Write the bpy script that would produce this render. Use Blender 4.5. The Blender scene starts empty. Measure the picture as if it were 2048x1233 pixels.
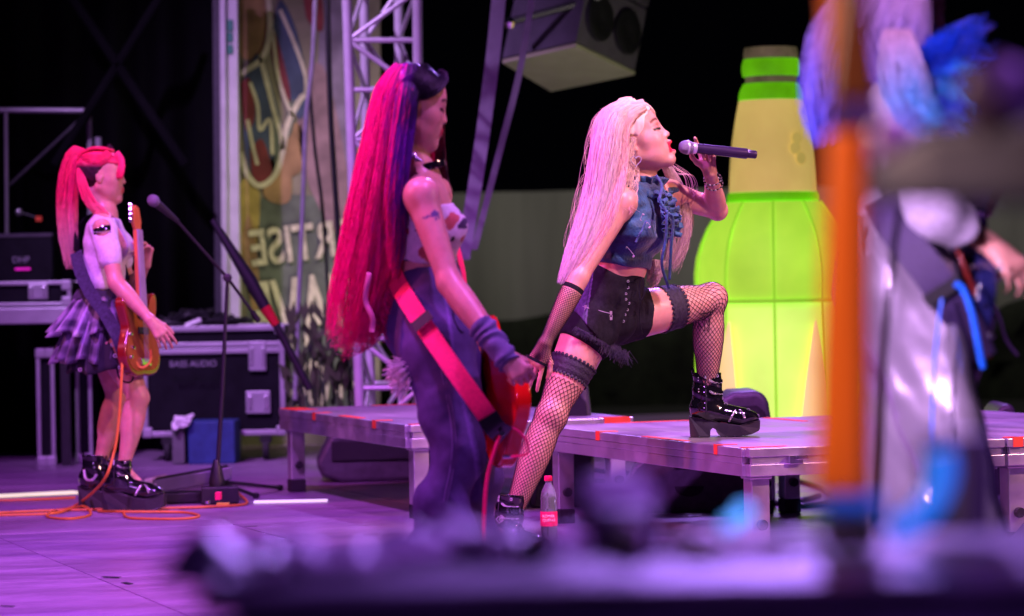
import bpy, bmesh, math, random
import numpy as np
from mathutils import Vector, Matrix

# ------------------------------------------------------------------ camera, world, lamps, exposure
SC = bpy.context.scene
F = 6000.0                       # focal length in photograph pixels (2048 wide)
ROLL = math.radians(1.0)
CXv = np.array([math.cos(ROLL), 0.0, -math.sin(ROLL)])
CUv = np.array([math.sin(ROLL), 0.0, math.cos(ROLL)])
CAMP = np.array([0.0, 0.0, 1.0])

cam_d = bpy.data.cameras.new("camera")
cam = bpy.data.objects.new("camera", cam_d)
SC.collection.objects.link(cam)
cam_d.sensor_width = 36.0
cam_d.lens = F / 2048 * 36.0
cam_d.shift_y = -56.5 / 2048
cam_d.clip_start = 0.05
cam_d.clip_end = 400
cam.matrix_world = Matrix(((CXv[0], CUv[0], 0, 0), (CXv[1], CUv[1], -1, 0), (CXv[2], CUv[2], 0, 1.0), (0, 0, 0, 1)))
cam_d.dof.use_dof = True
cam_d.dof.focus_distance = 10.8
cam_d.dof.aperture_fstop = 2.5
SC.camera = cam

W = bpy.data.worlds.new("World")
SC.world = W
W.use_nodes = True
bg = W.node_tree.nodes["Background"]
bg.inputs[0].default_value = (0.012, 0.010, 0.028, 1)
bg.inputs[1].default_value = 0.12
SC.view_settings.view_transform = 'Standard'
SC.view_settings.look = 'None'
SC.view_settings.exposure = 0.0
SC.view_settings.gamma = 1.0
SC.view_settings.use_curve_mapping = False
SC.cycles.use_denoising = True
SC.cycles.max_bounces = 6
SC.cycles.transparent_max_bounces = 8
SC.cycles.sample_clamp_indirect = 4.0
SC.cycles.caustics_reflective = False
SC.cycles.caustics_refractive = False

def aim(o, target):
    v = Vector(target) - o.location
    o.rotation_euler = v.to_track_quat('-Z', 'Y').to_euler()

def area(name, loc, target, power, color, size, size_y=None, spread=math.pi):
    l = bpy.data.lights.new(name, 'AREA')
    l.energy = power; l.color = color; l.size = size; l.spread = spread
    if size_y:
        l.shape = 'RECTANGLE'; l.size_y = size_y
    o = bpy.data.objects.new(name, l); SC.collection.objects.link(o)
    o.location = loc; aim(o, target)
    return o

def spot(name, loc, target, power, color, angle, blend=0.5, radius=0.15):
    l = bpy.data.lights.new(name, 'SPOT')
    l.energy = power; l.color = color; l.spot_size = math.radians(angle); l.spot_blend = blend; l.shadow_soft_size = radius
    o = bpy.data.objects.new(name, l); SC.collection.objects.link(o)
    o.location = loc; aim(o, target)
    return o

# the stage rig: violet wash from above the camera side, pink wash from the wing behind, pale front truss at the right, plus added fills
spot("violet_wash_lamp", (-2.6, 8.0, 7.4), (-1.9, 11.6, 0.0), 4700, (0.60, 0.13, 1.0), 66, 0.7, 0.25)
spot("violet_wash_lamp", (2.4, 7.0, 7.4), (1.3, 10.6, 0.2), 2700, (0.58, 0.16, 1.0), 62, 0.7, 0.25)
spot("violet_front_lamp", (-2.5, 0.5, 3.4), (0.1, 11.2, 0.3), 700, (0.62, 0.18, 1.0), 34, 0.8, 0.30)
spot("pink_wash_lamp", (-5.2, 7.2, 4.6), (0.2, 10.2, 1.2), 1900, (1.0, 0.13, 0.36), 36, 0.8, 0.14)
spot("front_truss_lamp", (7.5, 8.2, 4.6), (0.4, 10.8, 1.3), 2500, (1.0, 0.44, 0.44), 34, 0.7, 0.12)
spot("blue_back_lamp", (1.5, 18.5, 6.4), (0.4, 10.4, 0.8), 2600, (0.42, 0.20, 1.0), 50, 0.7, 0.15)
spot("top_key_lamp", (1.9, 8.0, 5.6), (0.42, 10.8, 1.3), 1400, (1.0, 0.68, 0.60), 14, 0.6, 0.10)
spot("wing_spot_lamp", (-6.0, 10.2, 4.4), (-1.9, 13.4, 1.0), 800, (1.0, 0.20, 0.50), 20, 0.7, 0.12)
spot("right_guitarist_fill", (-0.9, 3.2, 3.2), (0.98, 6.7, 1.25), 900, (0.86, 0.50, 1.0), 26, 0.7, 0.07)  # added fill on the right guitarist, no known lamp there
spot("satin_highlight_fill", (-1.9, 3.9, 1.5), (0.95, 6.7, 0.80), 1300, (0.86, 0.50, 1.0), 22, 0.7, 0.07)  # added low fill that draws highlights on the satin trousers
spot("near_violet_fill", (2.2, 1.8, 3.0), (0.35, 2.75, 0.8), 420, (0.44, 0.13, 1.0), 50, 0.8, 0.10)  # added violet fill for the gear close to the lens
spot("near_warm_fill", (-1.6, 1.5, 1.9), (0.32, 2.75, 1.05), 330, (1.0, 0.60, 0.50), 16, 0.8, 0.06)  # added warm fill on the orange neck
spot("mural_lamp", (0.3, 15.4, 5.2), (-1.2, 18.6, 1.3), 520, (1.0, 0.90, 0.62), 24, 0.8, 0.15)
spot("mural_lamp", (-0.6, 17.4, 0.25), (-1.2, 18.6, 1.2), 46, (1.0, 0.92, 0.66), 80, 0.8, 0.15)
spot("column_fill", (-3.4, 12.6, 5.6), (-1.4, 16.6, 1.8), 1900, (0.66, 0.36, 1.0), 40, 0.8, 0.12)  # extra spot added to brighten the column and truss
area("yard_lamp", (2.5, 22.0, 6.0), (0.4, 29.5, 1.0), 125, (1.0, 0.92, 0.80), 1.5)
spot("array_under_fill", (1.6, 14.0, 0.3), (0.32, 16.6, 2.2), 150, (1.0, 0.93, 0.72), 24, 0.6, 0.1)  # added spot that lifts the loudspeaker's underside

def P(px, py, d):
    """a point of the place, from where the photograph shows it and how far off it stands"""
    return CAMP + (px - 1024) / F * d * CXv - (py - 560) / F * d * CUv + np.array([0, d, 0.0])

def GZ(px, py, z=0.0):
    """the point at height z that the photograph shows at (px, py)"""
    q = ((px - 1024) * math.sin(ROLL) + (py - 560) * math.cos(ROLL)) / F
    return P(px, py, (1.0 - z) / q)

# ------------------------------------------------------------------ materials
def srgb(r, g, b):
    return tuple((c / 12.92 if c <= 0.04045 else ((c + 0.055) / 1.055) ** 2.4) for c in (r, g, b))

def mat(name, color=(0.5, 0.5, 0.5), rough=0.5, metal=0.0, var=0.15, nscale=12.0, bump=0.0, bscale=60.0,
        emit=None, estr=0.0, sss=0.0, coat=0.0, attr=False, sheen=0.0, spec=0.5, trans=0.0, ior=1.45, rvar=0.0, aniso=0.0, stretch=None):
    m = bpy.data.materials.new(name); m.use_nodes = True
    nt = m.node_tree; N = nt.nodes; L = nt.links
    b = N["Principled BSDF"]
    tc = N.new("ShaderNodeTexCoord")
    mp = N.new("ShaderNodeMapping"); L.new(tc.outputs["Object"], mp.inputs[0])
    if stretch: mp.inputs["Scale"].default_value = stretch
    nz = N.new("ShaderNodeTexNoise"); nz.inputs["Scale"].default_value = nscale; nz.inputs["Detail"].default_value = 5
    L.new(mp.outputs[0], nz.inputs["Vector"])
    mr = N.new("ShaderNodeMapRange"); mr.inputs[1].default_value = 0.3; mr.inputs[2].default_value = 0.7
    mr.inputs[3].default_value = 1 - var; mr.inputs[4].default_value = 1 + var
    L.new(nz.outputs["Fac"], mr.inputs[0])
    mx = N.new("ShaderNodeMix"); mx.data_type = 'RGBA'; mx.blend_type = 'MULTIPLY'; mx.inputs[0].default_value = 1.0
    if attr:
        at = N.new("ShaderNodeAttribute"); at.attribute_name = "Col"
        L.new(at.outputs["Color"], mx.inputs[6])
    else:
        mx.inputs[6].default_value = (*color, 1)
    L.new(mr.outputs[0], mx.inputs[7])
    L.new(mx.outputs[2], b.inputs["Base Color"])
    b.inputs["Roughness"].default_value = rough
    if rvar:
        m2 = N.new("ShaderNodeMapRange"); m2.inputs[1].default_value = 0.3; m2.inputs[2].default_value = 0.7
        m2.inputs[3].default_value = max(0.02, rough - rvar); m2.inputs[4].default_value = rough + rvar
        L.new(nz.outputs["Fac"], m2.inputs[0]); L.new(m2.outputs[0], b.inputs["Roughness"])
    b.inputs["Metallic"].default_value = metal
    b.inputs["Specular IOR Level"].default_value = spec
    b.inputs["Coat Weight"].default_value = coat
    b.inputs["Coat Roughness"].default_value = 0.08
    b.inputs["Sheen Weight"].default_value = sheen
    b.inputs["Transmission Weight"].default_value = trans
    b.inputs["IOR"].default_value = ior
    b.inputs["Anisotropic"].default_value = aniso
    if sss:
        b.inputs["Subsurface Weight"].default_value = sss
        b.inputs["Subsurface Radius"].default_value = (0.012, 0.005, 0.003)
        b.inputs["Subsurface Scale"].default_value = 1.0
    if emit:
        L.new(mx.outputs[2], b.inputs["Emission Color"])
        b.inputs["Emission Strength"].default_value = estr
    if bump:
        n2 = N.new("ShaderNodeTexNoise"); n2.inputs["Scale"].default_value = bscale; n2.inputs["Detail"].default_value = 6
        L.new(mp.outputs[0], n2.inputs["Vector"])
        bp = N.new("ShaderNodeBump"); bp.inputs["Strength"].default_value = bump; bp.inputs["Distance"].default_value = 0.004
        L.new(n2.outputs["Fac"], bp.inputs["Height"]); L.new(bp.outputs[0], b.inputs["Normal"])
    return m

M = {}
M['alu'] = mat("aluminium", (0.62, 0.62, 0.64), 0.38, 0.85, 0.12, 8, 0.15, 90, rvar=0.1)
M['alu_white'] = mat("painted_aluminium", (0.55, 0.54, 0.55), 0.45, 0.15, 0.10, 9, 0.1, 60)
M['case_alu'] = mat('case_profile', (0.42, 0.40, 0.44), 0.45, 0.4, 0.12, 8, 0.15, 90)
M['deck'] = mat("deck_ply", (0.27, 0.25, 0.26), 0.42, 0.0, 0.28, 7, 0.25, 120, rvar=0.12, stretch=(1, 0.35, 1))
M['black_plastic'] = mat("black_plastic", (0.018, 0.018, 0.02), 0.45, 0.0, 0.2, 20, 0.2, 200)
M['black_rubber'] = mat("black_rubber", (0.014, 0.014, 0.015), 0.75)
M['case_ply'] = mat("case_laminate", (0.007, 0.007, 0.010), 0.7, 0, 0.3, 12, 0.2, 120, spec=0.15)
M['tape'] = mat("orange_tape", (0.85, 0.10, 0.03), 0.55, 0, 0.1, 30)
M['chrome'] = mat("chrome", (0.8, 0.8, 0.82), 0.12, 1.0, 0.05)
M['patent'] = mat("patent_leather", (0.006, 0.006, 0.008), 0.08, 0.0, 0.1, 20, 0.35, 28, coat=1.0, spec=0.7)
M['sole'] = mat("boot_sole", (0.022, 0.020, 0.026), 0.55, 0, 0.15, 30, 0.1, 200)
M['drape'] = mat("black_drape", (0.004, 0.004, 0.005), 0.95, 0, 0.3, 3, spec=0.1)
M['speaker'] = mat("speaker_paint", (0.055, 0.052, 0.062), 0.42, 0, 0.2, 30, 0.4, 260)
M['speaker_grille'] = mat("speaker_grille", (0.012, 0.012, 0.014), 0.5, 0.3, 0.3, 300, 0.6, 500)

# ------------------------------------------------------------------ object helpers
COL = SC.collection
def link(o, parent=None):
    COL.objects.link(o)
    if parent is not None:
        o.parent = parent
    return o

def tag(o, label=None, cat=None, group=None, kind=None):
    if label: o['label'] = label
    if cat: o['category'] = cat
    if group: o['group'] = group
    if kind: o['kind'] = kind
    return o

def empty(name, loc, label=None, cat=None, group=None, rz=0.0):
    o = bpy.data.objects.new(name, None); COL.objects.link(o)
    o.location = tuple(loc); o.rotation_euler = (0, 0, rz); o.empty_display_size = 0.1
    return tag(o, label, cat, group)

def world_child(o, parent):
    """parent a piece that was laid out in world coordinates (parents here sit at plain locations)"""
    o.parent = parent
    o.matrix_parent_inverse = (Matrix.Translation(parent.location) @ parent.rotation_euler.to_matrix().to_4x4()).inverted()
    return o

def mesh_obj(name, verts, faces, material, parent=None, smooth=False, world=True, col=None):
    me = bpy.data.meshes.new(name)
    if isinstance(faces, np.ndarray) and len(faces):
        nf, k = faces.shape
        me.vertices.add(len(verts)); me.vertices.foreach_set("co", np.asarray(verts, np.float32).ravel())
        me.loops.add(nf * k); me.loops.foreach_set("vertex_index", faces.astype(np.int32).ravel())
        me.polygons.add(nf)
        me.polygons.foreach_set("loop_start", np.arange(0, nf * k, k, dtype=np.int32))
        me.update(calc_edges=True)
    else:
        me.from_pydata([tuple(v) for v in verts], [], [tuple(f) for f in faces])
    if smooth:
        me.polygons.foreach_set("use_smooth", np.ones(len(me.polygons), bool))
    if col is not None:
        a = me.color_attributes.new("Col", 'FLOAT_COLOR', 'POINT')
        c = np.ones((len(verts), 4), np.float32); c[:, :3] = col
        a.data.foreach_set("color", c.ravel())
    me.update()
    if material is not None: me.materials.append(material)
    o = bpy.data.objects.new(name, me); COL.objects.link(o)
    if parent is not None:
        if world: world_child(o, parent)
        else: o.parent = parent
    return o

class MB:
    """collects shapes into one mesh"""
    def __init__(s): s.v = []; s.f = []; s.n = 0
    def add(s, v, f):
        v = np.asarray(v, float)
        s.v.append(v); s.f += [tuple(i + s.n for i in q) for q in f]; s.n += len(v)
    def box(s, c, size, R=None, rz=0.0, taper=1.0):
        x, y, z = [k / 2 for k in size]
        t = taper
        v = np.array([(-x, -y, -z), (x, -y, -z), (x, y, -z), (-x, y, -z), (-x * t, -y * t, z), (x * t, -y * t, z), (x * t, y * t, z), (-x * t, y * t, z)])
        if rz:
            cc, ss = math.cos(rz), math.sin(rz)
            R = np.array([[cc, -ss, 0], [ss, cc, 0], [0, 0, 1]])
        if R is not None: v = v @ np.asarray(R).T
        s.add(v + np.asarray(c), [(3, 2, 1, 0), (4, 5, 6, 7), (0, 1, 5, 4), (1, 2, 6, 5), (2, 3, 7, 6), (3, 0, 4, 7)])
    def tube(s, pts, r, sides=8, caps=True):
        pts = np.asarray(pts, float); m = len(pts)
        r = np.broadcast_to(np.asarray(r, float), (m,))
        t = np.gradient(pts, axis=0); t /= np.linalg.norm(t, axis=1)[:, None] + 1e-9
        a = np.array([0, 0, 1.0]) if abs(t[0][2]) < 0.9 else np.array([1.0, 0, 0])
        V = []
        for i in range(m):
            u = a - t[i] * np.dot(a, t[i]); u /= np.linalg.norm(u); a = u
            w = np.cross(t[i], u)
            for k in range(sides):
                th = 2 * math.pi * k / sides
                V.append(pts[i] + r[i] * (math.cos(th) * u + math.sin(th) * w))
        fs = []
        for i in range(m - 1):
            for k in range(sides):
                k2 = (k + 1) % sides
                fs.append((i * sides + k, i * sides + k2, (i + 1) * sides + k2, (i + 1) * sides + k))
        if caps:
            fs.append(tuple(reversed(range(sides)))); fs.append(tuple((m - 1) * sides + k for k in range(sides)))
        s.add(V, fs)
    def lathe(s, prof, c=(0, 0, 0), sides=24, R=None):
        V = []
        for (r, z) in prof:
            for k in range(sides):
                th = 2 * math.pi * k / sides
                V.append((r * math.cos(th), r * math.sin(th), z))
        V = np.array(V)
        if R is not None: V = V @ np.asarray(R).T
        fs = []
        for i in range(len(prof) - 1):
            for k in range(sides):
                k2 = (k + 1) % sides
                fs.append((i * sides + k, i * sides + k2, (i + 1) * sides + k2, (i + 1) * sides + k))
        fs.append(tuple(reversed(range(sides)))); fs.append(tuple((len(prof) - 1) * sides + k for k in range(sides)))
        s.add(V + np.asarray(c), fs)
    def torus(s, c, R_, r, n1, n2, A=None, squash=1.0):
        V = []
        for i in range(n1):
            a = 2 * math.pi * i / n1
            for j in range(n2):
                b = 2 * math.pi * j / n2
                V.append(((R_ + r * math.cos(b)) * math.cos(a), (R_ + r * math.cos(b)) * math.sin(a) * squash, r * math.sin(b)))
        V = np.array(V)
        if A is not None: V = V @ np.asarray(A).T
        fs = [(i * n2 + j, ((i + 1) % n1) * n2 + j, ((i + 1) % n1) * n2 + (j + 1) % n2, i * n2 + (j + 1) % n2) for i in range(n1) for j in range(n2)]
        s.add(V + np.asarray(c), fs)
    def prism(s, poly, depth, T=None):
        """poly in (x,z), extruded along y by depth (centred), T maps local points to place"""
        n = len(poly)
        V = [(p[0], -depth / 2, p[1]) for p in poly] + [(p[0], depth / 2, p[1]) for p in poly]
        fs = [tuple(range(n)), tuple(reversed(range(n, 2 * n)))] + [(i, i + n, (i + 1) % n + n, (i + 1) % n) for i in range(n)]
        V = np.array(V, float)
        if T is not None: V = T(V)
        s.add(V, fs)
    def build(s, name, material, parent=None, smooth=False, world=True, bevel=0.0, seg=2):
        V = np.concatenate(s.v) if s.v else np.zeros((0, 3))
        o = mesh_obj(name, V, s.f, material, parent, smooth, world)
        if bevel:
            b = o.modifiers.new("bevel", 'BEVEL'); b.width = bevel; b.segments = seg; b.limit_method = 'ANGLE'; b.angle_limit = 0.6
        if smooth:
            try: o.data.set_sharp_from_angle(angle=math.radians(40))
            except Exception: pass
        return o

def frame(fwd, up=(0, 0, 1)):
    """columns: forward, left, up"""
    f = np.asarray(fwd, float); f = f / np.linalg.norm(f)
    u = np.asarray(up, float); u = u - f * np.dot(u, f); u /= np.linalg.norm(u)
    l = np.cross(u, f)
    return np.stack([f, l, u], axis=1)

def smooth_path(pts, n=40, it=0):
    """Catmull-Rom through the points"""
    p = np.asarray(pts, float); m = len(p)
    q = np.vstack([2 * p[0] - p[1], p, 2 * p[-1] - p[-2]])
    out = []
    for t in np.linspace(0, m - 1, n):
        i = min(int(t), m - 2); u = t - i
        a, b, c, d = q[i], q[i + 1], q[i + 2], q[i + 3]
        out.append(0.5 * ((2 * b) + (-a + c) * u + (2 * a - 5 * b + 4 * c - d) * u * u + (-a + 3 * b - 3 * c + d) * u ** 3))
    return np.array(out)
# ------------------------------------------------------------------ the stage floor: plates two metres by one, laid at twenty degrees
rnd = random.Random(7)
A20 = math.radians(20)
U = np.array([math.cos(A20), math.sin(A20), 0.0])          # across the plates
V_ = np.array([-math.sin(A20), math.cos(A20), 0.0])        # along the plates, away from the camera

def floor_mat():
    m = mat("stage_floor_paint", (0.25, 0.165, 0.27), 0.42, 0, 0.22, 1.7, 0.35, 40, rvar=0.14, stretch=(0.5, 2.0, 1))
    nt = m.node_tree; N = nt.nodes; L = nt.links
    b = N["Principled BSDF"]
    mp = [n for n in N if n.type == 'MAPPING'][0]
    base = b.inputs["Base Color"].links[0].from_socket
    # long scuffs and scratches
    n1 = N.new("ShaderNodeTexNoise"); n1.inputs["Scale"].default_value = 5; n1.inputs["Detail"].default_value = 9; n1.inputs["Roughness"].default_value = 0.75
    m2 = N.new("ShaderNodeMapping"); m2.inputs["Scale"].default_value = (1.2, 3.0, 1)
    tc = [n for n in N if n.type == 'TEX_COORD'][0]
    L.new(tc.outputs["Object"], m2.inputs[0]); L.new(m2.outputs[0], n1.inputs["Vector"])
    r = N.new("ShaderNodeMapRange"); r.inputs[1].default_value = 0.42; r.inputs[2].default_value = 0.66; r.inputs[3].default_value = 0.84; r.inputs[4].default_value = 1.16
    L.new(n1.outputs["Fac"], r.inputs[0])
    x = N.new("ShaderNodeMix"); x.data_type = 'RGBA'; x.blend_type = 'MULTIPLY'; x.inputs[0].default_value = 1
    L.new(base, x.inputs[6]); L.new(r.outputs[0], x.inputs[7])
    v = N.new("ShaderNodeTexVoronoi"); v.feature = 'DISTANCE_TO_EDGE'; v.inputs["Scale"].default_value = 2.2
    m3 = N.new("ShaderNodeMapping"); m3.inputs["Scale"].default_value = (0.35, 1.4, 1); L.new(tc.outputs["Object"], m3.inputs[0])
    nd = N.new("ShaderNodeMixRGB"); nd.inputs[0].default_value = 0.25
    L.new(m3.outputs[0], nd.inputs[1]); L.new(n1.outputs["Color"], nd.inputs[2]); L.new(nd.outputs[0], v.inputs["Vector"])
    r3 = N.new("ShaderNodeMapRange"); r3.inputs[1].default_value = 0.0; r3.inputs[2].default_value = 0.006; r3.inputs[3].default_value = 0.82; r3.inputs[4].default_value = 1.0
    L.new(v.outputs["Distance"], r3.inputs[0])
    y = N.new("ShaderNodeMix"); y.data_type = 'RGBA'; y.blend_type = 'MULTIPLY'; y.inputs[0].default_value = 1
    L.new(x.outputs[2], y.inputs[6]); L.new(r3.outputs[0], y.inputs[7])
    L.new(y.outputs[2], b.inputs["Base Color"])
    return m
M['floor'] = floor_mat()
M['ground'] = mat("dark_ground", (0.03, 0.03, 0.03), 0.9, 0, 0.3, 2)

fb = MB(); fb.box((0, 40, -1.25), (160, 160, 0.1)); tag(fb.build("ground", M['ground']), kind="structure")
sf = empty("stage_floor", (0, 12, 0)); tag(sf, kind="structure")
sub = MB(); sub.box((0, 12, -0.25), (16, 26, 0.36)); sub.build("stage_substructure", M['black_rubber'], sf)
plate_me = None
cnt = 0
for i in range(-7, 9):
    for j in range(-2, 9):
        u0 = 2.17 - 9 + (i + 7) * 1.0 - 0.0       # seams at u = 2.17 + k
        # the plate's frame: u along U, t along V_
        uc = 2.17 + i * 1.0 - 0.5
        tcn = 10.18 + j * 2.0 - 1.0
        c = U * uc + V_ * tcn
        if not (-6.5 < c[0] < 6.5 and 0.5 < c[1] < 22): continue
        if plate_me is None:
            b = MB(); b.box((0, 0, -0.035), (0.996, 1.995, 0.07))
            o = b.build("plate", M['floor'], sf, bevel=0.0015, seg=1, world=False); plate_me = o.data
        else:
            o = bpy.data.objects.new("plate", plate_me); link(o, sf)
            bv = o.modifiers.new("bevel", 'BEVEL'); bv.width = 0.0015; bv.segments = 1
        o.location = (c[0], c[1] - 12, rnd.uniform(-0.0012, 0.0012)); o.rotation_euler = (0, 0, A20)
        cnt += 1

# bolts slots, dark scraps, strips with added glow on the floor
def flat_strip(name, a, b_, w, h, m, parent=None, label=None, cat=None, group=None):
    a = np.array(a); b_ = np.array(b_); c = (a + b_) / 2; d = b_ - a
    s = MB(); s.box((0, 0, h / 2), (np.linalg.norm(d[:2]), w, h))
    o = s.build(name, m, parent, world=False); o.location = (c[0], c[1], c[2]); o.rotation_euler = (0, 0, math.atan2(d[1], d[0]))
    tag(o, label, cat, group); return o
M['white_tape'] = mat("white_tape", (0.80, 0.80, 0.78), 0.5, 0, 0.05, 20)
M["white_glow"] = mat("white_glow_strip", (0.95, 0.80, 1.0), 0.5, 0, 0.05, 20, emit=True, estr=0.85)  # emission stands in for the strip's brightness, no known lamp
M['yellow_glow'] = mat("pale_glow_strip", (0.80, 0.86, 0.48), 0.5, 0, 0.05, 20, emit=True, estr=0.75)  # same added glow in pale yellow, not a known lamp
flat_strip("bright_floor_strip", GZ(-60, 996, 0.004), GZ(158, 985, 0.004), 0.17, 0.004, M['yellow_glow'], None,
           "long pale yellow strip with added glow on the floor behind the ponytail guitarist's boots", "light strip")
flat_strip("bright_floor_strip", GZ(508, 1005, 0.004), GZ(655, 1002, 0.004), 0.10, 0.004, M["white_glow"], None,
           "short white strip with added glow on the floor right of the microphone stand", "light strip")
scraps = [(205, 1154, 240, 1155, .05), (247, 1165, 262, 1168, .04), (400, 1075, 440, 1074, .012), (490, 1054, 514, 1053, .02), (2, 1212, 28, 1213, .03)]
for k, (x0, y0, x1, y1, w) in enumerate(scraps):
    o = flat_strip("floor_slot", GZ(x0, y0, 0.003), GZ(x1, y1, 0.003), w * 0.5, 0.001, M['black_rubber'], sf)
    o.location = (o.location[0], o.location[1] - 12, o.location[2])

# ------------------------------------------------------------------ platforms
def platform(corner, label, h=0.40, tapes=(), w=1.0, l=2.0):
    """corner = the corner nearest the camera; w across, l away"""
    root = empty("stage_platform", (corner[0], corner[1], 0), label, "platform", "aluminium stage platforms", rz=A20)
    d = MB(); d.box((w / 2, l / 2, h - 0.008), (w - 0.012, l - 0.012, 0.016)); d.build("deck_board", M['deck'], root, world=False, bevel=0.002, seg=1)
    for (cx, cy, sx, sy, nm) in ((w / 2, 0.0, w, 0.03, 'f'), (w / 2, l, w, 0.03, 'b'), (0, l / 2, 0.03, l - 0.031, 'l'), (w, l / 2, 0.03, l - 0.031, 'r')):
        s = MB()
        s.box((cx, cy, h - 0.0165), (sx + 0.006, sy, 0.031))                       # top lip
        g = 0.016
        s.box((cx, cy, h - 0.0445), (sx - (g if nm in 'fb' else 0), sy - (g if nm in 'lr' else 0.014), 0.0245))   # recessed groove
        s.box((cx, cy, h - 0.078), (sx + 0.002, sy + 0.004 if nm in 'fb' else sy, 0.042))
        o = s.build("edge_rail", M['alu'], root, world=False, bevel=0.003, seg=2)
    for (lx, ly) in ((0.055, 0.055), (w - 0.055, 0.055), (0.055, l - 0.055), (w - 0.055, l - 0.055)):
        s = MB(); s.box((lx, ly, (h - 0.1) / 2 + 0.03), (0.07, 0.07, h - 0.16 + 0.0))
        s.box((lx, ly, h - 0.105), (0.085, 0.085, 0.012))
        lg = s.build("leg", M['alu'], root, world=False, bevel=0.004)
        t = MB(); t.box((lx, ly, 0.03), (0.074, 0.074, 0.058)); t.build("rubber_foot", M['black_rubber'], lg, world=False, bevel=0.004)
        t = MB(); t.lathe([(0.018, -0.012), (0.02, 0), (0.018, 0.012)], (lx, ly - 0.045, 0.13), 12, R=np.array([[1, 0, 0], [0, 0, 1], [0, -1, 0]]))
        t.build("leg_screw", M['black_plastic'], lg, world=False)
    c = MB(); c.box((w * 0.17, -0.022, h - 0.045), (0.05, 0.02, 0.03)); c.box((w * 0.19, -0.035, h - 0.037), (0.045, 0.012, 0.014))
    c.build("clamp", M['chrome'], root, world=False, bevel=0.002)
    for (x0, y0, x1, y1, side) in tapes:
        s = MB()
        if side == 't':
            s.box(((x0 + x1) / 2, (y0 + y1) / 2, h + 0.0012), (abs(x1 - x0), abs(y1 - y0), 0.002))
        elif side == 'l':
            s.box((-0.0195, (y0 + y1) / 2, h - 0.014), (0.0015, abs(y1 - y0), 0.036)); s.box((0.02, (y0 + y1) / 2, h + 0.0012), (0.08, abs(y1 - y0), 0.002))
        elif side == 'f':
            s.box(((x0 + x1) / 2, -0.0165, h - 0.014), (abs(x1 - x0), 0.0015, 0.036)); s.box(((x0 + x1) / 2, 0.02, h + 0.0012), (abs(x1 - x0), 0.07, 0.002))
        s.build("marking_tape", M['tape'], root, world=False)
    return root
platform((0.81, 10.43), "aluminium platform with orange tape under the singer's raised boot",
         tapes=((-.01, .55, .02, .95, 't'), (0, .22, 0, .25, 'l'), (0, 1.35, 0, 1.39, 'l'), (-.01, .02, .16, .05, 't'), (.97, 1.6, 1.0, 1.98, 't'), (.97, .9, 1.0, 1.1, 't'), (.3, 1.97, .8, 2.0, 't')))
platform((-0.438, 12.57), "aluminium platform with orange tape behind the bass player's trousers",
         tapes=((-.01, 1.72, .10, 1.99, 't'), (0, 1.35, 0, 1.40, 'l'), (-.01, .72, .03, 1.02, 't'), (0, .42, 0, .47, 'l'), (.0, .0, .16, .03, 't'), (.87, 0, .99, 0, 'f'), (.45, 1.96, .7, 1.99, 't')))
platform((1.765, 10.78), "aluminium platform cut by the photo edge, right of the white trousers",
         tapes=((.0, .0, .3, .03, 't'), (.02, 0, .06, 0, 'f')))

# ------------------------------------------------------------------ monitors (stage wedges)
def wedge(name, loc, rz, w, label, side_shape, depthm=0.34, group="black stage monitors"):
    root = empty(name, loc, label, "speaker", group, rz=rz)
    s = MB()
    s.prism(side_shape, w)
    b = s.build("cabinet", M['speaker'], root, world=False, bevel=0.02, seg=4, smooth=True)
    return root
def wedge_prof(dp, h):  # side view, x depth, z height
    return [(0, 0.03), (0.06, 0), (dp * 0.80, 0), (dp, h * 0.30), (dp * 0.86, h * 0.97), (dp * 0.72, h), (dp * 0.55, h * 0.97), (0.0, 0.11)]
# long wedge under the left platform, its sloping grille towards the camera's right
g = GZ(632, 962)
w1 = empty("floor_monitor", (g[0], g[1], 0), "black wedge monitor lying under the platform behind the bass player", "speaker", "black stage monitors", rz=math.radians(4))
s = MB(); s.prism([(0.0, 0.10), (0.03, 0.03), (0.13, 0.0), (0.64, 0.0), (0.70, 0.06), (0.70, 0.24), (0.08, 0.25)], 0.42)
s.build("cabinet", M['speaker'], w1, world=False, bevel=0.025, seg=4, smooth=True)
s = MB(); s.box((0.36, -0.215, 0.16), (0.56, 0.012, 0.10)); s.build("grille", M['speaker_grille'], w1, world=False, bevel=0.004)
# rounded monitor under the near platform with its round side handle
g = GZ(1225, 1022)
w2 = empty("floor_monitor", (g[0], g[1], 0), "rounded monitor with a round handle under the singer's platform", "speaker", "black stage monitors", rz=math.radians(-3))
prof = [(0.0, 0.03), (0.03, 0.0)] + [(0.50 + 0.13 * math.sin(a), 0.13 - 0.13 * math.cos(a)) for a in np.linspace(0, math.pi, 12)] + [(0.20, 0.27), (0.10, 0.20)]
s = MB(); s.prism(prof, 0.40); s.build("cabinet", M['speaker'], w2, world=False, bevel=0.012, seg=3, smooth=True)
for zz, sg in ((0.19, 1), (0.115, -1)):
    poly = [(0.33 + 0.062 * math.cos(a), zz + sg * 0.045 * math.sin(a) - (0.0)) for a in np.linspace(0, math.pi, 14)]
    s = MB(); s.prism(poly, 0.004, T=lambda v: v + np.array([0, -0.2015, 0])); s.build("handle_recess", M['black_rubber'], w2, world=False)
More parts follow.
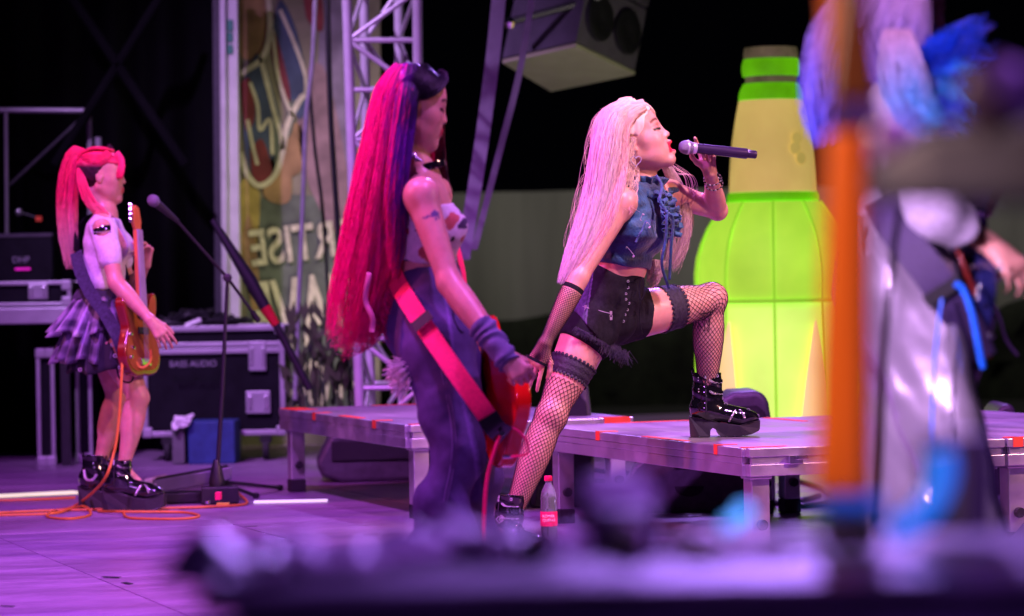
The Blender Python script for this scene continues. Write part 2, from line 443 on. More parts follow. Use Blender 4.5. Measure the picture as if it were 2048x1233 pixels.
# domed monitor behind the bass player's hand, and one behind the raised boot
for (px, py, wpx, hpx, d, lab) in ((1055, 846, 130, 90, 13.3, "domed monitor behind the platforms, between the bass and the singer's stocking"),
                                   (1372, 872, 170, 92, 13.2, "domed monitor behind the singer's raised boot"),
                                   (1962, 905, 60, 100, 13.6, "small dark monitor behind the white trousers")):
    a = P(px, py, d); sc_ = d / F
    wd, ht = wpx * sc_, hpx * sc_
    r = empty("floor_monitor", (a[0], a[1], 0), lab, "speaker", "black stage monitors")
    zt = a[2] + ht
    pr = [(0, 0.0), (wd, 0.0), (wd * 1.0, zt * 0.55), (wd * 0.93, zt * 0.93), (wd * 0.82, zt), (wd * 0.52, zt * 0.99), (wd * 0.3, zt * 0.90), (wd * 0.12, zt * 0.70)]
    s = MB(); s.prism(pr, 0.4); s.build("cabinet", M['speaker'], r, world=False, bevel=0.03, seg=4, smooth=True)
    s = MB(); s.prism([(x * 0.86 + wd * 0.09, 0.05 + (z - 0.05) * 0.86) for x, z in pr], 0.012, T=lambda v: v + np.array([0, -0.203, 0])); s.build("grille", M['speaker_grille'], r, world=False, bevel=0.004)
g = GZ(2006, 1160)
r = empty("floor_monitor", (g[0], g[1], 0), "black monitor edge at the right photo edge, below the platform", "speaker", "black stage monitors")
s = MB(); s.prism([(0, 0), (0.5, 0), (0.5, 0.30), (0.22, 0.30), (0.0, 0.06)], 0.4); s.build("cabinet", M['speaker'], r, world=False, bevel=0.02, seg=3)
s = MB(); s.box((0.2, -0.205, 0.10), (0.28, 0.012, 0.10)); s.build("grille", M['speaker_grille'], r, world=False)

# ------------------------------------------------------------------ painted backdrop wall with graffiti
WD = 18.6
M['mural'] = mat("mural_ground", (0.19, 0.175, 0.115), 0.9, 0, 0.5, 3.2, 0.2, 30)
def wp(px, py, off=0.0):
    return P(px, py, WD - off)
mural = empty("graffiti_wall", wp(600, 900), "tall graffiti wall between the pale column and the truss", "wall")
s = MB()
a, b_, c_, d_ = wp(455, 960), wp(760, 960), wp(760, -60), wp(455, -60)
s.add([a, b_, c_, d_, a + [0, .12, 0], b_ + [0, .12, 0], c_ + [0, .12, 0], d_ + [0, .12, 0]], [(0, 1, 2, 3), (4, 7, 6, 5), (0, 4, 5, 1), (1, 5, 6, 2), (2, 6, 7, 3), (3, 7, 4, 0)])
s.build("wall_face", M['mural'], mural)
MC = {k: mat("spray_paint_" + k, c, 0.8, 0, 0.35, 7) for k, c in dict(cream=(0.50, 0.47, 0.32), red=(0.16, 0.025, 0.03), blue=(0.05, 0.07, 0.12), orange=(0.30, 0.18, 0.08),
      yellow=(0.36, 0.27, 0.07), pink=(0.24, 0.15, 0.16), green=(0.10, 0.12, 0.09), lilac=(0.20, 0.16, 0.22), dark=(0.035, 0.035, 0.045)).items()}
def patch(pts, col, off, name="painted_shape"):
    pp = smooth_path([*pts, pts[0]], 28)[:-1]
    V = [wp(x, y, off) for x, y in pp]
    n = len(V)
    V += [v + np.array([0, 0.003, 0]) for v in V]
    mesh_obj(name, V, [tuple(range(n)), tuple(reversed(range(n, 2 * n)))] + [(i, i + n, (i + 1) % n + n, (i + 1) % n) for i in range(n)], MC[col], mural)
def stroke(pts, w, col, off):
    pp = smooth_path(pts, 30); t = np.gradient(pp, axis=0); t /= np.linalg.norm(t, axis=1)[:, None]
    nn = np.stack([-t[:, 1], t[:, 0]], 1) * w / 2
    Lp = [wp(*q, off) for q in pp + nn]; Rp = [wp(*q, off) for q in pp - nn]
    n = len(Lp); V = Lp + Rp + [v + np.array([0, .003, 0]) for v in Lp + Rp]
    fs = [(i, i + 1, n + i + 1, n + i) for i in range(n - 1)] + [(2 * n + i, 3 * n + i, 3 * n + i + 1, 2 * n + i + 1) for i in range(n - 1)]
    mesh_obj("painted_outline", V, fs, MC[col], mural)
patch([(478, -40), (530, -40), (535, 90), (480, 110)], 'orange', .004)
patch([(640, -40), (700, -40), (705, 380), (640, 300)], 'lilac', .004)
patch([(600, 150), (650, 140), (700, 380), (690, 480), (640, 420), (600, 300)], 'pink', .008)
patch([(560, 260), (600, 250), (610, 330), (570, 350)], 'orange', .008)
patch([(530, 330), (575, 300), (580, 400), (530, 395)], 'orange', .012)
patch([(478, 370), (500, 350), (520, 400), (505, 560), (480, 540)], 'yellow', .008)
patch([(480, 480), (500, 430), (515, 520), (520, 600), (505, 620)], 'orange', .012)
patch([(486, 170), (500, 130), (520, 110), (545, 180), (565, 260), (560, 330), (540, 360), (505, 350), (488, 280)], 'blue', .012)
patch([(545, 60), (560, 0), (585, 40), (605, 110), (618, 190), (600, 240), (575, 180), (555, 120)], 'blue', .012)
patch([(482, 165), (500, 160), (510, 230), (492, 260)], 'red', .016)
patch([(540, 80), (552, 70), (580, 180), (572, 200), (548, 130)], 'red', .016)
patch([(500, 300), (525, 280), (545, 350), (520, 365), (505, 350)], 'red', .016)
patch([(606, -20), (640, -20), (645, 60), (615, 40)], 'red', .016)
patch([(575, 215), (590, 200), (585, 260), (572, 275)], 'green', .016)
patch([(548, 240), (560, 235), (562, 320), (550, 325)], 'green', .016)
for pts, w in (([(535, -20), (540, 60), (525, 115), (480, 150)], 11), ([(480, 305), (495, 350), (520, 372), (550, 350), (566, 300), (575, 250), (600, 200), (612, 190)], 11),
               ([(520, 115), (535, 170), (550, 230), (562, 270), (566, 300)], 9), ([(545, 60), (556, 150), (575, 210), (588, 235)], 7),
               ([(560, 20), (590, 90), (610, 150), (612, 190)], 7), ([(500, 165), (515, 210), (520, 260), (540, 240), (545, 310)], 7), ([(495, 240), (505, 290), (515, 330)], 7)):
    stroke(pts, w, 'cream', .020)
patch([(500, 400), (600, 390), (700, 420), (720, 560), (740, 800), (560, 810), (500, 700)], 'green', .006)
def text_mesh(name, body, size, extrude, m, parent=None, offset=0.0):
    cu = bpy.data.curves.new(name, 'FONT'); cu.body = body; cu.size = size; cu.extrude = extrude; cu.offset = offset
    t = bpy.data.objects.new(name, cu); COL.objects.link(t); bpy.context.view_layer.update()
    me = bpy.data.meshes.new_from_object(t.evaluated_get(bpy.context.evaluated_depsgraph_get()))
    bpy.data.objects.remove(t); me.materials.clear(); me.materials.append(m)
    o = bpy.data.objects.new(name, me); link(o, parent); o['kind'] = "stuff" if False else None
    del o['kind']
    return o
def mural_text(txt, px, py, hpx, wpx, lean=-7):
    o = text_mesh("mural_lettering", txt, 1.0, 0.002, MC['cream'], None, 0.02)
    w, h = o.dimensions.x, 0.72
    sx, sz = wpx * WD / F / w, hpx * WD / F / h
    loc = wp(px, py, .03)
    Mx = Matrix(((-sx, 0, 0, 0), (0, 0, 1, 0), (0, sz, 0, 0), (0, 0, 0, 1)))
    o.matrix_world = Matrix.Translation(loc) @ Matrix.Rotation(math.radians(lean), 4, Vector((0, -1, 0))) @ Mx
    mw = o.matrix_world.copy(); o.parent = mural; o.matrix_parent_inverse = Matrix.Translation(mural.location).inverted(); o.matrix_world = mw
mural_text("ERTISE", 712, 506, 72, 205, 6)
mural_text("WAVE", 760, 670, 138, 250, 6)
mural_text("WOW", 730, 800, 95, 190, 6)
# cables hanging in front of the mural
M['cable_black'] = mat("black_cable", (0.012, 0.012, 0.014), 0.5)
M['cable_lilac'] = mat("grey_cable", (0.30, 0.28, 0.33), 0.5)
def cable(name, pts, r, m, label, cat="cable", group=None, n=40, sides=8):
    b = MB(); b.tube(smooth_path(pts, n), r, sides); o = b.build(name, m, smooth=True); tag(o, label, cat, group); return o
cable("hanging_cable", [P(632, -40, 17), P(625, 120, 17), P(612, 240, 17), P(606, 400, 17), P(596, 640, 17), P(590, 800, 17)], 0.013, M['cable_lilac'], "pale lilac cable hanging down the graffiti wall")
cable("hanging_cable", [P(654, -40, 17), P(660, 200, 17), P(672, 400, 17), P(690, 640, 17), P(700, 800, 17)], 0.016, M['cable_black'], "thick black cable hanging beside the truss over the graffiti")
cable("hanging_cable", [P(618, 160, 17.2), P(630, 300, 17.2), P(645, 420, 17.2), P(660, 640, 17.2), P(668, 810, 17.2)], 0.010, M['cable_black'], "thin black cable between the lilac and the thick black cable")
# tangled leafy growth low on the wall: dark twigs
# ------------------------------------------------------------------ pale column
s = MB()
colm = empty("stage_column", P(458, 890, 17.97), "tall pale lilac stage column with a green mark at its top", "column")
for (x0, x1, dd, nm, m) in ((424, 438, 18.0, "column_groove", M['speaker']), (438, 450, 17.93, "column_flange", M['alu_white']), (450, 474, 17.97, "column_web", M['alu_white'])):
    s = MB(); a, b_ = P(x0 + 8, 902, dd), P(x1 + 8, 902, dd); t0, t1 = P(x0, -80, dd), P(x1, -80, dd); e = np.array([0, .1, 0])
    s.add([a, b_, t1, t0, a + e, b_ + e, t1 + e, t0 + e], [(0, 1, 2, 3), (4, 7, 6, 5), (0, 4, 5, 1), (1, 5, 6, 2), (2, 6, 7, 3), (3, 7, 4, 0)])
    s.build(nm, m, colm, bevel=0.004)
M['green_mark'] = mat("green_mark", (0.05, 0.22, 0.16), 0.6)
for k, (y0, y1) in enumerate(((40, 62), (66, 84), (90, 108))):
    s = MB(); a = P(454, y0, 17.96); b_ = P(466, y1, 17.96); s.box((a + b_) / 2, (abs(b_[0] - a[0]), .004, abs(b_[2] - a[2]))); s.build("green_mark", M['green_mark'], colm)

# ------------------------------------------------------------------ truss tower
tr = empty("truss_tower", P(770, 810, 15.6), "square aluminium truss tower behind the long magenta hair", "truss")
legs_px = [((692, -40), (724, 954), 15.4), ((727, -40), (744, 942), 15.95), ((797, -40), (807, 941), 15.95), ((834, -40), (843, 952), 15.4)]
LG = []
for (t, b_, d) in legs_px:
    s = MB(); a, c = P(*t, d), P(*b_, d); s.tube([a, (a + c) / 2, c], 0.026, 12); s.build("chord", M['alu_white'], tr, smooth=True); LG.append((a, c))
def lerp(a, b, t): return a + (b - a) * t
pairs = [(0, 3), (0, 1), (1, 2), (2, 3)]
nseg = 10
for (i, j) in pairs:
    for k in range(nseg):
        t0, t1 = (k + .22) / nseg, (k + 1 + .22) / nseg
        A0, A1 = lerp(*LG[i], t0), lerp(*LG[i], min(t1, 1)); B0, B1 = lerp(*LG[j], t0), lerp(*LG[j], min(t1, 1))
        s = MB(); s.tube([A0, B0], 0.013, 8); s.build("cross_brace", M['alu_white'], tr, smooth=True)
        s = MB(); s.tube([A0, B1] if k % 2 else [A1, B0], 0.013, 8); s.build("diagonal_brace", M['alu_white'], tr, smooth=True)

# ------------------------------------------------------------------ rear walls and drapes
M['tent'] = mat("grey_tent_wall", (0.23, 0.23, 0.215), 0.9, 0, 0.25, 1.1, 0.1, 10, stretch=(2.5, 1, 0.25))
def curtain(name, x0, x1, z0, z1, y, m, label, cat, waves=14, amp=0.05, kind=None):
    n = waves * 8
    V = []; fs = []
    for k, x in enumerate(np.linspace(x0, x1, n)):
        dy = amp * math.sin(k / n * waves * 2 * math.pi) + amp * 0.5 * math.sin(k / n * waves * 4.3 + 1)
        for z in (z0, (z0 + z1) / 2, z1): V.append((x, y + dy, z))
    for k in range(n - 1):
        for r_ in range(2): fs.append((k * 3 + r_, k * 3 + 3 + r_, k * 3 + 4 + r_, k * 3 + 1 + r_))
    o = mesh_obj(name, V, fs, m, smooth=True)
    so = o.modifiers.new("thick", 'SOLIDIFY'); so.thickness = 0.01
    tag(o, label, cat, kind=kind); return o
a, b_ = P(700, 385, 27), P(1430, 640, 27)
curtain("tent_wall", a[0], b_[0] + 4, -1.2, P(1100, 383, 27)[2], 27.0, M['tent'], "dim grey green tent wall beyond the stage, behind the singer", "tent wall", 10, 0.06)
M['hedge'] = mat("dark_hedge", (0.010, 0.014, 0.007), 0.95, 0, 0.5, 9, 0.6, 20)
def bumpy(name, x0, x1, z0, z1, y, m, label, cat):
    n, k = 60, 10; V = []; fs = []
    rr = random.Random(5)
    for i in range(n):
        for j in range(k):
            V.append((x0 + (x1 - x0) * i / (n - 1), y + rr.uniform(-.12, .12), z0 + (z1 - z0) * j / (k - 1) + (rr.uniform(-.04, .05) if j == k - 1 else 0)))
    for i in range(n - 1):
        for j in range(k - 1): fs.append((i * k + j, i * k + k + j, i * k + k + j + 1, i * k + j + 1))
    o = mesh_obj(name, V, fs, m, smooth=True); so = o.modifiers.new("thick", 'SOLIDIFY'); so.thickness = 0.3
    tag(o, label, cat); return o
bumpy("hedge", -2.0, 6.5, -1.2, P(1100, 640, 25)[2], 25.0, M['hedge'], "low dark green hedge along the foot of the tent wall", "hedge")
M['night'] = mat("night_sky", (0.004, 0.004, 0.010), 1.0, 0, 0.2, 0.2, emit=True, estr=0.05)
s = MB(); s.box((0, 60, 14), (90, 0.5, 34)); tag(s.build("sky", M['night']), kind="structure")
curtain("back_drape", -7.0, P(436, 500, 18)[0], 0.0, 6.5, 18.2, M['drape'], "black drape hanging behind the flight cases at the left", "drape", 18, 0.06)
# ------------------------------------------------------------------ rack frame, amplifier and flight cases at the left
def case(name, c0, c1, dd, depth, label, ply=M['case_ply'], lid_split=None, frame_t=0.03, group="black flight cases", latches=(), zfix=None):
    """a flight case whose front face spans the picture corners c0..c1 at distance dd"""
    a, b_ = P(c0[0], c0[1], dd), P(c1[0], c1[1], dd)
    x0, x1, z0, z1 = min(a[0], b_[0]), max(a[0], b_[0]), min(a[2], b_[2]), max(a[2], b_[2])
    if zfix is not None: z0 = zfix
    cx = (x0 + x1) / 2
    root = empty(name, (cx, dd + depth / 2, z0), label, "flight case", group)
    w, h = x1 - x0, z1 - z0
    s = MB(); s.box((0, 0, h / 2), (w - .02, depth - .02, h - .02)); s.build("panel", ply, root, world=False)
    t = frame_t
    segs = [((0, z), (w, t)) for z in (t / 2, h - t / 2)]
    if lid_split: segs += [((0, h * lid_split - t * .6), (w, t)), ((0, h * lid_split + t * .6), (w, t))]
    for (cc, sz, yy) in [(q[0], q[1], e_) for q in segs for e_ in (-depth / 2, depth / 2)]:
        s = MB(); s.box((cc[0], yy, cc[1]), (sz[0], .022, sz[1])); s.build("edge_profile", M['case_alu'], root, world=False, bevel=.004)
    for sx in (-1, 1):
        s = MB(); s.box((sx * (w / 2 - t / 2), -depth / 2 - .001, h / 2), (t, .024, h - 2 * t)); s.build("edge_profile", M['case_alu'], root, world=False, bevel=.004)
        for sz in (0, 1):
            s = MB(); s.box((sx * (w / 2 - .025), -depth / 2 - .006, h * sz + (.025 if sz == 0 else -.025)), (.06, .03, .06)); s.build("ball_corner", M['case_alu'], root, world=False, bevel=.012, seg=3)
    for (lx, lz, lw, lh) in latches:
        s = MB(); s.box((lx * w / 2, -depth / 2 - .012, lz * h), (lw, .014, lh)); la = s.build("latch", M['case_alu'], root, world=False, bevel=.006)
        for q in (-.32, .32):
            s = MB(); s.box((lx * w / 2 + q * lw, -depth / 2 - .022, lz * h), (lw * .14, .012, lh * .6)); s.build("latch_bar", M['alu'], la, world=False, bevel=.003)
    return root
big = case("flight_case", (283, 655), (572, 868), 17.1, 0.6, "large black flight case with stencilled lettering behind the guitar", lid_split=0.80, zfix=0.14,
           latches=((.62, .72, .10, .17), (.62, .30, .14, .13)))
for lx in (-.28, .28):
    s = MB(); s.tube([(lx, -.34, .06 - .14), (lx + .03, -.34, .06 - .14)], .06, 16); s.box((lx + .015, -.34, -.02), (.06, .08, .04)); s.build("castor", M['black_rubber'], big, world=False)
o = text_mesh("stencil_lettering", "BASS AUDIO", 0.048, .001, M['cable_lilac'], big); o.location = (-.24, -.405, .40); o.rotation_euler = (math.pi / 2, 0, 0)
left = case("flight_case", (-120, 566), (143, 612), 16.8, 0.7, "flat flight case lid on the table at the left photo edge", frame_t=0.022, latches=((.50, .6, .11, .09),))
# table that carries the lid
z_t = P(60, 614, 16.8)[2]
tb = empty("equipment_table", (P(20, 600, 16.8)[0], 17.15, 0), "low dark table carrying the amplifier and case at the left edge", "table")
s = MB(); s.box((0, 0, z_t - .05), (0.78, .8, .09)); s.build("table_top", M['case_alu'], tb, world=False, bevel=.006)
for lx in (-.34, .30):
    for ly in (-.33, .33):
        s = MB(); s.box((lx, ly, (z_t - .095) / 2), (.05, .05, z_t - .097)); s.build("leg", M['black_plastic'], tb, world=False)
# amplifier
a, b_ = P(-130, 470, 16.95), P(105, 565, 16.95)
zb = P(0, 566, 16.8)[2]
am = empty("amplifier", ((a[0] + b_[0]) / 2, 17.15, zb + .001), "black amplifier with pale lettering and a magenta lamp, left photo edge", "amplifier")
w_, h_ = b_[0] - a[0], a[2] - b_[2] - .002
s = MB(); s.box((0, 0, h_ / 2), (w_, .35, h_)); s.build("cabinet", M['case_ply'], am, world=False, bevel=.01)
s = MB(); s.box((0, -.178, h_ - .012), (w_, .01, .02)); s.build("top_trim", M['speaker'], am, world=False)
o = text_mesh("lettering", "DHP", .050, .001, M['cable_lilac'], am); o.location = (.10, -.18, h_ * .40); o.rotation_euler = (math.pi / 2, 0, 0)
M['magenta_led'] = mat("magenta_lamp", (0.9, 0.02, 0.5), 0.4, emit=True, estr=0.35)
s = MB(); s.box((w_ / 2 - .17, -.18, h_ * .27), (.085, .008, .014)); s.build("indicator_lamp", M['magenta_led'], am, world=False)
# open rack frame above
rk = empty("rack_frame", P(90, 560, 17.7), "thin grey scaffold frame with a brace above the amplifier", "frame")
for pts, r in (([(-60, 220), (185, 222)], .016), ([(178, 212), (181, 470)], .016), ([(196, 275), (198, 330)], .02), ([(165, 235), (20, 370)], .010), ([(12, 225), (14, 470)], .012)):
    s = MB(); s.tube([P(*pts[0], 17.7), P(*pts[1], 17.7)], r, 10); s.build("rail", M['speaker'] if r < .012 else M['case_alu'], rk, smooth=True)
for (px, py, r) in ((139, 283, .028), (38, 425, .022)):
    s = MB(); c = P(px, py, 17.65); s.lathe([(r * .5, -r), (r, -r * .4), (r, r * .4), (r * .5, r)], c, 14); s.build("clamp", M['alu'], rk, smooth=True)
s = MB(); s.tube([P(38, 425, 17.65), P(80, 438, 17.65)], .008, 8); s.build("clamp_arm", M['black_plastic'], rk)
s = MB(); s.box(P(78, 438, 17.6), (.035, .03, .03)); s.build("orange_tip", M['tape'], rk)
# crossing diagonal scaffold braces up in the dark
for (p0, p1) in (((120, -40), (370, 330)), ((330, -20), (110, 330))):
    s = MB(); s.tube([P(*p0, 17.6), P(*p1, 17.6)], .03, 10); tag(s.build("scaffold_brace", M['drape'], smooth=True), "dark diagonal scaffold tube %s in the dark upper left" % ("falling to the right" if p0[0] < 200 else "rising to the right"), "scaffold tube")
# blue crate
a, b_ = P(367, 845, 16.7), P(462, 915, 16.7)
cr = empty("blue_crate", ((a[0] + b_[0]) / 2, 16.9, 0), "blue box with a grey end on the floor in front of the large flight case", "box")
M['blue_box'] = mat("blue_fabric", (0.02, 0.05, 0.17), 0.7, 0, 0.2, 20)
M['grey_card'] = mat("grey_card", (0.12, 0.12, 0.12), 0.8)
s = MB(); s.box((0.02, 0, a[2] / 2), (b_[0] - a[0], .34, a[2] - .0)); s.build("box_body", M['blue_box'], cr, world=False, bevel=.008)
s = MB(); s.box((-(b_[0] - a[0]) / 2 - .035, 0, a[2] / 2 - .01), (.07, .33, a[2] - .03)); s.build("box_end", M['grey_card'], cr, world=False, bevel=.006)
rr = random.Random(3)
s = MB()
for k in range(6):
    c0 = P(345 + k * 5, 850 - rr.uniform(0, 10), 16.72); s.tube(smooth_path([c0 + np.array([rr.uniform(-.05, .05), rr.uniform(-.03, .03), rr.uniform(-.03, .03)]) for _ in range(5)], 16), .009, 6)
tag(s.build("crumpled_cloth", M['white_tape'], smooth=True), "small crumpled pale rag on the end of the blue box", "rag")
# pile of cables and soft bags on the large case
ztop = P(300, 655, 17.1)[2]
def lump(name, x0, x1, h, y, z, m, label, cat, seed):
    rr = random.Random(seed); b = MB()
    n = 30
    for k in range(26):
        c = np.array([rr.uniform(x0, x1), y + rr.uniform(-.12, .12), z])
        R_ = rr.uniform(.05, .11); pts = []
        hh = rr.uniform(0.02, h) * (1 - abs((c[0] - (x0 + x1) / 2) / ((x1 - x0) / 2)) ** 2 * .8)
        for q in range(12):
            th = q / 11 * rr.uniform(4, 6.3); pts.append(c + np.array([R_ * 1.3 * math.cos(th), R_ * math.sin(th), max(.012, hh + .015 * math.sin(3 * th))]))
        b.tube(smooth_path(pts, n), .010, 6)
    o = b.build(name, m, smooth=True); tag(o, label, cat, kind="stuff"); return o
lump("cable_heap", P(340, 650, 17.4)[0], P(455, 650, 17.4)[0], .085, 17.35, ztop, M['cable_black'], "heap of black cables on top of the large flight case", "cables", 4)
s = MB(); c = P(385, 653, 17.15); s.tube([c + [-.04, 0, -.0], c + [.05, 0, .035]], .016, 8); tag(s.build("torch", M['white_tape'], smooth=True), "small pale stick leaning on the black cable heap", "torch")
# upright door edge / case end standing at the left behind the guitarist's skirt
cs = case("flight_case", (72, 698), (112, 916), 16.9, 0.5, "narrow upright case end left of the plaid skirt", frame_t=0.022, zfix=0.0)
cs2 = case("flight_case", (150, 720), (186, 905), 17.1, 0.4, "narrow upright case end hidden behind the plaid skirt", frame_t=0.02, zfix=0.0)
# slanted black spear-like boom with red tape in front of the column
bo = empty("padded_boom", P(500, 520, 15.2), "slanting black padded pole with a red taped end by the column", "pole")
s = MB(); s.tube([P(425, 440, 15.2), P(500, 560, 15.2), P(530, 615, 15.2)], [.016, .034, .03], 10); s.build("padding", M['cable_black'], bo, smooth=True)
s = MB(); s.tube([P(530, 615, 15.2), P(552, 650, 15.2)], [.031, .022], 10); s.build("red_tape_band", mat("red_tape", (.5, .01, .02), .5), bo, smooth=True)
s = MB(); s.tube([P(552, 650, 15.2), P(620, 780, 15.2)], .02, 10); s.build("pole_end", M['cable_black'], bo, smooth=True)
# dark stems and leaves low in front of the mural
M['leaf'] = mat("dim_leaf", (0.05, 0.06, 0.025), 0.7)
V = []; fs = []; rr = random.Random(9)
for k in range(170):
    x = rr.uniform(575, 735); y = rr.uniform(640, 830) ; c = P(x, y, rr.uniform(16.6, 17.4)); L_ = rr.uniform(.05, .16); w = L_ * .14; th = rr.gauss(1.57, .45)
    dx = np.array([math.cos(th), 0, math.sin(th)]); sd = np.array([-math.sin(th), rr.uniform(-.4, .4), math.cos(th)])
    n0 = len(V); V += [c, c + dx * L_ * .5 + sd * w, c + dx * L_, c + dx * L_ * .5 - sd * w]; fs.append((n0, n0 + 1, n0 + 2, n0 + 3))
for k in range(14):
    x = rr.uniform(580, 730)
pl = empty("reed_plant", P(650, 830, 17.0), "dark leafy plant growing at the foot of the graffiti wall", "plant")
o = mesh_obj("leaves", V, fs, M['leaf'], pl); o['kind'] = "stuff"; so = o.modifiers.new("t", 'SOLIDIFY'); so.thickness = .003
s = MB()
for k in range(16):
    x = rr.uniform(580, 730); s.tube(smooth_path([P(x, 860, 17), P(x + rr.uniform(-8, 8), 760, 17), P(x + rr.uniform(-22, 22), rr.uniform(640, 700), 17)], 12), .006, 5)
s.build("stems", M['cable_black'], pl)

# ------------------------------------------------------------------ hanging loudspeaker array and straps
pa = empty("hanging_speaker", P(1150, 60, 17.0), "black flown loudspeaker array with its pale underside lit", "speaker")
Sd = 17.0
q = [P(1152, 94, Sd - .5), P(1270, 150, Sd), P(1102, 184, Sd + .45), P(1005, 127, Sd - .05)]   # underside corners, nearest first
q = [np.array(v) for v in q]
up = np.array([0.02, 0.04, 1.0])
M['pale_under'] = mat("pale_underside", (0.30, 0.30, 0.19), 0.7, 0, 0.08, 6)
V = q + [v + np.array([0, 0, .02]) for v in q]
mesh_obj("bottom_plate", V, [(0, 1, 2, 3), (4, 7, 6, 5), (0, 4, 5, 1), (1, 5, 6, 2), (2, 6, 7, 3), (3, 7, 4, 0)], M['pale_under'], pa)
M['array'] = mat("array_paint", (0.08, 0.07, 0.09), 0.5, 0, 0.15, 10)
for k in range(3):
    z0, z1 = .03 + k * .36, .03 + k * .36 + .34
    sh = np.array([.085 * k, .06 * k, 0])
    base = [v + np.array([0, 0, z0]) + sh for v in q]; top = [v + np.array([0, 0, z1]) + sh + np.array([.075, .05, 0]) for v in q]
    mesh_obj("cabinet", base + top, [(3, 2, 1, 0), (4, 5, 6, 7), (0, 1, 5, 4), (1, 2, 6, 5), (2, 3, 7, 6), (3, 0, 4, 7)], M['array'], pa)
    for fx in (.25, .72):
        dv = q[1] - q[0]; nn_ = np.cross(dv, [0.0, 0, 1]); nn_ /= np.linalg.norm(nn_); R_ = frame(nn_)
        c = lerp(q[0], q[1], fx) + np.array([0.035, .03, (z0 + z1) / 2]) + sh + nn_ * .02
        s = MB(); s.lathe([(.13, -.01), (.13, .012), (.10, .02), (.03, .0)], c, 20, R=R_[:, [1, 2, 0]]); s.build("driver", M['speaker_grille'], pa, smooth=True)
s = MB(); s.tube([P(1015, 45, 16.6), P(1110, 20, 16.6), P(1200, -5, 16.6)], .022, 8); s.build("rigging_bar", M['black_plastic'], pa)
s = MB(); s.lathe([(.02, -.03), (.03, 0), (.02, .03)], P(1020, 46, 16.3), 10); s.build("shackle", M['chrome'], pa)
s = MB(); s.lathe([(.015, -.02), (.02, 0), (.015, .02)], P(1052, 74, 16.3), 10); s.build("pin", M['chrome'], pa)
for pts, w, lab in (([(1000, -30), (985, 120), (958, 320), (925, 520)], .075, "broad lilac strap hanging left of the flown loudspeaker"),
                    ([(1068, -30), (1040, 140), (1000, 300), (948, 500)], .035, "narrow lilac strap hanging from the flown loudspeaker")):
    pp = smooth_path([P(x, y, 15.8) for x, y in pts], 30)
    V = []; fs = []
    for k, p_ in enumerate(pp):
        V += [p_ - np.array([w / 2, 0, 0]), p_ + np.array([w / 2, .012, 0]), p_ + np.array([w / 2, .018, 0]), p_ + np.array([-w / 2, .006, 0])]
        if k: n0 = (k - 1) * 4; fs += [(n0 + i, n0 + (i + 1) % 4, n0 + 4 + (i + 1) % 4, n0 + 4 + i) for i in range(4)]
    tag(mesh_obj("hanging_strap", V, fs, M['cable_lilac'], smooth=False), lab, "strap")

# ------------------------------------------------------------------ inflatable bottle, lit from inside
BD = 16.0
bc = P(1556, 950, BD)
bt = empty("inflatable_bottle", (bc[0], BD, 0.0), "giant glowing green inflatable bottle with a yellow neck label", "inflatable")
k_ = BD / F
zc = lambda py: (P(1550, py, BD)[2])
def glow(name, c, e, var=.12, ns=2.0):
    var *= 1.6
    return mat(name, c, 0.6, 0, var, ns, emit=True, estr=e, spec=.3)
G1 = glow("green_skin", srgb(.66, .90, .22), 0.86, .10, 3); G2 = glow("dark_green_skin", srgb(.42, .80, .05), 0.6, .15, 4)
G3 = glow("yellow_label_skin", srgb(.83, .72, .38), 0.74, .10, 2.5); G4 = glow("bottle_cap_skin", srgb(.50, .46, .32), 0.3, .25, 10)
G5 = glow("cream_panel_skin", srgb(.94, .86, .50), 0.85, .08, 3); G6 = glow("dark_seam_skin", srgb(.56, .82, .16), 0.72, .1)
G7 = glow("bright_green_skin", srgb(.76, .94, .36), 1.0, .08, 3)
def bulge(z0, r0, z1, r1, name, m, b=.012, n=7):
    s = MB(); pr = []
    for t in np.linspace(0, 1, n): pr.append((r0 + (r1 - r0) * t + b * math.sin(math.pi * t), z0 + (z1 - z0) * t))
    s.lathe(pr, (0, 0, 0), 48); return s.build(name, m, bt, smooth=True, world=False)
zs = zc
bulge(zs(960), 150 * k_, zs(602), 152 * k_, "lower_body", G7, .03, 14)
s = MB(); s.lathe([(r * k_ + .018, zs(py)) for py, r in ((600.5, 150), (575, 154), (545, 154), (515, 150), (485, 141), (455, 128), (430, 112), (412, 98), (405, 93))], (0, 0, 0), 48); s.build("shoulder", G1, bt, smooth=True, world=False)
bulge(zs(404), 92 * k_, zs(386), 90 * k_, "label_ring", G2, .006)
bulge(zs(385), 88 * k_, zs(202), 66 * k_, "neck_label", G3, .012, 10)
bulge(zs(201), 66 * k_, zs(168), 56 * k_, "neck_shoulder", G2, .008)
bulge(zs(167), 52 * k_, zs(154), 52 * k_, "neck_gap", G4, .0)
bulge(zs(153), 57 * k_, zs(119), 55 * k_, "collar", G2, .008)
bulge(zs(118), 54 * k_, zs(96), 52 * k_, "cap", G4, .004)
for k in range(10):      # fabric seams
    th = 2 * math.pi * (k + .35) / 10
    pts = []
    for (py, r) in ((958, 151), (800, 160), (602, 153), (560, 154), (519, 150), (470, 136), (430, 112), (405, 93)):
        rr_ = r * k_ + .022; pts.append((rr_ * math.cos(th), rr_ * math.sin(th), zs(py)))
    s = MB(); s.tube(smooth_path(pts, 30), .006, 6); s.build("seam", G6, bt, smooth=True, world=False)
s = MB()
for k in range(40):
    pass
s.torus((0, 0, zs(601)), 153 * k_ + .02, .012, 48, 6); s.build("seam", G6, bt, smooth=True, world=False)
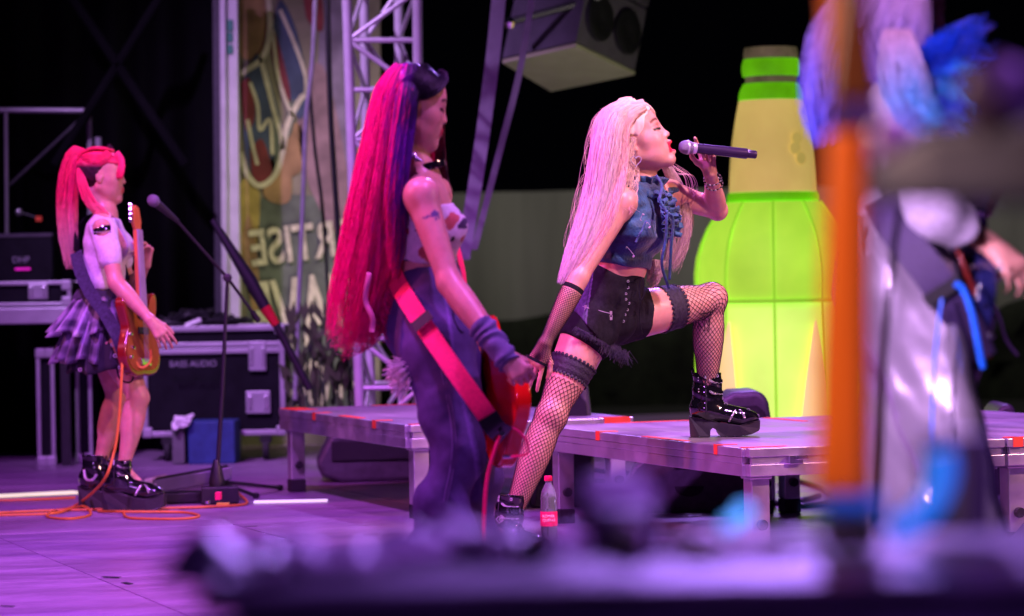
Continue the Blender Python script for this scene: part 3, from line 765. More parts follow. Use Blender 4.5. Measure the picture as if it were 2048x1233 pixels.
# tall cream leaf-shaped panels sewn on the lower body
for th0 in (-1.25, -2.3, 0.2):
    V = []; fs = []
    for i, py in enumerate(np.linspace(955, 640, 20)):
        f_ = (955 - py) / 315; hw = .20 * (1 - f_ ** 2.2) + .01
        for sgn in (-1, 0, 1):
            a_ = th0 + sgn * hw * .9 + f_ * .08; R1 = 150 * k_ + .045 + .03 * math.sin(math.pi * (py - 600) / 360)
            V.append((R1 * math.cos(a_), R1 * math.sin(a_), zs(py)))
        if i:
            n0 = (i - 1) * 3; fs += [(n0, n0 + 1, n0 + 4, n0 + 3), (n0 + 1, n0 + 2, n0 + 5, n0 + 4)]
    o = mesh_obj("cream_panel", V, fs, G5, bt, smooth=True, world=False); so = o.modifiers.new("t", 'SOLIDIFY'); so.thickness = .01
# faint leaf mark and lettering on the label
M['label_print'] = glow("label_print", srgb(.76, .68, .33), .66)
for k, (dx, py) in enumerate(((40, 300), (52, 320), (46, 280))):
    a_ = -math.pi / 2 + dx / 80 * .95; R1 = (66 + (py - 202) / 183 * 22) * k_ + .018
    s = MB(); s.lathe([(.001, -.003), (.034, -.003), (.034, .003), (.001, .003)], (R1 * math.cos(a_), R1 * math.sin(a_), zs(py)), 14, R=frame((math.cos(a_), math.sin(a_), 0))[:, [1, 2, 0]]); s.build("label_print", M['label_print'], bt, world=False, bevel=.002)
# its twin seen edge-on at the far right edge of the frame behind the pole
M['stripe'] = glow("stripe_panel", srgb(.80, .76, .30), .5, .3, 9)
s = MB(); a, b_ = P(1700, 640, 17.5), P(1722, 850, 17.5); s.box(((a + b_) / 2), (.06, .05, abs(a[2] - b_[2]) + .1)); tag(s.build("lit_banner_pole", M['stripe']), "thin yellow lit strip between the orange neck and the white trousers", "light strip")
# cables lying on the floor under and beside the platforms
for k, pts in enumerate([[(1560, 985), (1600, 1000), (1640, 992)], [(1545, 1005), (1600, 1012), (1680, 1004)], [(1180, 940), (1240, 948), (1330, 944)], [(1150, 960), (1230, 966), (1300, 958)], [(1560, 970), (1590, 962), (1640, 975), (1660, 990)]]):
    g_ = [GZ(x, y, .012) for x, y in pts]
    cable("floor_cable", g_, .012, M['cable_black'], ["black cable on the floor just right of the near platform leg", "lowest black cable right of the near platform leg", "upper thin cable on the floor seen under the near platform", "lower thin cable on the floor seen under the near platform", "looped black cable on the floor below the glowing bottle"][k])
for k, pts in enumerate([[(690, 985), (860, 1015), (1000, 1010)]]):
    pass
# wooden kerb / pale bench beyond the far right
s = MB(); a = P(1985, 858, 15); s.box((a[0] + .6, 15, a[2] - .03), (1.4, .3, .05)); s.box((a[0] + .6, 15.1, (a[2] - .055) / 2), (1.3, .12, a[2] - .055))
tag(s.build("pale_bench", mat("pale_bench_paint", (.35, .33, .18), .6)), "pale yellowish bench edge behind the platform at the right photo edge", "bench")
# ------------------------------------------------------------------ signed-distance modelling: one continuous skin per body
class Field:
    def __init__(s, lo, hi, h):
        s.lo = np.array(lo, float); s.h = h
        s.n = np.ceil((np.array(hi) - s.lo) / h).astype(int) + 1
        s.v = np.full(tuple(s.n), 1.0, np.float32)
    def copy(s):
        f = Field.__new__(Field); f.lo, f.h, f.n, f.v = s.lo, s.h, s.n, s.v.copy(); return f
    def win(s, lo, hi):
        a = np.clip(np.floor((np.asarray(lo) - s.lo) / s.h).astype(int), 0, s.n)
        b = np.clip(np.ceil((np.asarray(hi) - s.lo) / s.h).astype(int) + 1, 0, s.n)
        if np.any(b <= a): return None
        g = [(s.lo[k] + np.arange(a[k], b[k]) * s.h).astype(np.float32) for k in range(3)]
        return (slice(a[0], b[0]), slice(a[1], b[1]), slice(a[2], b[2])), g[0][:, None, None], g[1][None, :, None], g[2][None, None, :]
    def put(s, fn, lo, hi, k, sub=False, pad=None):
        pad = (k + 3 * s.h) if pad is None else pad
        w = s.win(np.asarray(lo) - pad, np.asarray(hi) + pad)
        if w is None: return
        sl, X, Y, Z = w
        d = fn(X, Y, Z); v = s.v[sl]
        if sub: d = -d
        if k > 0:
            hh = np.maximum(k - np.abs(v - d), 0) / k
            q = hh * hh * k * 0.25
            s.v[sl] = (np.maximum(v, d) + q) if sub else (np.minimum(v, d) - q)
        else:
            s.v[sl] = np.maximum(v, d) if sub else np.minimum(v, d)
    def cone(s, a, b, ra, rb, k=0.02, side=None, ratio=1.0, sub=False, grow=0.0):
        a = np.asarray(a, float); b = np.asarray(b, float); ra += grow; rb += grow
        ba = b - a; L2 = float(np.dot(ba, ba)) + 1e-12
        R = max(ra, rb) * max(1.0, ratio)
        if side is not None:
            sd = np.asarray(side, float); sd = sd / np.linalg.norm(sd)
        def fn(X, Y, Z):
            x, y, z = X - a[0], Y - a[1], Z - a[2]
            t = np.clip((x * ba[0] + y * ba[1] + z * ba[2]) / L2, 0, 1)
            x = x - t * ba[0]; y = y - t * ba[1]; z = z - t * ba[2]
            if side is not None:
                q = (x * sd[0] + y * sd[1] + z * sd[2]) * (1.0 / ratio - 1.0)
                x = x + q * sd[0]; y = y + q * sd[1]; z = z + q * sd[2]
            return np.sqrt(x * x + y * y + z * z) - (ra + (rb - ra) * t)
        s.put(fn, np.minimum(a, b) - R, np.maximum(a, b) + R, k, sub)
    def ell(s, c, r, Rm=None, k=0.02, sub=False, grow=0.0):
        c = np.asarray(c, float); r = np.asarray(r, float) + grow
        R = np.eye(3) if Rm is None else np.asarray(Rm)
        ext = np.sqrt((R ** 2 * (r ** 2)[None, :]).sum(1))
        def fn(X, Y, Z):
            x, y, z = X - c[0], Y - c[1], Z - c[2]
            l = [(x * R[0, i] + y * R[1, i] + z * R[2, i]) for i in range(3)]
            k0 = np.sqrt(sum((l[i] / r[i]) ** 2 for i in range(3))); k1 = np.sqrt(sum((l[i] / r[i] ** 2) ** 2 for i in range(3))) + 1e-9
            return k0 * (k0 - 1.0) / k1
        s.put(fn, c - ext, c + ext, k, sub)
    def chain(s, pts, rad, k=0.012, soft=.006):
        pts = [np.asarray(p, float) for p in pts]; R = max(rad)
        def fn(X, Y, Z):
            o = None
            for i in range(len(pts) - 1):
                a, ba = pts[i], pts[i + 1] - pts[i]; L2 = float(np.dot(ba, ba)) + 1e-12
                x, y, z = X - a[0], Y - a[1], Z - a[2]
                t = np.clip((x * ba[0] + y * ba[1] + z * ba[2]) / L2, 0, 1)
                x = x - t * ba[0]; y = y - t * ba[1]; z = z - t * ba[2]
                d = np.sqrt(x * x + y * y + z * z) - (rad[i] + (rad[i + 1] - rad[i]) * t)
                if o is None: o = d
                else: o = np.minimum(o, d)
            return o
        s.put(fn, np.min(pts, 0) - R, np.max(pts, 0) + R, k)
    def cut(s, p, n):
        """remove everything on the side the normal n points to"""
        p = np.asarray(p, float); n = np.asarray(n, float); n = n / np.linalg.norm(n)
        X = (s.lo[0] + np.arange(s.n[0]) * s.h)[:, None, None]; Y = (s.lo[1] + np.arange(s.n[1]) * s.h)[None, :, None]; Z = (s.lo[2] + np.arange(s.n[2]) * s.h)[None, None, :]
        s.v = np.maximum(s.v, ((X - p[0]) * n[0] + (Y - p[1]) * n[1] + (Z - p[2]) * n[2]).astype(np.float32))
    def warp(s, fn, band=0.05):
        """add fn(x,y,z) near the surface: folds and creases"""
        ix = np.argwhere(np.abs(s.v) < band)
        p = s.lo + ix * s.h
        s.v[ix[:, 0], ix[:, 1], ix[:, 2]] += fn(p[:, 0], p[:, 1], p[:, 2]).astype(np.float32)
    def sample(s, p):
        p = np.asarray(p, float); q = (p - s.lo) / s.h
        q = np.clip(q, 0, s.n - 1.001); i = q.astype(int); f = q - i
        v = 0
        for dx in (0, 1):
            for dy in (0, 1):
                for dz in (0, 1):
                    w = (f[..., 0] if dx else 1 - f[..., 0]) * (f[..., 1] if dy else 1 - f[..., 1]) * (f[..., 2] if dz else 1 - f[..., 2])
                    v = v + w * s.v[i[..., 0] + dx, i[..., 1] + dy, i[..., 2] + dz]
        return v
    def polygons(s):
        v = s.v; sg = v < 0
        n = np.array(v.shape) - 1
        cnt = np.zeros(n, np.uint8)
        for dx in (0, 1):
            for dy in (0, 1):
                for dz in (0, 1): cnt += sg[dx:n[0] + dx, dy:n[1] + dy, dz:n[2] + dz]
        act = np.argwhere((cnt > 0) & (cnt < 8))
        idx = np.full(n, -1, np.int32); idx[act[:, 0], act[:, 1], act[:, 2]] = np.arange(len(act))
        cs = [(a, b, c) for a in (0, 1) for b in (0, 1) for c in (0, 1)]
        cv = np.stack([v[act[:, 0] + a, act[:, 1] + b, act[:, 2] + c] for a, b, c in cs], 1)
        acc = np.zeros((len(act), 3)); num = np.zeros(len(act))
        for i in range(8):
            for j in range(i + 1, 8):
                df = [abs(cs[i][k] - cs[j][k]) for k in range(3)]
                if sum(df) != 1: continue
                a, b = cv[:, i], cv[:, j]; m = (a < 0) != (b < 0)
                t = np.where(m, a / (a - b + 1e-12 * (a == b)), 0)
                pos = np.array(cs[i])[None] + t[:, None] * (np.array(cs[j]) - np.array(cs[i]))[None]
                acc += pos * m[:, None]; num += m
        V = s.lo + (act + acc / num[:, None]) * s.h
        Fs = []
        for ax in range(3):
            o = [x for x in range(3) if x != ax]
            sl0 = [slice(None)] * 3; sl1 = [slice(None)] * 3
            sl0[ax] = slice(0, -1); sl1[ax] = slice(1, None)
            e = np.argwhere(sg[tuple(sl0)] != sg[tuple(sl1)])
            e = e[(e[:, o[0]] > 0) & (e[:, o[1]] > 0) & (e[:, o[0]] < n[o[0]]) & (e[:, o[1]] < n[o[1]])]
            q = []
            for (d0, d1) in ((1, 1), (0, 1), (0, 0), (1, 0)):
                t = e.copy(); t[:, o[0]] -= d0; t[:, o[1]] -= d1; q.append(idx[t[:, 0], t[:, 1], t[:, 2]])
            q = np.stack(q, 1)
            neg = sg[e[:, 0], e[:, 1], e[:, 2]]
            if ax == 1: neg = ~neg
            q[~neg] = q[~neg][:, ::-1]
            Fs.append(q)
        Fa = np.concatenate(Fs)
        return V, Fa[(Fa >= 0).all(1)]
    def mesh(s, name, material, parent=None, colfn=None, relax=3):
        V, Fa = s.polygons()
        for _ in range(relax):
            acc = np.zeros_like(V); num = np.zeros(len(V))
            for a, b in ((0, 1), (1, 2), (2, 3), (3, 0)):
                for p, q in ((a, b), (b, a)):
                    for k in range(3): acc[:, k] += np.bincount(Fa[:, p], V[Fa[:, q], k], len(V))
                    num += np.bincount(Fa[:, p], minlength=len(V))
            V = 0.5 * V + 0.5 * acc / np.maximum(num, 1)[:, None]
        col = colfn(V) if colfn else None
        return mesh_obj(name, V, Fa, material, parent, True, True, col)

def nrm(v):
    v = np.asarray(v, float); return v / np.linalg.norm(v)
def rot_axis(v, ax, ang):
    ax = nrm(ax); v = np.asarray(v, float); c, s_ = math.cos(ang), math.sin(ang)
    return v * c + np.cross(ax, v) * s_ + ax * np.dot(ax, v) * (1 - c)

def hand(Fd, wrist, direction, palm_n, curls, thumb, sc=1.0, right=True, spread=0.09, grow=0.0, fing=True, wr=0.021):
    """palm, four unequal bent fingers and a thumb that leaves the side of the palm; palm_n points out of the palm"""
    d = nrm(direction); n = nrm(np.asarray(palm_n) - d * np.dot(palm_n, d))
    s_ = np.cross(d, n) * (1 if right else -1)          # towards the thumb side
    w = np.asarray(wrist, float)
    kn = w + d * 0.082 * sc
    Fd.cone(w, w + d * 0.035 * sc, wr * sc, 0.017 * sc, 0.012, side=s_, ratio=1.25, grow=grow)
    for q in (-1, 0, 1):
        Fd.cone(w + d * .025 * sc + s_ * q * .012 * sc, kn + s_ * q * .025 * sc - d * abs(q) * .004 * sc, .014 * sc, .0115 * sc, .014, grow=grow)
    Fd.cone(w + d * .02 * sc + s_ * .016 * sc + n * .006 * sc, w + d * .05 * sc + s_ * .026 * sc + n * .010 * sc, .013 * sc, .012 * sc, .012, grow=grow)
    if not fing: return
    L = [(.040, .025, .019), (.044, .028, .020), (.041, .026, .020), (.032, .020, .018)]
    off = [.030, .0105, -.0095, -.028]
    for i in range(4):
        p = kn + s_ * off[i] * sc - d * (0, 0, .003, .010)[i] * sc
        dd = rot_axis(d, n, 0)
        dd = nrm(d + s_ * spread * (1.5, .4, -.6, -1.6)[i])
        ax = np.cross(dd, n)
        r = (.0088, .0090, .0085, .0075)[i] * sc
        for j in range(3):
            dd = rot_axis(dd, ax, curls[i][j])
            e = p + dd * L[i][j] * sc
            Fd.cone(p, e, r, r * .92, .003, grow=0); p = e; r *= .92
    t0, t1, t2 = thumb      # three directions given as (d, s, n) weights
    p = w + d * .028 * sc + s_ * .022 * sc + n * .006 * sc; r = .0125 * sc
    for tv, ln in ((t0, .036), (t1, .030), (t2, .025)):
        dd = nrm(d * tv[0] + s_ * tv[1] + n * tv[2]); e = p + dd * ln * sc
        Fd.cone(p, e, r, r * .88, .006, grow=0); p = e; r *= .86

class Head:
    def __init__(s, o, fwd, up, sc=1.0):
        s.o = np.asarray(o, float); s.R = frame(fwd, up); s.sc = sc
    def w(s, x, y, z): return s.o + s.R @ (np.array([x, y, z]) * s.sc)
    def loc(s, V): return ((V - s.o) @ s.R) / s.sc
    def build(s, Fd, neck, mouth=0.0, lips=1.0, nr=0.047):
        c, w, R = s.sc, s.w, s.R
        e = lambda p, r, k=.02, **q: Fd.ell(w(*p), np.array(r) * c, R, k * c, **q)
        n = lambda a, b, ra, rb, k=.01, **q: Fd.cone(w(*a), w(*b), ra * c, rb * c, k * c, **q)
        Fd.cone(neck, w(-.022, 0, -.075), nr, .044 * c, .03, side=R[:, 1], ratio=1.0)
        e((-.014, 0, .034), (.094, .074, .084), .01)
        e((.030, 0, .030), (.060, .064, .066), .03)
        e((.034, 0, -.030), (.055, .060, .078), .03)
        e((.040, 0, -.055), (.044, .052, .050), .03)
        for sg in (-1, 1):
            n((-.004, sg * .050, -.050), (.070, sg * .010, -.101), .018, .013, .028)
            n((.058, sg * .036, -.022), (.036, sg * .050, -.016), .016, .016, .03)
            n((.070, sg * .014, .026), (.062, sg * .042, .024), .013, .010, .018)
        e((.075, 0, -.102), (.017, .019, .014), .018)
        e((.072, 0, -.062), (.022, .027, .026), .018)
        # eye sockets, eyeballs, lids
        for sg in (-1, 1):
            e((.096, sg * .030, .004), (.013, .017, .010), .012, sub=True)
            e((.0765, sg * .031, .003), (.0125, .0145, .0115), .005)
        # nose
        n((.081, 0, .014), (.0985, 0, -.021), .0075, .0082, .014)
        e((.1000, 0, -.0265), (.0100, .0108, .0088), .006)
        for sg in (-1, 1):
            e((.0935, sg * .0108, -.0295), (.0082, .0066, .0070), .005)
            e((.0965, sg * .0058, -.0365), (.0042, .0030, .0028), .002, sub=True)
        # lips
        mo = mouth
        for sg in (-1, 1):
            n((.0985 * 1, 0, -.0555 + mo * .002), (.084, sg * .022, -.061), .0060 * lips, .0030, .004)
            n((.0965, 0, -.0670 - mo * .010), (.083, sg * .021, -.0625 - mo * .003), .0068 * lips, .0030, .004)
        if mo:
            e((.101, 0, -.0625 - mo * .003), (.012, .012, .0022 + mo * .0042), .003, sub=True)
        else:
            e((.101, 0, -.0615), (.007, .019, .0010), .002, sub=True)
        # ears
        for sg in (-1, 1):
            Re = R @ np.array([[1, 0, 0.18], [0, 1, 0], [-.18, 0, 1]])
            Fd.ell(w(-.010, sg * .073, -.004), np.array((.017, .0085, .030)) * c, frame(R[:, 0], R[:, 2]), .006 * c)
            Fd.ell(w(-.004, sg * .083, .000), np.array((.010, .0075, .019)) * c, R, .004 * c, sub=True)
            Fd.ell(w(.002, sg * .077, -.010), np.array((.004, .004, .007)) * c, R, .004 * c)
            e((-.003, sg * .0725, -.030), (.008, .006, .008), .004)
    def paint(s, V, col, lip=(.55, .03, .06), brow=(.10, .05, .04), shadow=(.25, .08, .07), closed=True, lipz=0.0):
        q = s.loc(V); x, y, z = q[:, 0], np.abs(q[:, 1]), q[:, 2]
        def mixc(m, c):
            m = np.clip(m, 0, 1)[:, None]; col[:] = col * (1 - m) + np.array(c) * m
        # cheeks
        mixc(.35 * np.exp(-(((x - .062) / .02) ** 2 + ((y - .042) / .018) ** 2 + ((z + .028) / .018) ** 2)), (.62, .20, .16))
        on = (x > .04)
        m = on * (1 - np.clip((np.abs(z + .0625 + lipz) - .0125 - lipz) / .003, 0, 1)) * (1 - np.clip((y - .021) / .004, 0, 1)) * (x > .083)
        mixc(m * (np.abs(x) > .0), lip)
        lid = on * np.exp(-(((y - .031) / .019) ** 4 + ((z - .008) / .0085) ** 4)) * (x > .055); mixc(.55 * lid, shadow)
        if closed:
            lash = on * ((y > .012) & (y < .054)) * np.clip(1.4 - np.abs(z - (-.0005 + .12 * np.maximum(y - .030, 0))) / .0040, 0, 1)
            mixc(lash * 1.6, (.006, .004, .005))
        else:
            eye = on * ((y - .031) ** 2 / .0135 ** 2 + (z - .002) ** 2 / .0055 ** 2 < 1); mixc(eye, (.55, .52, .50))
            ir = on * ((y - .029) ** 2 + (z - .002) ** 2 < .0062 ** 2); mixc(ir, (.01, .006, .005))
            lash = on * ((y > .014) & (y < .050)) * np.clip(1 - np.abs(z - .008) / .003, 0, 1); mixc(lash * 1.5, (.006, .004, .005))
        bz = .0285 + .004 * np.cos((y - .030) / .018 * 1.5)
        br = on * ((y > .012) & (y < .055)) * np.clip(1.5 - np.abs(z - bz) / .0040, 0, 1); mixc(br, brow)
        return col

def torso(Fd, J, grow=0.0, part='all', bust=1.0):
    """J: pelvis, waist, chest, neck, sr, sl, hr, hl, cf (chest facing), pf (pelvis facing), up"""
    cf, pf = nrm(J['cf']), nrm(J['pf'])
    Rc = frame(cf, J['chest'] - J['waist']); Rp = frame(pf, J['waist'] - J['pelvis'])
    c = J.get('sc', 1.0)
    g = grow
    mid = lambda a, b, t: a * (1 - t) + b * t
    if part in ('all', 'upper'):
        Fd.ell(J['chest'], np.array((.092, .128, .135)) * c, Rc, .04, grow=g)
        Fd.ell(mid(J['chest'], J['waist'], .62), np.array((.082, .112, .105)) * c, Rc, .04, grow=g)
        top = J['chest'] + Rc[:, 2] * .10 * c
        Fd.cone(J['sr'], J['sl'], .044 * c, .044 * c, .045, grow=g)
        if part == 'all':
            for sh in (J['sr'], J['sl']):
                Fd.cone(J['neck'] + Rc[:, 2] * .012, mid(J['neck'], sh, .72), .040 * c, .026 * c, .03)
                Fd.cone(sh, sh, .050 * c, .050 * c, .03)
            # collar bones
        for sg in (-1, 1):
            bpos = J['chest'] + Rc[:, 0] * .066 * c + Rc[:, 1] * sg * .060 * c - Rc[:, 2] * .012
            Fd.ell(bpos, np.array((.050, .054, .054)) * c * bust, Rc, .03, grow=g)
    if part in ('all', 'upper', 'lower'):
        Fd.ell(J['waist'], np.array((.080, .106, .10)) * c, Rp, .04, grow=g)
    if part in ('all', 'lower'):
        Fd.ell(J['pelvis'], np.array((.098, .152, .105)) * c, Rp, .05, grow=g)
        Fd.ell(mid(J['pelvis'], J['waist'], .45), np.array((.088, .128, .10)) * c, Rp, .04, grow=g)
        for sg in (-1, 1):
            Fd.ell(J['pelvis'] - Rp[:, 0] * .055 * c + Rp[:, 1] * sg * .065 * c - Rp[:, 2] * .035, np.array((.078, .078, .085)) * c, Rp, .035, grow=g)

def limb(Fd, a, b, prof, k=.015, grow=0.0, bow=None):
    """prof: (t, radius) pairs from a to b"""
    a = np.asarray(a, float); b = np.asarray(b, float)
    pts = []; rad = []
    tt = np.linspace(prof[0][0], prof[-1][0], 9); rr_ = smooth_path([(p[0], p[1], 0) for p in prof], 60)
    prof = [(t, float(np.interp(t, rr_[:, 0], rr_[:, 1])) + .0015) for t in tt]
    for t, r in prof:
        p = a + (b - a) * t
        if bow is not None: p = p + np.asarray(bow) * math.sin(math.pi * min(max(t, 0), 1))
        pts.append(p); rad.append(r + grow)
    Fd.chain(pts, rad, k)
THIGH = [(0, .088), (.2, .086), (.45, .078), (.7, .064), (.88, .054), (1, .050)]
SHIN = [(0, .050), (.12, .049), (.30, .054), (.5, .048), (.75, .036), (.92, .031), (1, .033)]
UARM = [(0, .046), (.2, .044), (.5, .040), (.85, .034), (1, .033)]
FARM = [(0, .034), (.15, .036), (.35, .036), (.7, .027), (.93, .021), (1, .0205)]

# ------------------------------------------------------------------ strands: hair, net and chains as thin tubes
def strands(name, P3, rad, material, parent, col=None, sides=3):
    """P3 (n,m,3) points, rad (n,m) radii"""
    n, m, _ = P3.shape
    t = np.gradient(P3, axis=1); t /= np.linalg.norm(t, axis=2, keepdims=True) + 1e-9
    ref = np.array([0.31, -0.9, 0.3]); ref /= np.linalg.norm(ref)
    u = ref - t * (t @ ref)[..., None]; u /= np.linalg.norm(u, axis=2, keepdims=True) + 1e-9
    w = np.cross(t, u)
    V = np.empty((n, m, sides, 3), np.float32)
    for k in range(sides):
        th = 2 * math.pi * k / sides
        V[:, :, k] = P3 + rad[..., None] * (math.cos(th) * u + math.sin(th) * w)
    base = (np.arange(n) * m * sides)[:, None, None] + (np.arange(m - 1) * sides)[None, :, None]
    k = np.arange(sides)[None, None, :]; k2 = (k + 1) % sides
    Fa = np.stack([base + k, base + k2, base + sides + k2, base + sides + k], -1).reshape(-1, 4)
    c = None
    if col is not None:
        if col.ndim == 2: col = np.repeat(col[:, None], m, 1)
        c = np.repeat(col[:, :, None], sides, 2).reshape(-1, 3)
    return mesh_obj(name, V.reshape(-1, 3), Fa, material, parent, True, True, c)

def hair_lock(rng, guide, wid, dep, n, m=18, r=.0011, cut=(.75, 1.0), wave=.012, clump=0.3, taper_end=True):
    """strands following a guide path; wid/dep: half widths along the path in the picture's plane and away"""
    g = smooth_path(guide, m)
    t = np.gradient(g, axis=0); t /= np.linalg.norm(t, axis=1)[:, None]
    dp = np.array([0, 1.0, 0]); sd = np.cross(t, dp); sd /= np.linalg.norm(sd, axis=1)[:, None]
    W_ = np.interp(np.linspace(0, 1, m), np.linspace(0, 1, len(wid)), wid); D_ = np.interp(np.linspace(0, 1, m), np.linspace(0, 1, len(dep)), dep)
    a = rng.uniform(0, 2 * math.pi, n); q = rng.uniform(.35, 1, n) ** .5
    u, v = q * np.cos(a), q * np.sin(a)
    nc = max(3, n // 40); cu_ = rng.uniform(-1, 1, (nc, 2)); cl = np.argmin((u[:, None] - cu_[:, 0]) ** 2 + (v[:, None] - cu_[:, 1]) ** 2, 1)
    s_ = np.linspace(0, 1, m)
    kk = clump * s_[None] ** 1.5
    U_ = u[:, None] * (1 - kk) + cu_[cl, 0][:, None] * kk; V2 = v[:, None] * (1 - kk) + cu_[cl, 1][:, None] * kk
    ln = rng.uniform(cut[0], cut[1], n); 
    P3 = np.empty((n, m, 3)); 
    ph = rng.uniform(0, 6.28, (n, 1)); fr = rng.uniform(2, 6, (n, 1))
    ss = s_[None] * ln[:, None]; xi = ss * (m - 1); i0 = np.clip(xi.astype(int), 0, m - 2); f = xi - i0
    G = g[i0] * (1 - f)[..., None] + g[i0 + 1] * f[..., None]
    Sd = sd[i0] * (1 - f)[..., None] + sd[i0 + 1] * f[..., None]
    Wi = W_[i0] * (1 - f) + W_[i0 + 1] * f; Di = D_[i0] * (1 - f) + D_[i0 + 1] * f
    wv = wave * s_[None] * np.sin(fr * s_[None] * 3 + ph)
    P3 = G + Sd * (U_ * Wi + wv)[..., None] + np.array([0, 1.0, 0]) * (V2 * Di + wv * .6)[..., None]
    rad = np.full((n, m), r) * (1 - .65 * s_[None] ** 3)
    return P3, rad, u, v

def net_on(Fd, axis, n_lines, s0, s1, pitch, r=.0009, rmax=.13, steps=110, lift=.0008, name="net", material=None, parent=None, r0=.012, ph=0.0, colr=None):
    """two families of helical threads laid on the surface around an axis curve"""
    ax = smooth_path(axis, 400)
    for _ in range(60): ax[1:-1] = .5 * ax[1:-1] + .25 * (ax[:-2] + ax[2:])
    seg = np.linalg.norm(np.diff(ax, axis=0), axis=1); S = np.concatenate([[0], np.cumsum(seg)])
    T = np.gradient(ax, axis=0); T /= np.linalg.norm(T, axis=1)[:, None]
    u = np.zeros_like(ax); a = np.array([0.2, -1.0, 0.1])
    for i in range(len(ax)):
        a = a - T[i] * np.dot(a, T[i]); a /= np.linalg.norm(a); u[i] = a
    w = np.cross(T, u)
    ss = np.linspace(s0 * S[-1], s1 * S[-1], steps)
    it = lambda A: np.stack([np.interp(ss, S, A[:, k]) for k in range(3)], 1)
    C, Ui, Wi = it(ax), it(u), it(w)
    pit = np.interp(np.linspace(0, 1, steps), np.linspace(0, 1, len(pitch)), pitch)
    turn = np.concatenate([[0], np.cumsum(np.diff(ss) * (pit[1:] + pit[:-1]) / 2)])
    out = []
    rr = np.arange(r0, rmax, .002)
    for sg in (-1, 1):
        for j in range(n_lines):
            th = 2 * math.pi * j / n_lines + sg * turn + ph
            dr = np.cos(th)[:, None] * Ui + np.sin(th)[:, None] * Wi
            pts = C[:, None] + dr[:, None] * rr[None, :, None]
            val = Fd.sample(pts)
            pos = val > 0
            k = np.argmax(pos, 1); k = np.where(pos.any(1), np.maximum(k, 1), len(rr) - 1)
            i = np.arange(steps); v0, v1 = val[i, k - 1], val[i, k]
            f = np.clip(v0 / (v0 - v1 - 1e-9), 0, 1)
            rad = rr[k - 1] + .002 * f + lift
            rad[1:-1] = .5 * rad[1:-1] + .25 * (rad[2:] + rad[:-2])
            out.append(C + dr * rad[:, None])
    P3 = np.array(out)
    return strands(name, P3, np.full(P3.shape[:2], r), material, parent, None)

def folds(*waves):
    """sum of creases: each (direction, frequency, amplitude, phase, warp direction, warp frequency)"""
    def fn(x, y, z):
        o = 0
        for d, f, a, p, wd, wf in waves:
            d = nrm(d); wd = nrm(wd)
            q = (x * d[0] + y * d[1] + z * d[2]) * f + p + 1.3 * np.sin((x * wd[0] + y * wd[1] + z * wd[2]) * wf + p * 2)
            c = np.sin(q)
            o = o + a * (np.abs(c) ** .7 * np.sign(c))
        return o
    return fn
def vnoise(V, sc, seed=0):
    r = np.random.RandomState(seed); o = 0
    for k in range(5):
        d = r.normal(size=3); d *= sc * (1 + k * .45) / np.linalg.norm(d)
        o = o + np.sin(V @ d + r.uniform(0, 6.28) + 1.5 * np.sin(V @ (d[[1, 2, 0]] * .7) + k))
    return o / 5
SKIN = (.58, .30, .22)
M['skin'] = mat("skin", SKIN, .38, 0, .07, 34, .10, 700, sss=.18, attr=True, spec=.5, rvar=.10)
M['cloth_col'] = mat("cloth", (1, 1, 1), .85, 0, .12, 60, .35, 700, attr=True, sheen=.15)
M['velvet'] = mat("blue_velvet", (1, 1, 1), .6, 0, .45, 34, .8, 120, attr=True, sheen=.25)
M['denim'] = mat("violet_denim", (1, 1, 1), .85, 0, .35, 70, .9, 420, attr=True, spec=.2)
M['twill'] = mat('violet_twill', (1, 1, 1), .75, 0, .12, 40, .25, 800, attr=True, spec=.25)
M['satin'] = mat("silver_satin", (1, 1, 1), .27, .72, .06, 10, .1, 60, attr=True)
M['hair'] = mat("hair", (1, 1, 1), .40, 0, .10, 60, attr=True, spec=.28)
M['net'] = mat("net_thread", (.012, .006, .014), .6)
M['lace'] = mat("black_lace", (.018, .014, .026), .7, 0, .5, 90, .6, 160)
M['black_cloth'] = mat("black_cloth", (.008, .008, .011), .85, 0, .3, 50, .4, 500, spec=.2)
M['silver'] = mat("silver_metal", (.80, .79, .82), .22, .65, .08, 30)

def scalp(hd, Fd, dirs, off=.006):
    """points lying just above the skull in the given head directions (front, left, up)"""
    out = []; o = hd.w(0, 0, .03); r_ = np.arange(.03, .16, .001)
    for d in dirs:
        v = hd.R @ nrm(d); p = o + v * r_[:, None]; k = np.argmax(Fd.sample(p) > 0); out.append(p[k] + v * off)
    return out

def hair_cap(hf, hd, grow=.008, hairline=.050, side=-.035):
    """a close cap over the skull, open at the face, ears free"""
    for c, r in (((-.014, 0, .034), (.094, .074, .084)), ((.030, 0, .030), (.060, .064, .066))):
        hf.ell(hd.w(*c), (np.array(r) + grow) * hd.sc, hd.R, .02)
    hf.ell(hd.w(.095, 0, hairline - .105), np.array((.075, .12, .105)) * hd.sc, hd.R, .006, sub=True)
    for sg in (-1, 1): hf.ell(hd.w(.050, sg * .085, side - .03), np.array((.066, .05, .075)) * hd.sc, hd.R, .006, sub=True)
    hf.ell(hd.w(.03, 0, -.175), np.array((.085, .12, .10)) * hd.sc, hd.R, .01, sub=True)

def skin_tone(V):
    a = vnoise(V, 26, 1)[:, None]; b = vnoise(V, 70, 2)[:, None]; r_ = vnoise(V, 150, 3)[:, None]
    c = np.array(SKIN)[None] * (1 + .08 * a + .04 * r_); return c * (1 + np.array((.02, -.07, -.06))[None] * (b + .6 * r_))
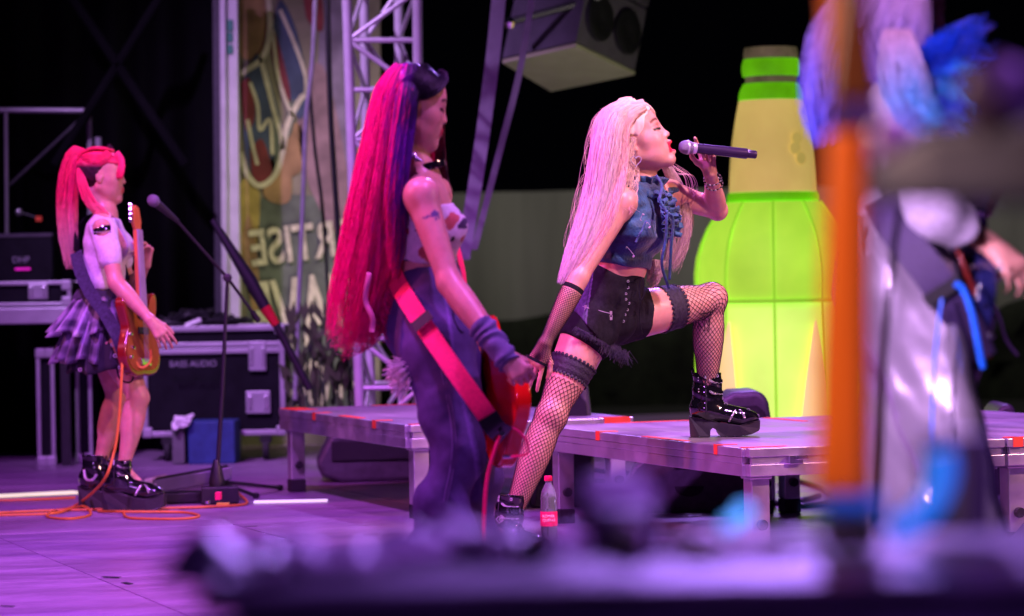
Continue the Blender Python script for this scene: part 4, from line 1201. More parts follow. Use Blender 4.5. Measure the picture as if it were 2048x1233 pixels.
# ------------------------------------------------------------------ the singer
rng = np.random.RandomState(11)
g0 = GZ(1120, 1126)
singer = empty("person", (0.25, 10.75, 0.0), "blonde singer in a blue crop top and fishnets with one boot on the platform", "person")
J = dict(pelvis=P(1213, 628, 10.86), waist=P(1238, 545, 10.82), chest=P(1264, 452, 10.79), neck=P(1290, 378, 10.79),
         sr=P(1243, 405, 10.655), sl=P(1337, 388, 10.95), cf=(.83, -.56, -.12), pf=(.84, -.54, -.05))
HR, HL = P(1183, 648, 10.79), P(1246, 634, 10.94)
KR, AR = P(1101, 832, 10.70), P(1017, 1050, 10.60)
KL, AL = P(1421, 600, 11.15), P(1413, 812, 11.20)
ER, WR = P(1157, 556, 10.56), P(1090, 688, 10.50)
EL, WL = P(1434, 420, 11.10), P(1420, 346, 10.885)
lo = np.array([-.20, 10.15, 0.03]); hi = np.array([0.98, 11.45, 1.72])
bf = Field((-.12, 10.25, .06), (.92, 11.40, 1.70), .0045)
torso(bf, J, bust=.95)
for A, B, pr, k in ((HR, KR, THIGH, .03), (KR, AR, SHIN, .018), (HL, KL, [(0, .090), (.3, .085), (.6, .076), (.85, .062), (1, .053)], .03),
                    (KL, AL, SHIN, .022)):
    bow = None
    limb(bf, A, B, pr, k, bow=bow)
# calves carry their muscle at the back
for A, B, back in ((KR, AR, np.array([-.5, .5, 0])), (KL, AL, np.array([-1, 0, 0]))):
    c_ = A + (B - A) * .28 + nrm(back) * .014
    bf.cone(c_ + (A - B) * .12, c_ + (B - A) * .14, .040, .034, .03)
bf.ell(KL + np.array([.010, -.005, .012]), (.047, .047, .047), None, .03)
bf.ell(KR + np.array([.008, -.012, .0]), (.046, .046, .05), None, .03)
for A, K_ in ((AR, nrm((.65, -.75, 0))), (AL, nrm((1, -.05, 0)))):
    bf.cone(A, A + K_ * .07 - np.array([0, 0, .065]), .032, .020, .02)
limb(bf, J['sr'], ER, UARM, .02); limb(bf, ER, WR, FARM, .015)
limb(bf, J['sl'], EL, [(0, .048), (.2, .047), (.5, .042), (.85, .037), (1, .035)], .02); limb(bf, EL, WL, FARM, .015)
bf.cone(EL + np.array([.004, 0, -.006]), EL + np.array([.004, 0, -.006]), .032, .032, .015)
# right hand hangs open, fingers spread towards the picture's left
hand(bf, WR, P(1062, 745, 10.50) - WR, np.array([.35, .9, .1]), [(.1, .12, .1), (.08, .15, .1), (.1, .15, .12), (.05, .1, .1)], ((.72, .68, .2), (.95, .35, .1), (1, .1, .1)), .98, True, .13, wr=.0205)
# left hand closes round the microphone from behind
MA, MBp = P(1372, 295, 10.80), P(1512, 310, 10.87)
maxis = nrm(MBp - MA)
WL2 = WL
hand(bf, WL2, nrm(P(1412, 291, 10.875) - WL2), np.array([-.15, -1, .0]), [(.35, .45, .3), (1.15, 1.35, .7), (1.25, 1.35, .8), (1.1, .9, .4)], ((.55, .55, .62), (.75, .45, .35), (.9, .2, .1)), .93, False, .05, wr=.0205)
head = Head(P(1268, 281, 10.775), (.905, -.14, .40), (-.40, 0, .91), 1.15)
# the head model's left is away from the camera
head.build(bf, J['neck'] - np.array([0.0, 0, .01]), mouth=1.7, lips=1.2, nr=.050)
def paint_singer(V):
    c = skin_tone(V)
    head.paint(V, c, lip=(.62, .02, .05), brow=(.15, .06, .04), shadow=(.42, .12, .10), lipz=.0035)
    for E in (ER, EL, KR, KL):
        m = np.exp(-((V - E) ** 2).sum(1) / .035 ** 2)[:, None]; c = c * (1 - .25 * m) + np.array((.60, .20, .16)) * .25 * m
    # inside of the open mouth
    q = head.loc(V); m = ((q[:, 0] > .070) & (q[:, 0] < .0935) & (np.abs(q[:, 1]) < .013) & (np.abs(q[:, 2] + .0675) < .0105)); c[m] = (.05, .006, .01)
    return c
body = bf.mesh("body", M['skin'], singer, paint_singer, relax=1)

# the crop top: torso grown by a few millimetres, cut at the hem, armholes left open
tf = Field((-.02, 10.45, 1.0), (.70, 11.15, 1.45), .004)
torso(tf, J, grow=.008, part='upper', bust=1.04)
Rc = frame(nrm(J['cf']), J['chest'] - J['waist'])
for sg, sh in ((-1, J['sr']), (1, J['sl'])):
    tf.cone(sh + Rc[:, 1] * sg * .02 + Rc[:, 2] * .03, sh + Rc[:, 1] * sg * .05 - Rc[:, 2] * .08, .062, .055, .012, sub=True)
tf.cone(J['neck'] - Rc[:, 2] * .03, J['neck'] + Rc[:, 2] * .035, .060, .055, .02)
tf.cone(J['chest'] + Rc[:, 2] * .07, J['neck'], .085, .062, .03, side=Rc[:, 1], ratio=1.15)
hemP = P(1245, 531, 10.8)
tf.cut(hemP, P(1200, 521, 10.8) - P(1200, 400, 10.8) + np.array([-.03, 0, 0]))
tf.cut(J['neck'] + Rc[:, 2] * .022, nrm(J['neck'] - J['chest'] + np.array([-.02, .0, .05])))
tf.warp(folds(((.3, .2, 1), 70, .0026, 0, (1, 0, 0), 22), ((1, .3, .5), 55, .0024, 1, (0, 0, 1), 18), ((.1, .1, 1), 150, .0012, 2, (1, .5, 0), 30)))
def paint_top(V):
    n_ = vnoise(V, 22, 5); n2 = vnoise(V, 60, 6)
    a = np.array((.002, .020, .060)); b = np.array((.014, .085, .17)); t = np.clip(.5 + n_ + .3 * n2, 0, 1)[:, None]
    return a * (1 - t) + b * t
tf.mesh("crop_top", M['velvet'], singer, paint_top)
# frills: wavy ribbons round the neck and down the front
def ribbon(path, width, wdir, waves, amp, name, m, parent, colr=None, th=.0022, n=90, wn=5, ph=0.0):
    p = smooth_path(path, n); t = np.gradient(p, axis=0); t /= np.linalg.norm(t, axis=1)[:, None]
    V = []; fs = []
    wd = np.asarray(wdir, float)
    for i in range(n):
        a = i / (n - 1) * waves * 2 * math.pi + ph
        w0 = wd - t[i] * np.dot(wd, t[i]); w0 /= np.linalg.norm(w0); nn_ = np.cross(t[i], w0)
        for j in range(wn):
            q = j / (wn - 1); V.append(p[i] + w0 * width * (q - .15) + nn_ * amp * (q ** .8) * math.sin(a + .8 * q) + t[i] * amp * .4 * math.cos(a * 1.7) * q)
        if i:
            for j in range(wn - 1):
                k = (i - 1) * wn + j; fs.append((k, k + 1, k + wn + 1, k + wn))
    V = np.array(V)
    o = mesh_obj(name, V, fs, m, parent, True, True, colr(V) if colr else None)
    so = o.modifiers.new("thick", 'SOLIDIFY'); so.thickness = th; so.offset = 0
    return o
nk = J['neck'] + Rc[:, 2] * .02
def ring(c, R_, r1, r2, a0, a1, n=14, dz=0.0):
    return [c + R_[:, 0] * r1 * math.cos(a) + R_[:, 1] * r2 * math.sin(a) + R_[:, 2] * dz * (i / n) for i, a in enumerate(np.linspace(a0, a1, n))]
ribbon(ring(nk, Rc, .066, .064, -2.6, 2.6), .032, Rc[:, 2] + Rc[:, 0] * .3, 12, .012, "neck_frill", M['velvet'], singer, paint_top)
ribbon(ring(nk - Rc[:, 2] * .022, Rc, .074, .070, -2.4, 2.4), .036, -Rc[:, 2] + Rc[:, 0] * .8, 11, .013, "neck_frill", M['velvet'], singer, paint_top, ph=1)
fr0 = J['neck'] + Rc[:, 0] * .070 - Rc[:, 2] * .01
for k, (off, ln, ww) in enumerate(((-.026, .13, -1), (.030, .15, 1), (.004, .165, -1), (.0, .11, 1), (-.045, .10, 1), (.045, .11, -1))):
    a = fr0 + Rc[:, 1] * off
    pts = [a, a - Rc[:, 2] * ln * .35 + Rc[:, 0] * .030, a - Rc[:, 2] * ln * .7 + Rc[:, 0] * .046 + Rc[:, 1] * off * .3, a - Rc[:, 2] * ln + Rc[:, 0] * .048]
    ribbon(pts, .034, Rc[:, 1] * ww + Rc[:, 0] * .5, 5.5, .011, "front_frill", M['velvet'], singer, paint_top, ph=k)
# tie ribbons
for k, (p0, pts) in enumerate((((1325, 440), [(1332, 420, 10.60), (1330, 475, 10.60), (1322, 530, 10.62), (1336, 578, 10.66)]),
                               ((0, 0), [(1328, 425, 10.60), (1344, 440, 10.62), (1340, 500, 10.62), (1337, 560, 10.64)]),
                               ((0, 0), [(1292, 440, 10.57), (1282, 462, 10.56), (1270, 485, 10.56)]),
                               ((0, 0), [(1310, 352, 10.66), (1322, 372, 10.64), (1318, 400, 10.62), (1330, 424, 10.62)]))):
    ribbon([P(*q) for q in pts], .010 if k != 2 else .007, (1, -.2, 0), 2, .003, "tie_ribbon", M['velvet'], singer, paint_top, n=40, wn=3)
# safety pins
def pin(p0, p1, parent, r=.0009):
    a, b_ = np.asarray(p0), np.asarray(p1); d = b_ - a; s_ = nrm(np.cross(d, [0, 1, 0])) * .006
    s = MB(); s.tube(smooth_path([a, a + s_ * .6 - d * .06, a + s_, b_ + s_, b_ + d * .08 + s_ * .4, b_], 20), r, 5); s.tube([b_ - s_ * .2, b_ + s_ * 1.2], .0028, 6)
    s.build("safety_pin", M['silver'], parent, smooth=True)
pin(P(1252, 497, 10.625), P(1266, 514, 10.625), singer); pin(P(1284, 441, 10.56), P(1288, 430, 10.56), singer); pin(P(1293, 447, 10.55), P(1298, 456, 10.55), singer)

# denim shorts: pelvis and the tops of the thighs, frayed at the hem
shf = Field((-.06, 10.55, .68), (.62, 11.20, 1.14), .004)
torso(shf, J, grow=.007, part='lower')
limb(shf, HR, KR, [(0, .092), (.2, .090), (.45, .084), (.7, .068)], .03, grow=.010)
limb(shf, HL, KL, [(0, .090), (.3, .086), (.5, .08)], .03, grow=.008)
ct = nrm(P(1187, 523, 10.8) - P(1288, 551, 10.8)); wn_ = nrm(np.cross(ct, [0, 1, 0]));  wn_ = wn_ if wn_[2] > 0 else -wn_
shf2 = shf.copy()
shf.cut(P(1238, 539, 10.8), wn_)
# hem of the near leg rises to the front seam
d1 = nrm(P(1140, 690, 10.7) - P(1262, 668, 10.7)); 
thR = nrm(KR - HR); shf.cut(P(1190, 682, 10.75), nrm(thR + np.array([-.62, 0, .10])))
thL = nrm(KL - HL); shf.cut(P(1283, 650, 10.98), nrm(thL + np.array([.1, -.1, -.25])))
shf.warp(folds(((1, 0, .3), 60, .0016, 0, (0, 0, 1), 12), ((.2, .2, 1), 90, .0010, 1, (1, 0, 0), 16)))
Rp = frame(nrm(J['pf']), J['waist'] - J['pelvis'])
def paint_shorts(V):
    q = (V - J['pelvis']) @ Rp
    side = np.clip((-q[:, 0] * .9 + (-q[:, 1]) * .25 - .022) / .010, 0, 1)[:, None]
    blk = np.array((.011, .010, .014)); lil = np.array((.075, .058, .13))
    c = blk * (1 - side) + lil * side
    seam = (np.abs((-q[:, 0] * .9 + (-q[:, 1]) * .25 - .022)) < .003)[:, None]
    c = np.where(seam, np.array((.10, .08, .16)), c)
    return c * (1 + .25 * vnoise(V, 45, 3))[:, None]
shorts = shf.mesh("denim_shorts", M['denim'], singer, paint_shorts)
# black under-shorts showing below the hem on the near leg
us = Field((-.06, 10.55, .66), (.45, 11.05, 1.0), .005)
limb(us, HR, KR, [(0, .090), (.2, .088), (.45, .081), (.6, .074)], .03, grow=.006)
us.ell(J['pelvis'] - np.array([0, 0, .02]), (.11, .13, .10), Rp, .03)
us.cut(P(1188, 707, 10.75), nrm(thR + np.array([-.22, 0, -.10]))); us.cut(P(1188, 612, 10.75), (0, 0, 1))
us.mesh("under_shorts", M['black_cloth'], singer)
# fray along the hem
fr = []
for k in range(800):
    t = rng.uniform(0, 1); p = (1 - t) * P(1152, 656, 10.665) + t * P(1245, 706, 10.68) + np.array([0, rng.uniform(-.0, .06) * t, rng.uniform(-.006, .006)])
    if t > .65: p = p + np.array([rng.uniform(0, .035), rng.uniform(0, .08), -rng.uniform(0, .012)])
    L_ = rng.uniform(.006, .022) + (t > .6) * rng.uniform(0, .035)
    d = nrm(np.array([rng.normal() * .6, rng.normal() * .5 - .3, -1 + rng.normal() * .4])); c2 = nrm(rng.normal(size=3))
    fr.append([p + d * L_ * q + c2 * L_ * .25 * q * q for q in np.linspace(0, 1, 4)])
fr = np.array(fr); o = strands("frayed_hem", fr, np.full(fr.shape[:2], .0007), mat("fray", (.05, .04, .075), .9), singer); o['kind'] = "stuff"
# zips, lacing, eyelets
def surf(Fd, px, py, d0=10.2, lift=.002):
    """first surface met along the sight line through (px, py)"""
    ds = np.arange(d0, d0 + 1.3, .002); pts = np.array([P(px, py, d) for d in ds]); v = Fd.sample(pts)
    inb = ((pts > Fd.lo) & (pts < Fd.lo + (Fd.n - 1) * Fd.h)).all(1)
    k = np.argmax((v < 0) & inb)
    return P(px, py, ds[k] - lift) if ((v < 0) & inb).any() else P(px, py, 10.7)
for (px, py) in ((1171, 614), (1222, 626)):
    c = surf(shf, px, py); s = MB(); s.box(c, (.009, .004, .012)); s.torus(c - np.array([0, .002, .012]), .0045, .0014, 14, 6, A=np.array([[1, 0, 0], [0, 0, 1], [0, 1, 0]])); s.box(c - np.array([0, .002, .021]), (.009, .003, .010))
    s.build("zip_pull", M['silver'], singer, bevel=.0008)
s = MB(); s.tube([surf(shf, 1197, 621), surf(shf, 1210, 625), surf(shf, 1219, 627)], .0014, 5); s.build("zip_teeth", M['silver'], singer)
s = MB(); s.tube([surf(shf, 1165, 613), surf(shf, 1172, 615), surf(shf, 1178, 617)], .0014, 5); s.build("zip_teeth", M['silver'], singer)
lace_pts = []
for k, (px, py) in enumerate(((1256, 563), (1256, 576), (1252, 588), (1252, 599), (1258, 607), (1255, 620), (1250, 630), (1247, 643))):
    c = surf(shf, px, py); s = MB(); s.torus(c, .0036, .0013, 12, 6, A=np.array([[1, 0, 0], [0, 0, 1], [0, 1, 0]])); s.build("eyelet", M['silver'], singer, smooth=True)
    c2 = surf(shf, px + 17, py + 4); lace_pts += [c if k % 2 else c2, c2 if k % 2 else c]
s = MB(); s.tube(lace_pts, .0013, 5); s.build("lacing", M['black_cloth'], singer)
s = MB(); s.tube(smooth_path([surf(shf, 1270, 560), P(1284, 556, 10.66), P(1288, 585, 10.66), P(1283, 600, 10.66), P(1279, 585, 10.66), P(1281, 560, 10.66)], 40), .0016, 6)
s.tube(smooth_path([surf(shf, 1270, 560), P(1280, 600, 10.68), P(1279, 640, 10.7), P(1285, 668, 10.7)], 30), .0014, 6); s.build("lace_bow", M['black_cloth'], singer, smooth=True)

# stockings: lace bands and nets
def band(A, B, t0, t1, prof, grow, name, tilt=None):
    a = A + (B - A) * t0; b_ = A + (B - A) * t1
    r0 = np.interp(t0, [p[0] for p in prof], [p[1] for p in prof]); r1 = np.interp(t1, [p[0] for p in prof], [p[1] for p in prof])
    f = Field(np.minimum(a, b_) - .14, np.maximum(a, b_) + .14, .004)
    sl_ = tuple(slice(None) for _ in range(3))
    X = f.lo[0] + np.arange(f.n[0]) * f.h; Y = f.lo[1] + np.arange(f.n[1]) * f.h; Z = f.lo[2] + np.arange(f.n[2]) * f.h
    G_ = np.stack(np.meshgrid(X, Y, Z, indexing='ij'), -1)
    f.v = (bf.sample(G_) - grow).astype(np.float32)
    ax = nrm(B - A); n_ = ax if tilt is None else nrm(ax + np.asarray(tilt))
    th_ = f.lo
    f.warp(lambda x, y, z: .0012 * np.sin(260 * (x * n_[0] + y * n_[1] + z * n_[2])), .02)
    f.cut(b_, n_); f.cut(a, -n_)
    # keep only what lies round this limb
    f.v = np.maximum(f.v, (np.linalg.norm((G_ - a) - ((G_ - a) @ ax)[..., None] * ax, axis=-1) - max(r0, r1) * 1.35).astype(np.float32))
    o = f.mesh(name, M['lace'], singer)
    return a, b_, n_
def lace_dots(a, b_, n_, cnt, m, centre, rad):
    pass
thp = THIGH
aR, bR, nR = band(HR, KR, .43, .605, THIGH, .0035, "lace_band", tilt=(.0, 0, .0))
aL, bL, nL = band(HL, KL, .42, .60, THIGH, .0035, "lace_band")
# scalloped edge and ribbon slots of the lace bands
M['slot'] = mat("lace_slot", (.20, .09, .10), .7)
for (a, b_, n_, dirs) in ((aR, bR, nR, 0), (aL, bL, nL, 1)):
    u_ = nrm(np.cross(n_, [.1, -1, .1])); w_ = np.cross(n_, u_)
    for end, lift in ((a, .000), (b_, .0)):
        k = 0
        for th in np.linspace(0, 2 * math.pi, 30, endpoint=False):
            dr = math.cos(th) * u_ + math.sin(th) * w_
            rr_ = np.arange(.03, .13, .0015); v = bf.sample(end[None] + dr[None] * rr_[:, None]); kk = np.argmax(v > 0)
            c = end + dr * (rr_[kk] + .003)
            s = MB() if k == 0 else s
            s.lathe([(.002, -.003), (.007, 0), (.002, .003)], c, 8, R=frame(dr)[:, [1, 2, 0]]); k += 1
        o = s.build("scallop_edge", M['lace'], singer, smooth=True); o['kind'] = "stuff"
net_on(bf, [HR, KR, AR], 22, .305, .93, [13, 12, 16, 15, 19, 21], r=.00105, name="fishnet_stocking", material=M['net'], parent=singer, steps=150)
net_on(bf, [HL, HL + (KL - HL) * .6, KL + np.array([-.005, 0, -.005]), KL + (AL - KL) * .35, AL], 22, .27, .91, [12, 13, 13, 15, 18, 20], r=.00105, name="fishnet_stocking", material=M['net'], parent=singer, steps=150)
# fishnet glove with its cuffs
net_on(bf, [ER, WR, WR + (P(1066, 735, 10.50) - WR) * 1.0], 22, .16, .93, [25, 26, 30, 34, 30], r=.0009, rmax=.07, name="fishnet_glove", material=M['net'], parent=singer, steps=110, r0=.006)
def cuff(c, n_, R_in, w, name, m, parent, thick=.003, ratio=1.0, sd=None):
    n_ = nrm(n_); u_ = nrm(np.cross(n_, sd if sd is not None else [0.1, 1, .2])); w_ = np.cross(n_, u_); s = MB(); V = []; fs = []
    K = 36
    for i in range(K):
        a = 2 * math.pi * i / K; dr = math.cos(a) * u_ * ratio + math.sin(a) * w_
        for (rr_, zz) in ((R_in, -w / 2), (R_in + thick, -w / 2), (R_in + thick * 1.2, 0), (R_in + thick, w / 2), (R_in, w / 2)):
            V.append(c + dr * rr_ + n_ * zz)
    for i in range(K):
        for j in range(5): fs.append((i * 5 + j, i * 5 + (j + 1) % 5, ((i + 1) % K) * 5 + (j + 1) % 5, ((i + 1) % K) * 5 + j))
    s.add(V, fs); return s.build(name, m, parent, smooth=True)
cuff(ER + (WR - ER) * .17, WR - ER, .0355, .017, "glove_cuff", M['black_cloth'], singer)
hdir = nrm(P(1062, 745, 10.50) - WR)
cuff(WR + hdir * .066, hdir, .021, .010, "glove_hem", M['black_cloth'], singer, ratio=1.75, sd=[.35, .9, .1])

# boots ---------------------------------------------------------------
def boot(parent, ankle, sole_z, yaw, sc=1.0, sole_h=.052, heel_h=.075, detail=True, shaft=.135, name="platform_boot", lean=(0, 0, 0), chunky=1.0, gap=True):
    """a laced platform boot; origin under the ankle on the ground, +x to the toe"""
    f = np.array([math.cos(yaw), math.sin(yaw), 0]); l = np.array([-math.sin(yaw), math.cos(yaw), 0]); up = np.array([0, 0, 1.0])
    o = np.array([ankle[0], ankle[1], sole_z])
    W3 = lambda V: o + np.asarray(V)[..., 0:1] * f * sc + np.asarray(V)[..., 1:2] * l * sc + np.asarray(V)[..., 2:3] * up * sc
    w1 = lambda x, y, z: o + f * x * sc + l * y * sc + up * z * sc
    R_ = np.stack([f, l, up], 1)
    bo = MB()
    hh, sh = heel_h, sole_h
    # sole outline seen from the side: heel block, arch gap, thick fore part with rising toe and tread notches
    side = [(-.072, 0), (-.045, 0), (-.040, .004), (-.036, 0), (-.002, 0), (.0, .002), (.002, hh * .40), (.010, hh * .52), (.022, hh * .42), (.032, hh * .12), (.040, 0), (.058, 0), (.062, .004), (.066, 0), (.088, 0),
            (.092, .004), (.096, 0), (.118, .001), (.122, .005), (.126, .002), (.155, .008), (.182, .020), (.186, .028), (.188, sh + .012), (.150, sh + .004), (.110, sh - .006), (.070, sh + .000), (.030, hh - .012), (.0, hh), (-.050, hh + .008), (-.076, hh + .012)]
    if not gap: side = [p for p in side if not (-.01 < p[0] < .035 and p[1] < hh * .6)]
    bo = MB()
    n = len(side)
    # wider under the ball of the foot, rounded toe and heel seen from above
    hw = lambda x: .046 * chunky * (1.0 if x > .03 else .86) * math.sqrt(max(.12, 1 - max(0, (x - .115) / .085) ** 2.4)) * math.sqrt(max(.25, 1 - max(0, (-x - .035) / .052) ** 2))
    V = []
    for (x, z) in side: V.append((x, -hw(x), z))
    for (x, z) in side: V.append((x, hw(x), z))
    V = W3(np.array(V))
    bo.add(V, [tuple(range(n)), tuple(reversed(range(n, 2 * n)))] + [(i, i + n, (i + 1) % n + n, (i + 1) % n) for i in range(n)])
    sole = bo.build("boot_sole", M['sole'], parent, bevel=.003)
    bf_ = Field(w1(-.13, 0, 0) - np.array([.16, .16, 0]), w1(.13, 0, 0) + np.array([.2, .2, .34]), .004)
    # ensure bounds
    cor = np.array([w1(x, y, z) for x in (-.11, .22) for y in (-.07, .07) for z in (.0, .34)])
    bf_ = Field(cor.min(0) - .02, cor.max(0) + .02, .0038)
    e = lambda c, r, k=.02, **q: bf_.ell(w1(*c), np.array(r) * sc, R_, k, **q)
    c_ = lambda a, b_, ra, rb, k=.02, **q: bf_.cone(w1(*a), w1(*b_), ra * sc, rb * sc, k, **q)
    an = np.asarray(ankle); tp = an + (np.asarray(lean, float))
    c_((-.030, 0, hh + .035), (.0, 0, hh + .030), .041, .040, .02)
    c_((.0, 0, hh + .028), (.115, 0, sh + .022), .040, .036, .025, side=l, ratio=1.08)
    e((.135, 0, sh + .020), (.050, .041, .030), .02)
    bf_.cone(w1(-.010, 0, hh + .05), w1(-.006, 0, hh + shaft * .55) + np.asarray(lean) * .5, .047 * sc, .045 * sc, .03, side=f, ratio=1.12)
    bf_.cone(w1(-.006, 0, hh + shaft * .55) + np.asarray(lean) * .5, w1(-.004, 0, hh + shaft + .03) + np.asarray(lean), .045 * sc, .050 * sc, .02, side=f, ratio=1.12)
    bf_.cut(w1(0, 0, sh - .004), (0, 0, -1)); 
    if not detail or True:
        pass
    # creases over the ankle
    bf_.warp(folds(((.5, 0, 1), 120, .0011, 0, (1, 1, 0), 25), ((1, .2, .5), 75, .0012, 1, (0, 1, 1), 20)), .02)
    topc = w1(-.004, 0, hh + shaft) + np.asarray(lean); nt_ = nrm(up + 1.2 * np.asarray(lean) / max(shaft, .01) * .5)
    bf_.cut(topc, nt_)
    bf_.cone(topc - nt_ * .03, topc + nt_ * .03, .040 * sc, .042 * sc, .004, side=f, ratio=1.12, sub=True)
    up_o = bf_.mesh("boot_upper", M['patent'], parent)
    def on(x, z, sgn):     # a point on the upper's side
        ys = np.arange(.12, 0, -.001); pts = np.array([w1(x, sgn * y, z) + np.asarray(lean) * min(1, max(0, (z - hh) / shaft)) for y in ys]); v = bf_.sample(pts); k = np.argmax(v < 0); return pts[k] + l * sgn * .002
    def chain_between(pts, n, r=.0048):
        pp = smooth_path(pts, n)
        for i in range(n - 1):
            d = nrm(pp[i + 1] - pp[i]); ot = nrm(np.cross(d, l)); ot2 = l if i % 2 else ot; ot2 = nrm(l + ot * (.9 if i % 2 else -.5))
            A = np.stack([d, np.cross(ot2, d), ot2], 1)
            s = MB(); s.torus(pp[i], r, r * .30, 10, 5, A=A, squash=.72); s.build("chain_link", M['silver'], parent, smooth=True)
    if detail:
        sg = detail
        def front(z, off=.003):
            xs = np.arange(.22, -.02, -.001); ln = np.asarray(lean) * min(1, max(0, (z - hh) / shaft)); pts = np.array([w1(x, 0, z) + ln for x in xs]); v = bf_.sample(pts); return pts[np.argmax(v < 0)] + f * off
        for zc_ in (hh + shaft * .84, hh + shaft * .60):
            # strap round the shaft, chain hanging on it
            pts = [on(-.035, zc_ + .008, sg), on(-.012, zc_ + .006, sg), on(.012, zc_ + .002, sg), on(.028, zc_ - .004, sg) , front(zc_ - .006)]
            s = MB(); V = []; fs = []
            for i, p in enumerate(smooth_path(pts, 16)):
                V += [p - up * .006, p + l * sg * .0025 - up * .006, p + l * sg * .0025 + up * .006, p + up * .006]
                if i: n0 = (i - 1) * 4; fs += [(n0 + q, n0 + (q + 1) % 4, n0 + 4 + (q + 1) % 4, n0 + 4 + q) for q in range(4)]
            s.add(V, fs); s.build("strap", M['patent'], parent)
            chain_between([on(.004, zc_ - .002, sg) + l * sg * .004, on(.020, zc_ - .010, sg) + l * sg * .005, front(zc_ - .013, .006) + l * sg * .008], 9)
        chain_between([on(.072, sh + .012, sg) + l * sg * .003, on(.085, sh + .034, sg) + l * sg * .004, on(.098, sh + .050, sg * .4) + up * .003], 9)
        chain_between([on(.128, sh + .024, sg) + l * sg * .003, on(.122, sh + .040, sg * .8) + l * sg * .003, on(.108, sh + .050, sg * .3) + up * .004], 7)
        for k in range(4):
            p = front(hh + shaft * (.44 - .13 * k) if k < 3 else hh + shaft * .05, .001) + l * sg * .012 - f * .006
            s = MB(); s.torus(p, .0055, .0014, 12, 5, A=np.stack([f, up, -l], 1)); s.build("lace_ring", M['silver'], parent, smooth=True)
            s = MB(); s.tube([p, p + l * -sg * .026 + up * .004], .0018, 5); s.build("boot_lace", M['black_cloth'], parent)
        p = on(.030, hh + shaft * .92, sg); s = MB(); s.torus(p, .0045, .0014, 12, 5, A=np.stack([f, up, -l], 1)); s.build("eyelet", M['silver'], parent, smooth=True)
        # zip down the inner side with its pull
        pts = [on(-.014, z, sg) + l * sg * .0005 for z in np.linspace(hh + shaft * .97, hh + .02, 10)]
        s = MB(); s.tube(pts, .0022, 6); s.build("boot_zip", M['sole'], parent)
        s = MB(); s.box(pts[0] + l * sg * .003, (.008, .006, .012)); s.box(pts[0] + l * sg * .004 - up * .012, (.006, .004, .009)); s.build("zip_pull", M['silver'], parent)
        for z in (.86, .62):
            for dz in (-.005, .005):
                p = on(-.040, hh + shaft * z + dz, sg); s = MB(); s.lathe([(.0028, 0), (.002, .002), (.0005, .003)], p, 8, R=np.stack([f, up, -l], 1)); s.build("stud", M['silver'], parent)
    # pull loop at the heel
    bk = w1(-.052, 0, hh + shaft - .01) + np.asarray(lean)
    s = MB(); s.tube(smooth_path([bk, bk + up * .020 - f * .004, bk + up * .026 - f * .008, bk + up * .020 - f * .011, bk - f * .006], 16), .0028, 6); s.build("pull_loop", M['patent'], parent, smooth=True)
    return bf_, w1
hz = .0015
boot(singer, (AL[0] + .010, AL[1], .4), .4018, -.02, 1.0, detail=-1, shaft=.175, heel_h=.066, sole_h=.048)
bR_, w1R = boot(singer, (AR[0], AR[1], 0), .0, math.radians(-38), 1.0, detail=-1, shaft=.175, lean=np.array([.012, .012, 0]), heel_h=.066, sole_h=.048)
for zz in (.155, .128):     # buckles at the back of the planted boot
    c = P(998, 1040 if zz > .14 else 1062, 10.52)
    for q in (0, 1):
        s = MB(); s.torus(c + np.array([.008 * q, 0, 0]), .012 - .004 * q, .0022, 4, 6, A=np.array([[.9, 0, .2], [0, 0, 1], [-.2, 1, 0]])); s.build("buckle", M['silver'], singer)

# hair ----------------------------------------------------------------
hf = Field((-.06, 10.35, .98), (.74, 11.05, 1.72), .005)
Rh = head.R
hf.cone(head.w(-.060, -.020, .00), head.w(-.085, -.010, -.12), .062, .048, .03)
hair_cap(hf, head, .007, .066)
hf.ell(head.w(-.004, -.082, -.010), np.array((.026, .030, .036)) * head.sc, Rh, .005, sub=True)
backpts = [(1236, 262, 10.74), (1222, 330, 10.70), (1208, 400, 10.66), (1190, 460, 10.63), (1168, 505, 10.61)]
bp3 = [P(*q) for q in backpts]
hf.chain(bp3, [.062, .054, .046, .034, .016], .03)
farp = [P(1326, 300, 10.93), P(1345, 372, 10.97), P(1352, 430, 10.98), P(1340, 500, 10.96)]
hf.warp(folds(((1, .3, .1), 260, .0016, 0, (0, 0, 1), 9), ((.8, .6, 0), 420, .0008, 1, (0, 0, 1), 14)), .03)
HB = np.array((.80, .58, .46))
def paint_hair(V):
    n_ = vnoise(V * np.array([1, 1, .12]), 160, 2); return HB * (1 + .22 * n_)[:, None]
hairroot = hf.mesh("hair", M['hair'], singer, paint_hair)
allP, allR, allC = [], [], []
def addlock(*a, base=HB, tip=None, jitter=.06, lens=None, **k):
    P3, rad, u, v = hair_lock(rng, *a, **k)
    n, m = rad.shape; tt = np.linspace(0, 1, m)[None, :, None]
    tip_ = base if tip is None else np.asarray(tip)
    c = (np.asarray(base)[None, None] * (1 - tt) + np.asarray(tip_)[None, None] * tt) * (1 + jitter * rng.normal(size=(n, 1, 1))).clip(.45, 1.6)
    allP.append(P3); allR.append(rad); allC.append(c)
def flush(name, material, parent):
    global allP, allR, allC
    o = strands(name, np.concatenate(allP), np.concatenate(allR), material, parent, np.concatenate(allC).clip(0, 1)); o['kind'] = "stuff"
    allP, allR, allC = [], [], []; return o
pin_ = np.array((.86, .50, .52)); lav = np.array((.80, .58, .70))
back = [P(1262, 212, 10.73), P(1228, 236, 10.69), P(1212, 300, 10.66), P(1198, 380, 10.63), P(1178, 450, 10.60), P(1152, 515, 10.57), P(1124, 572, 10.55)]
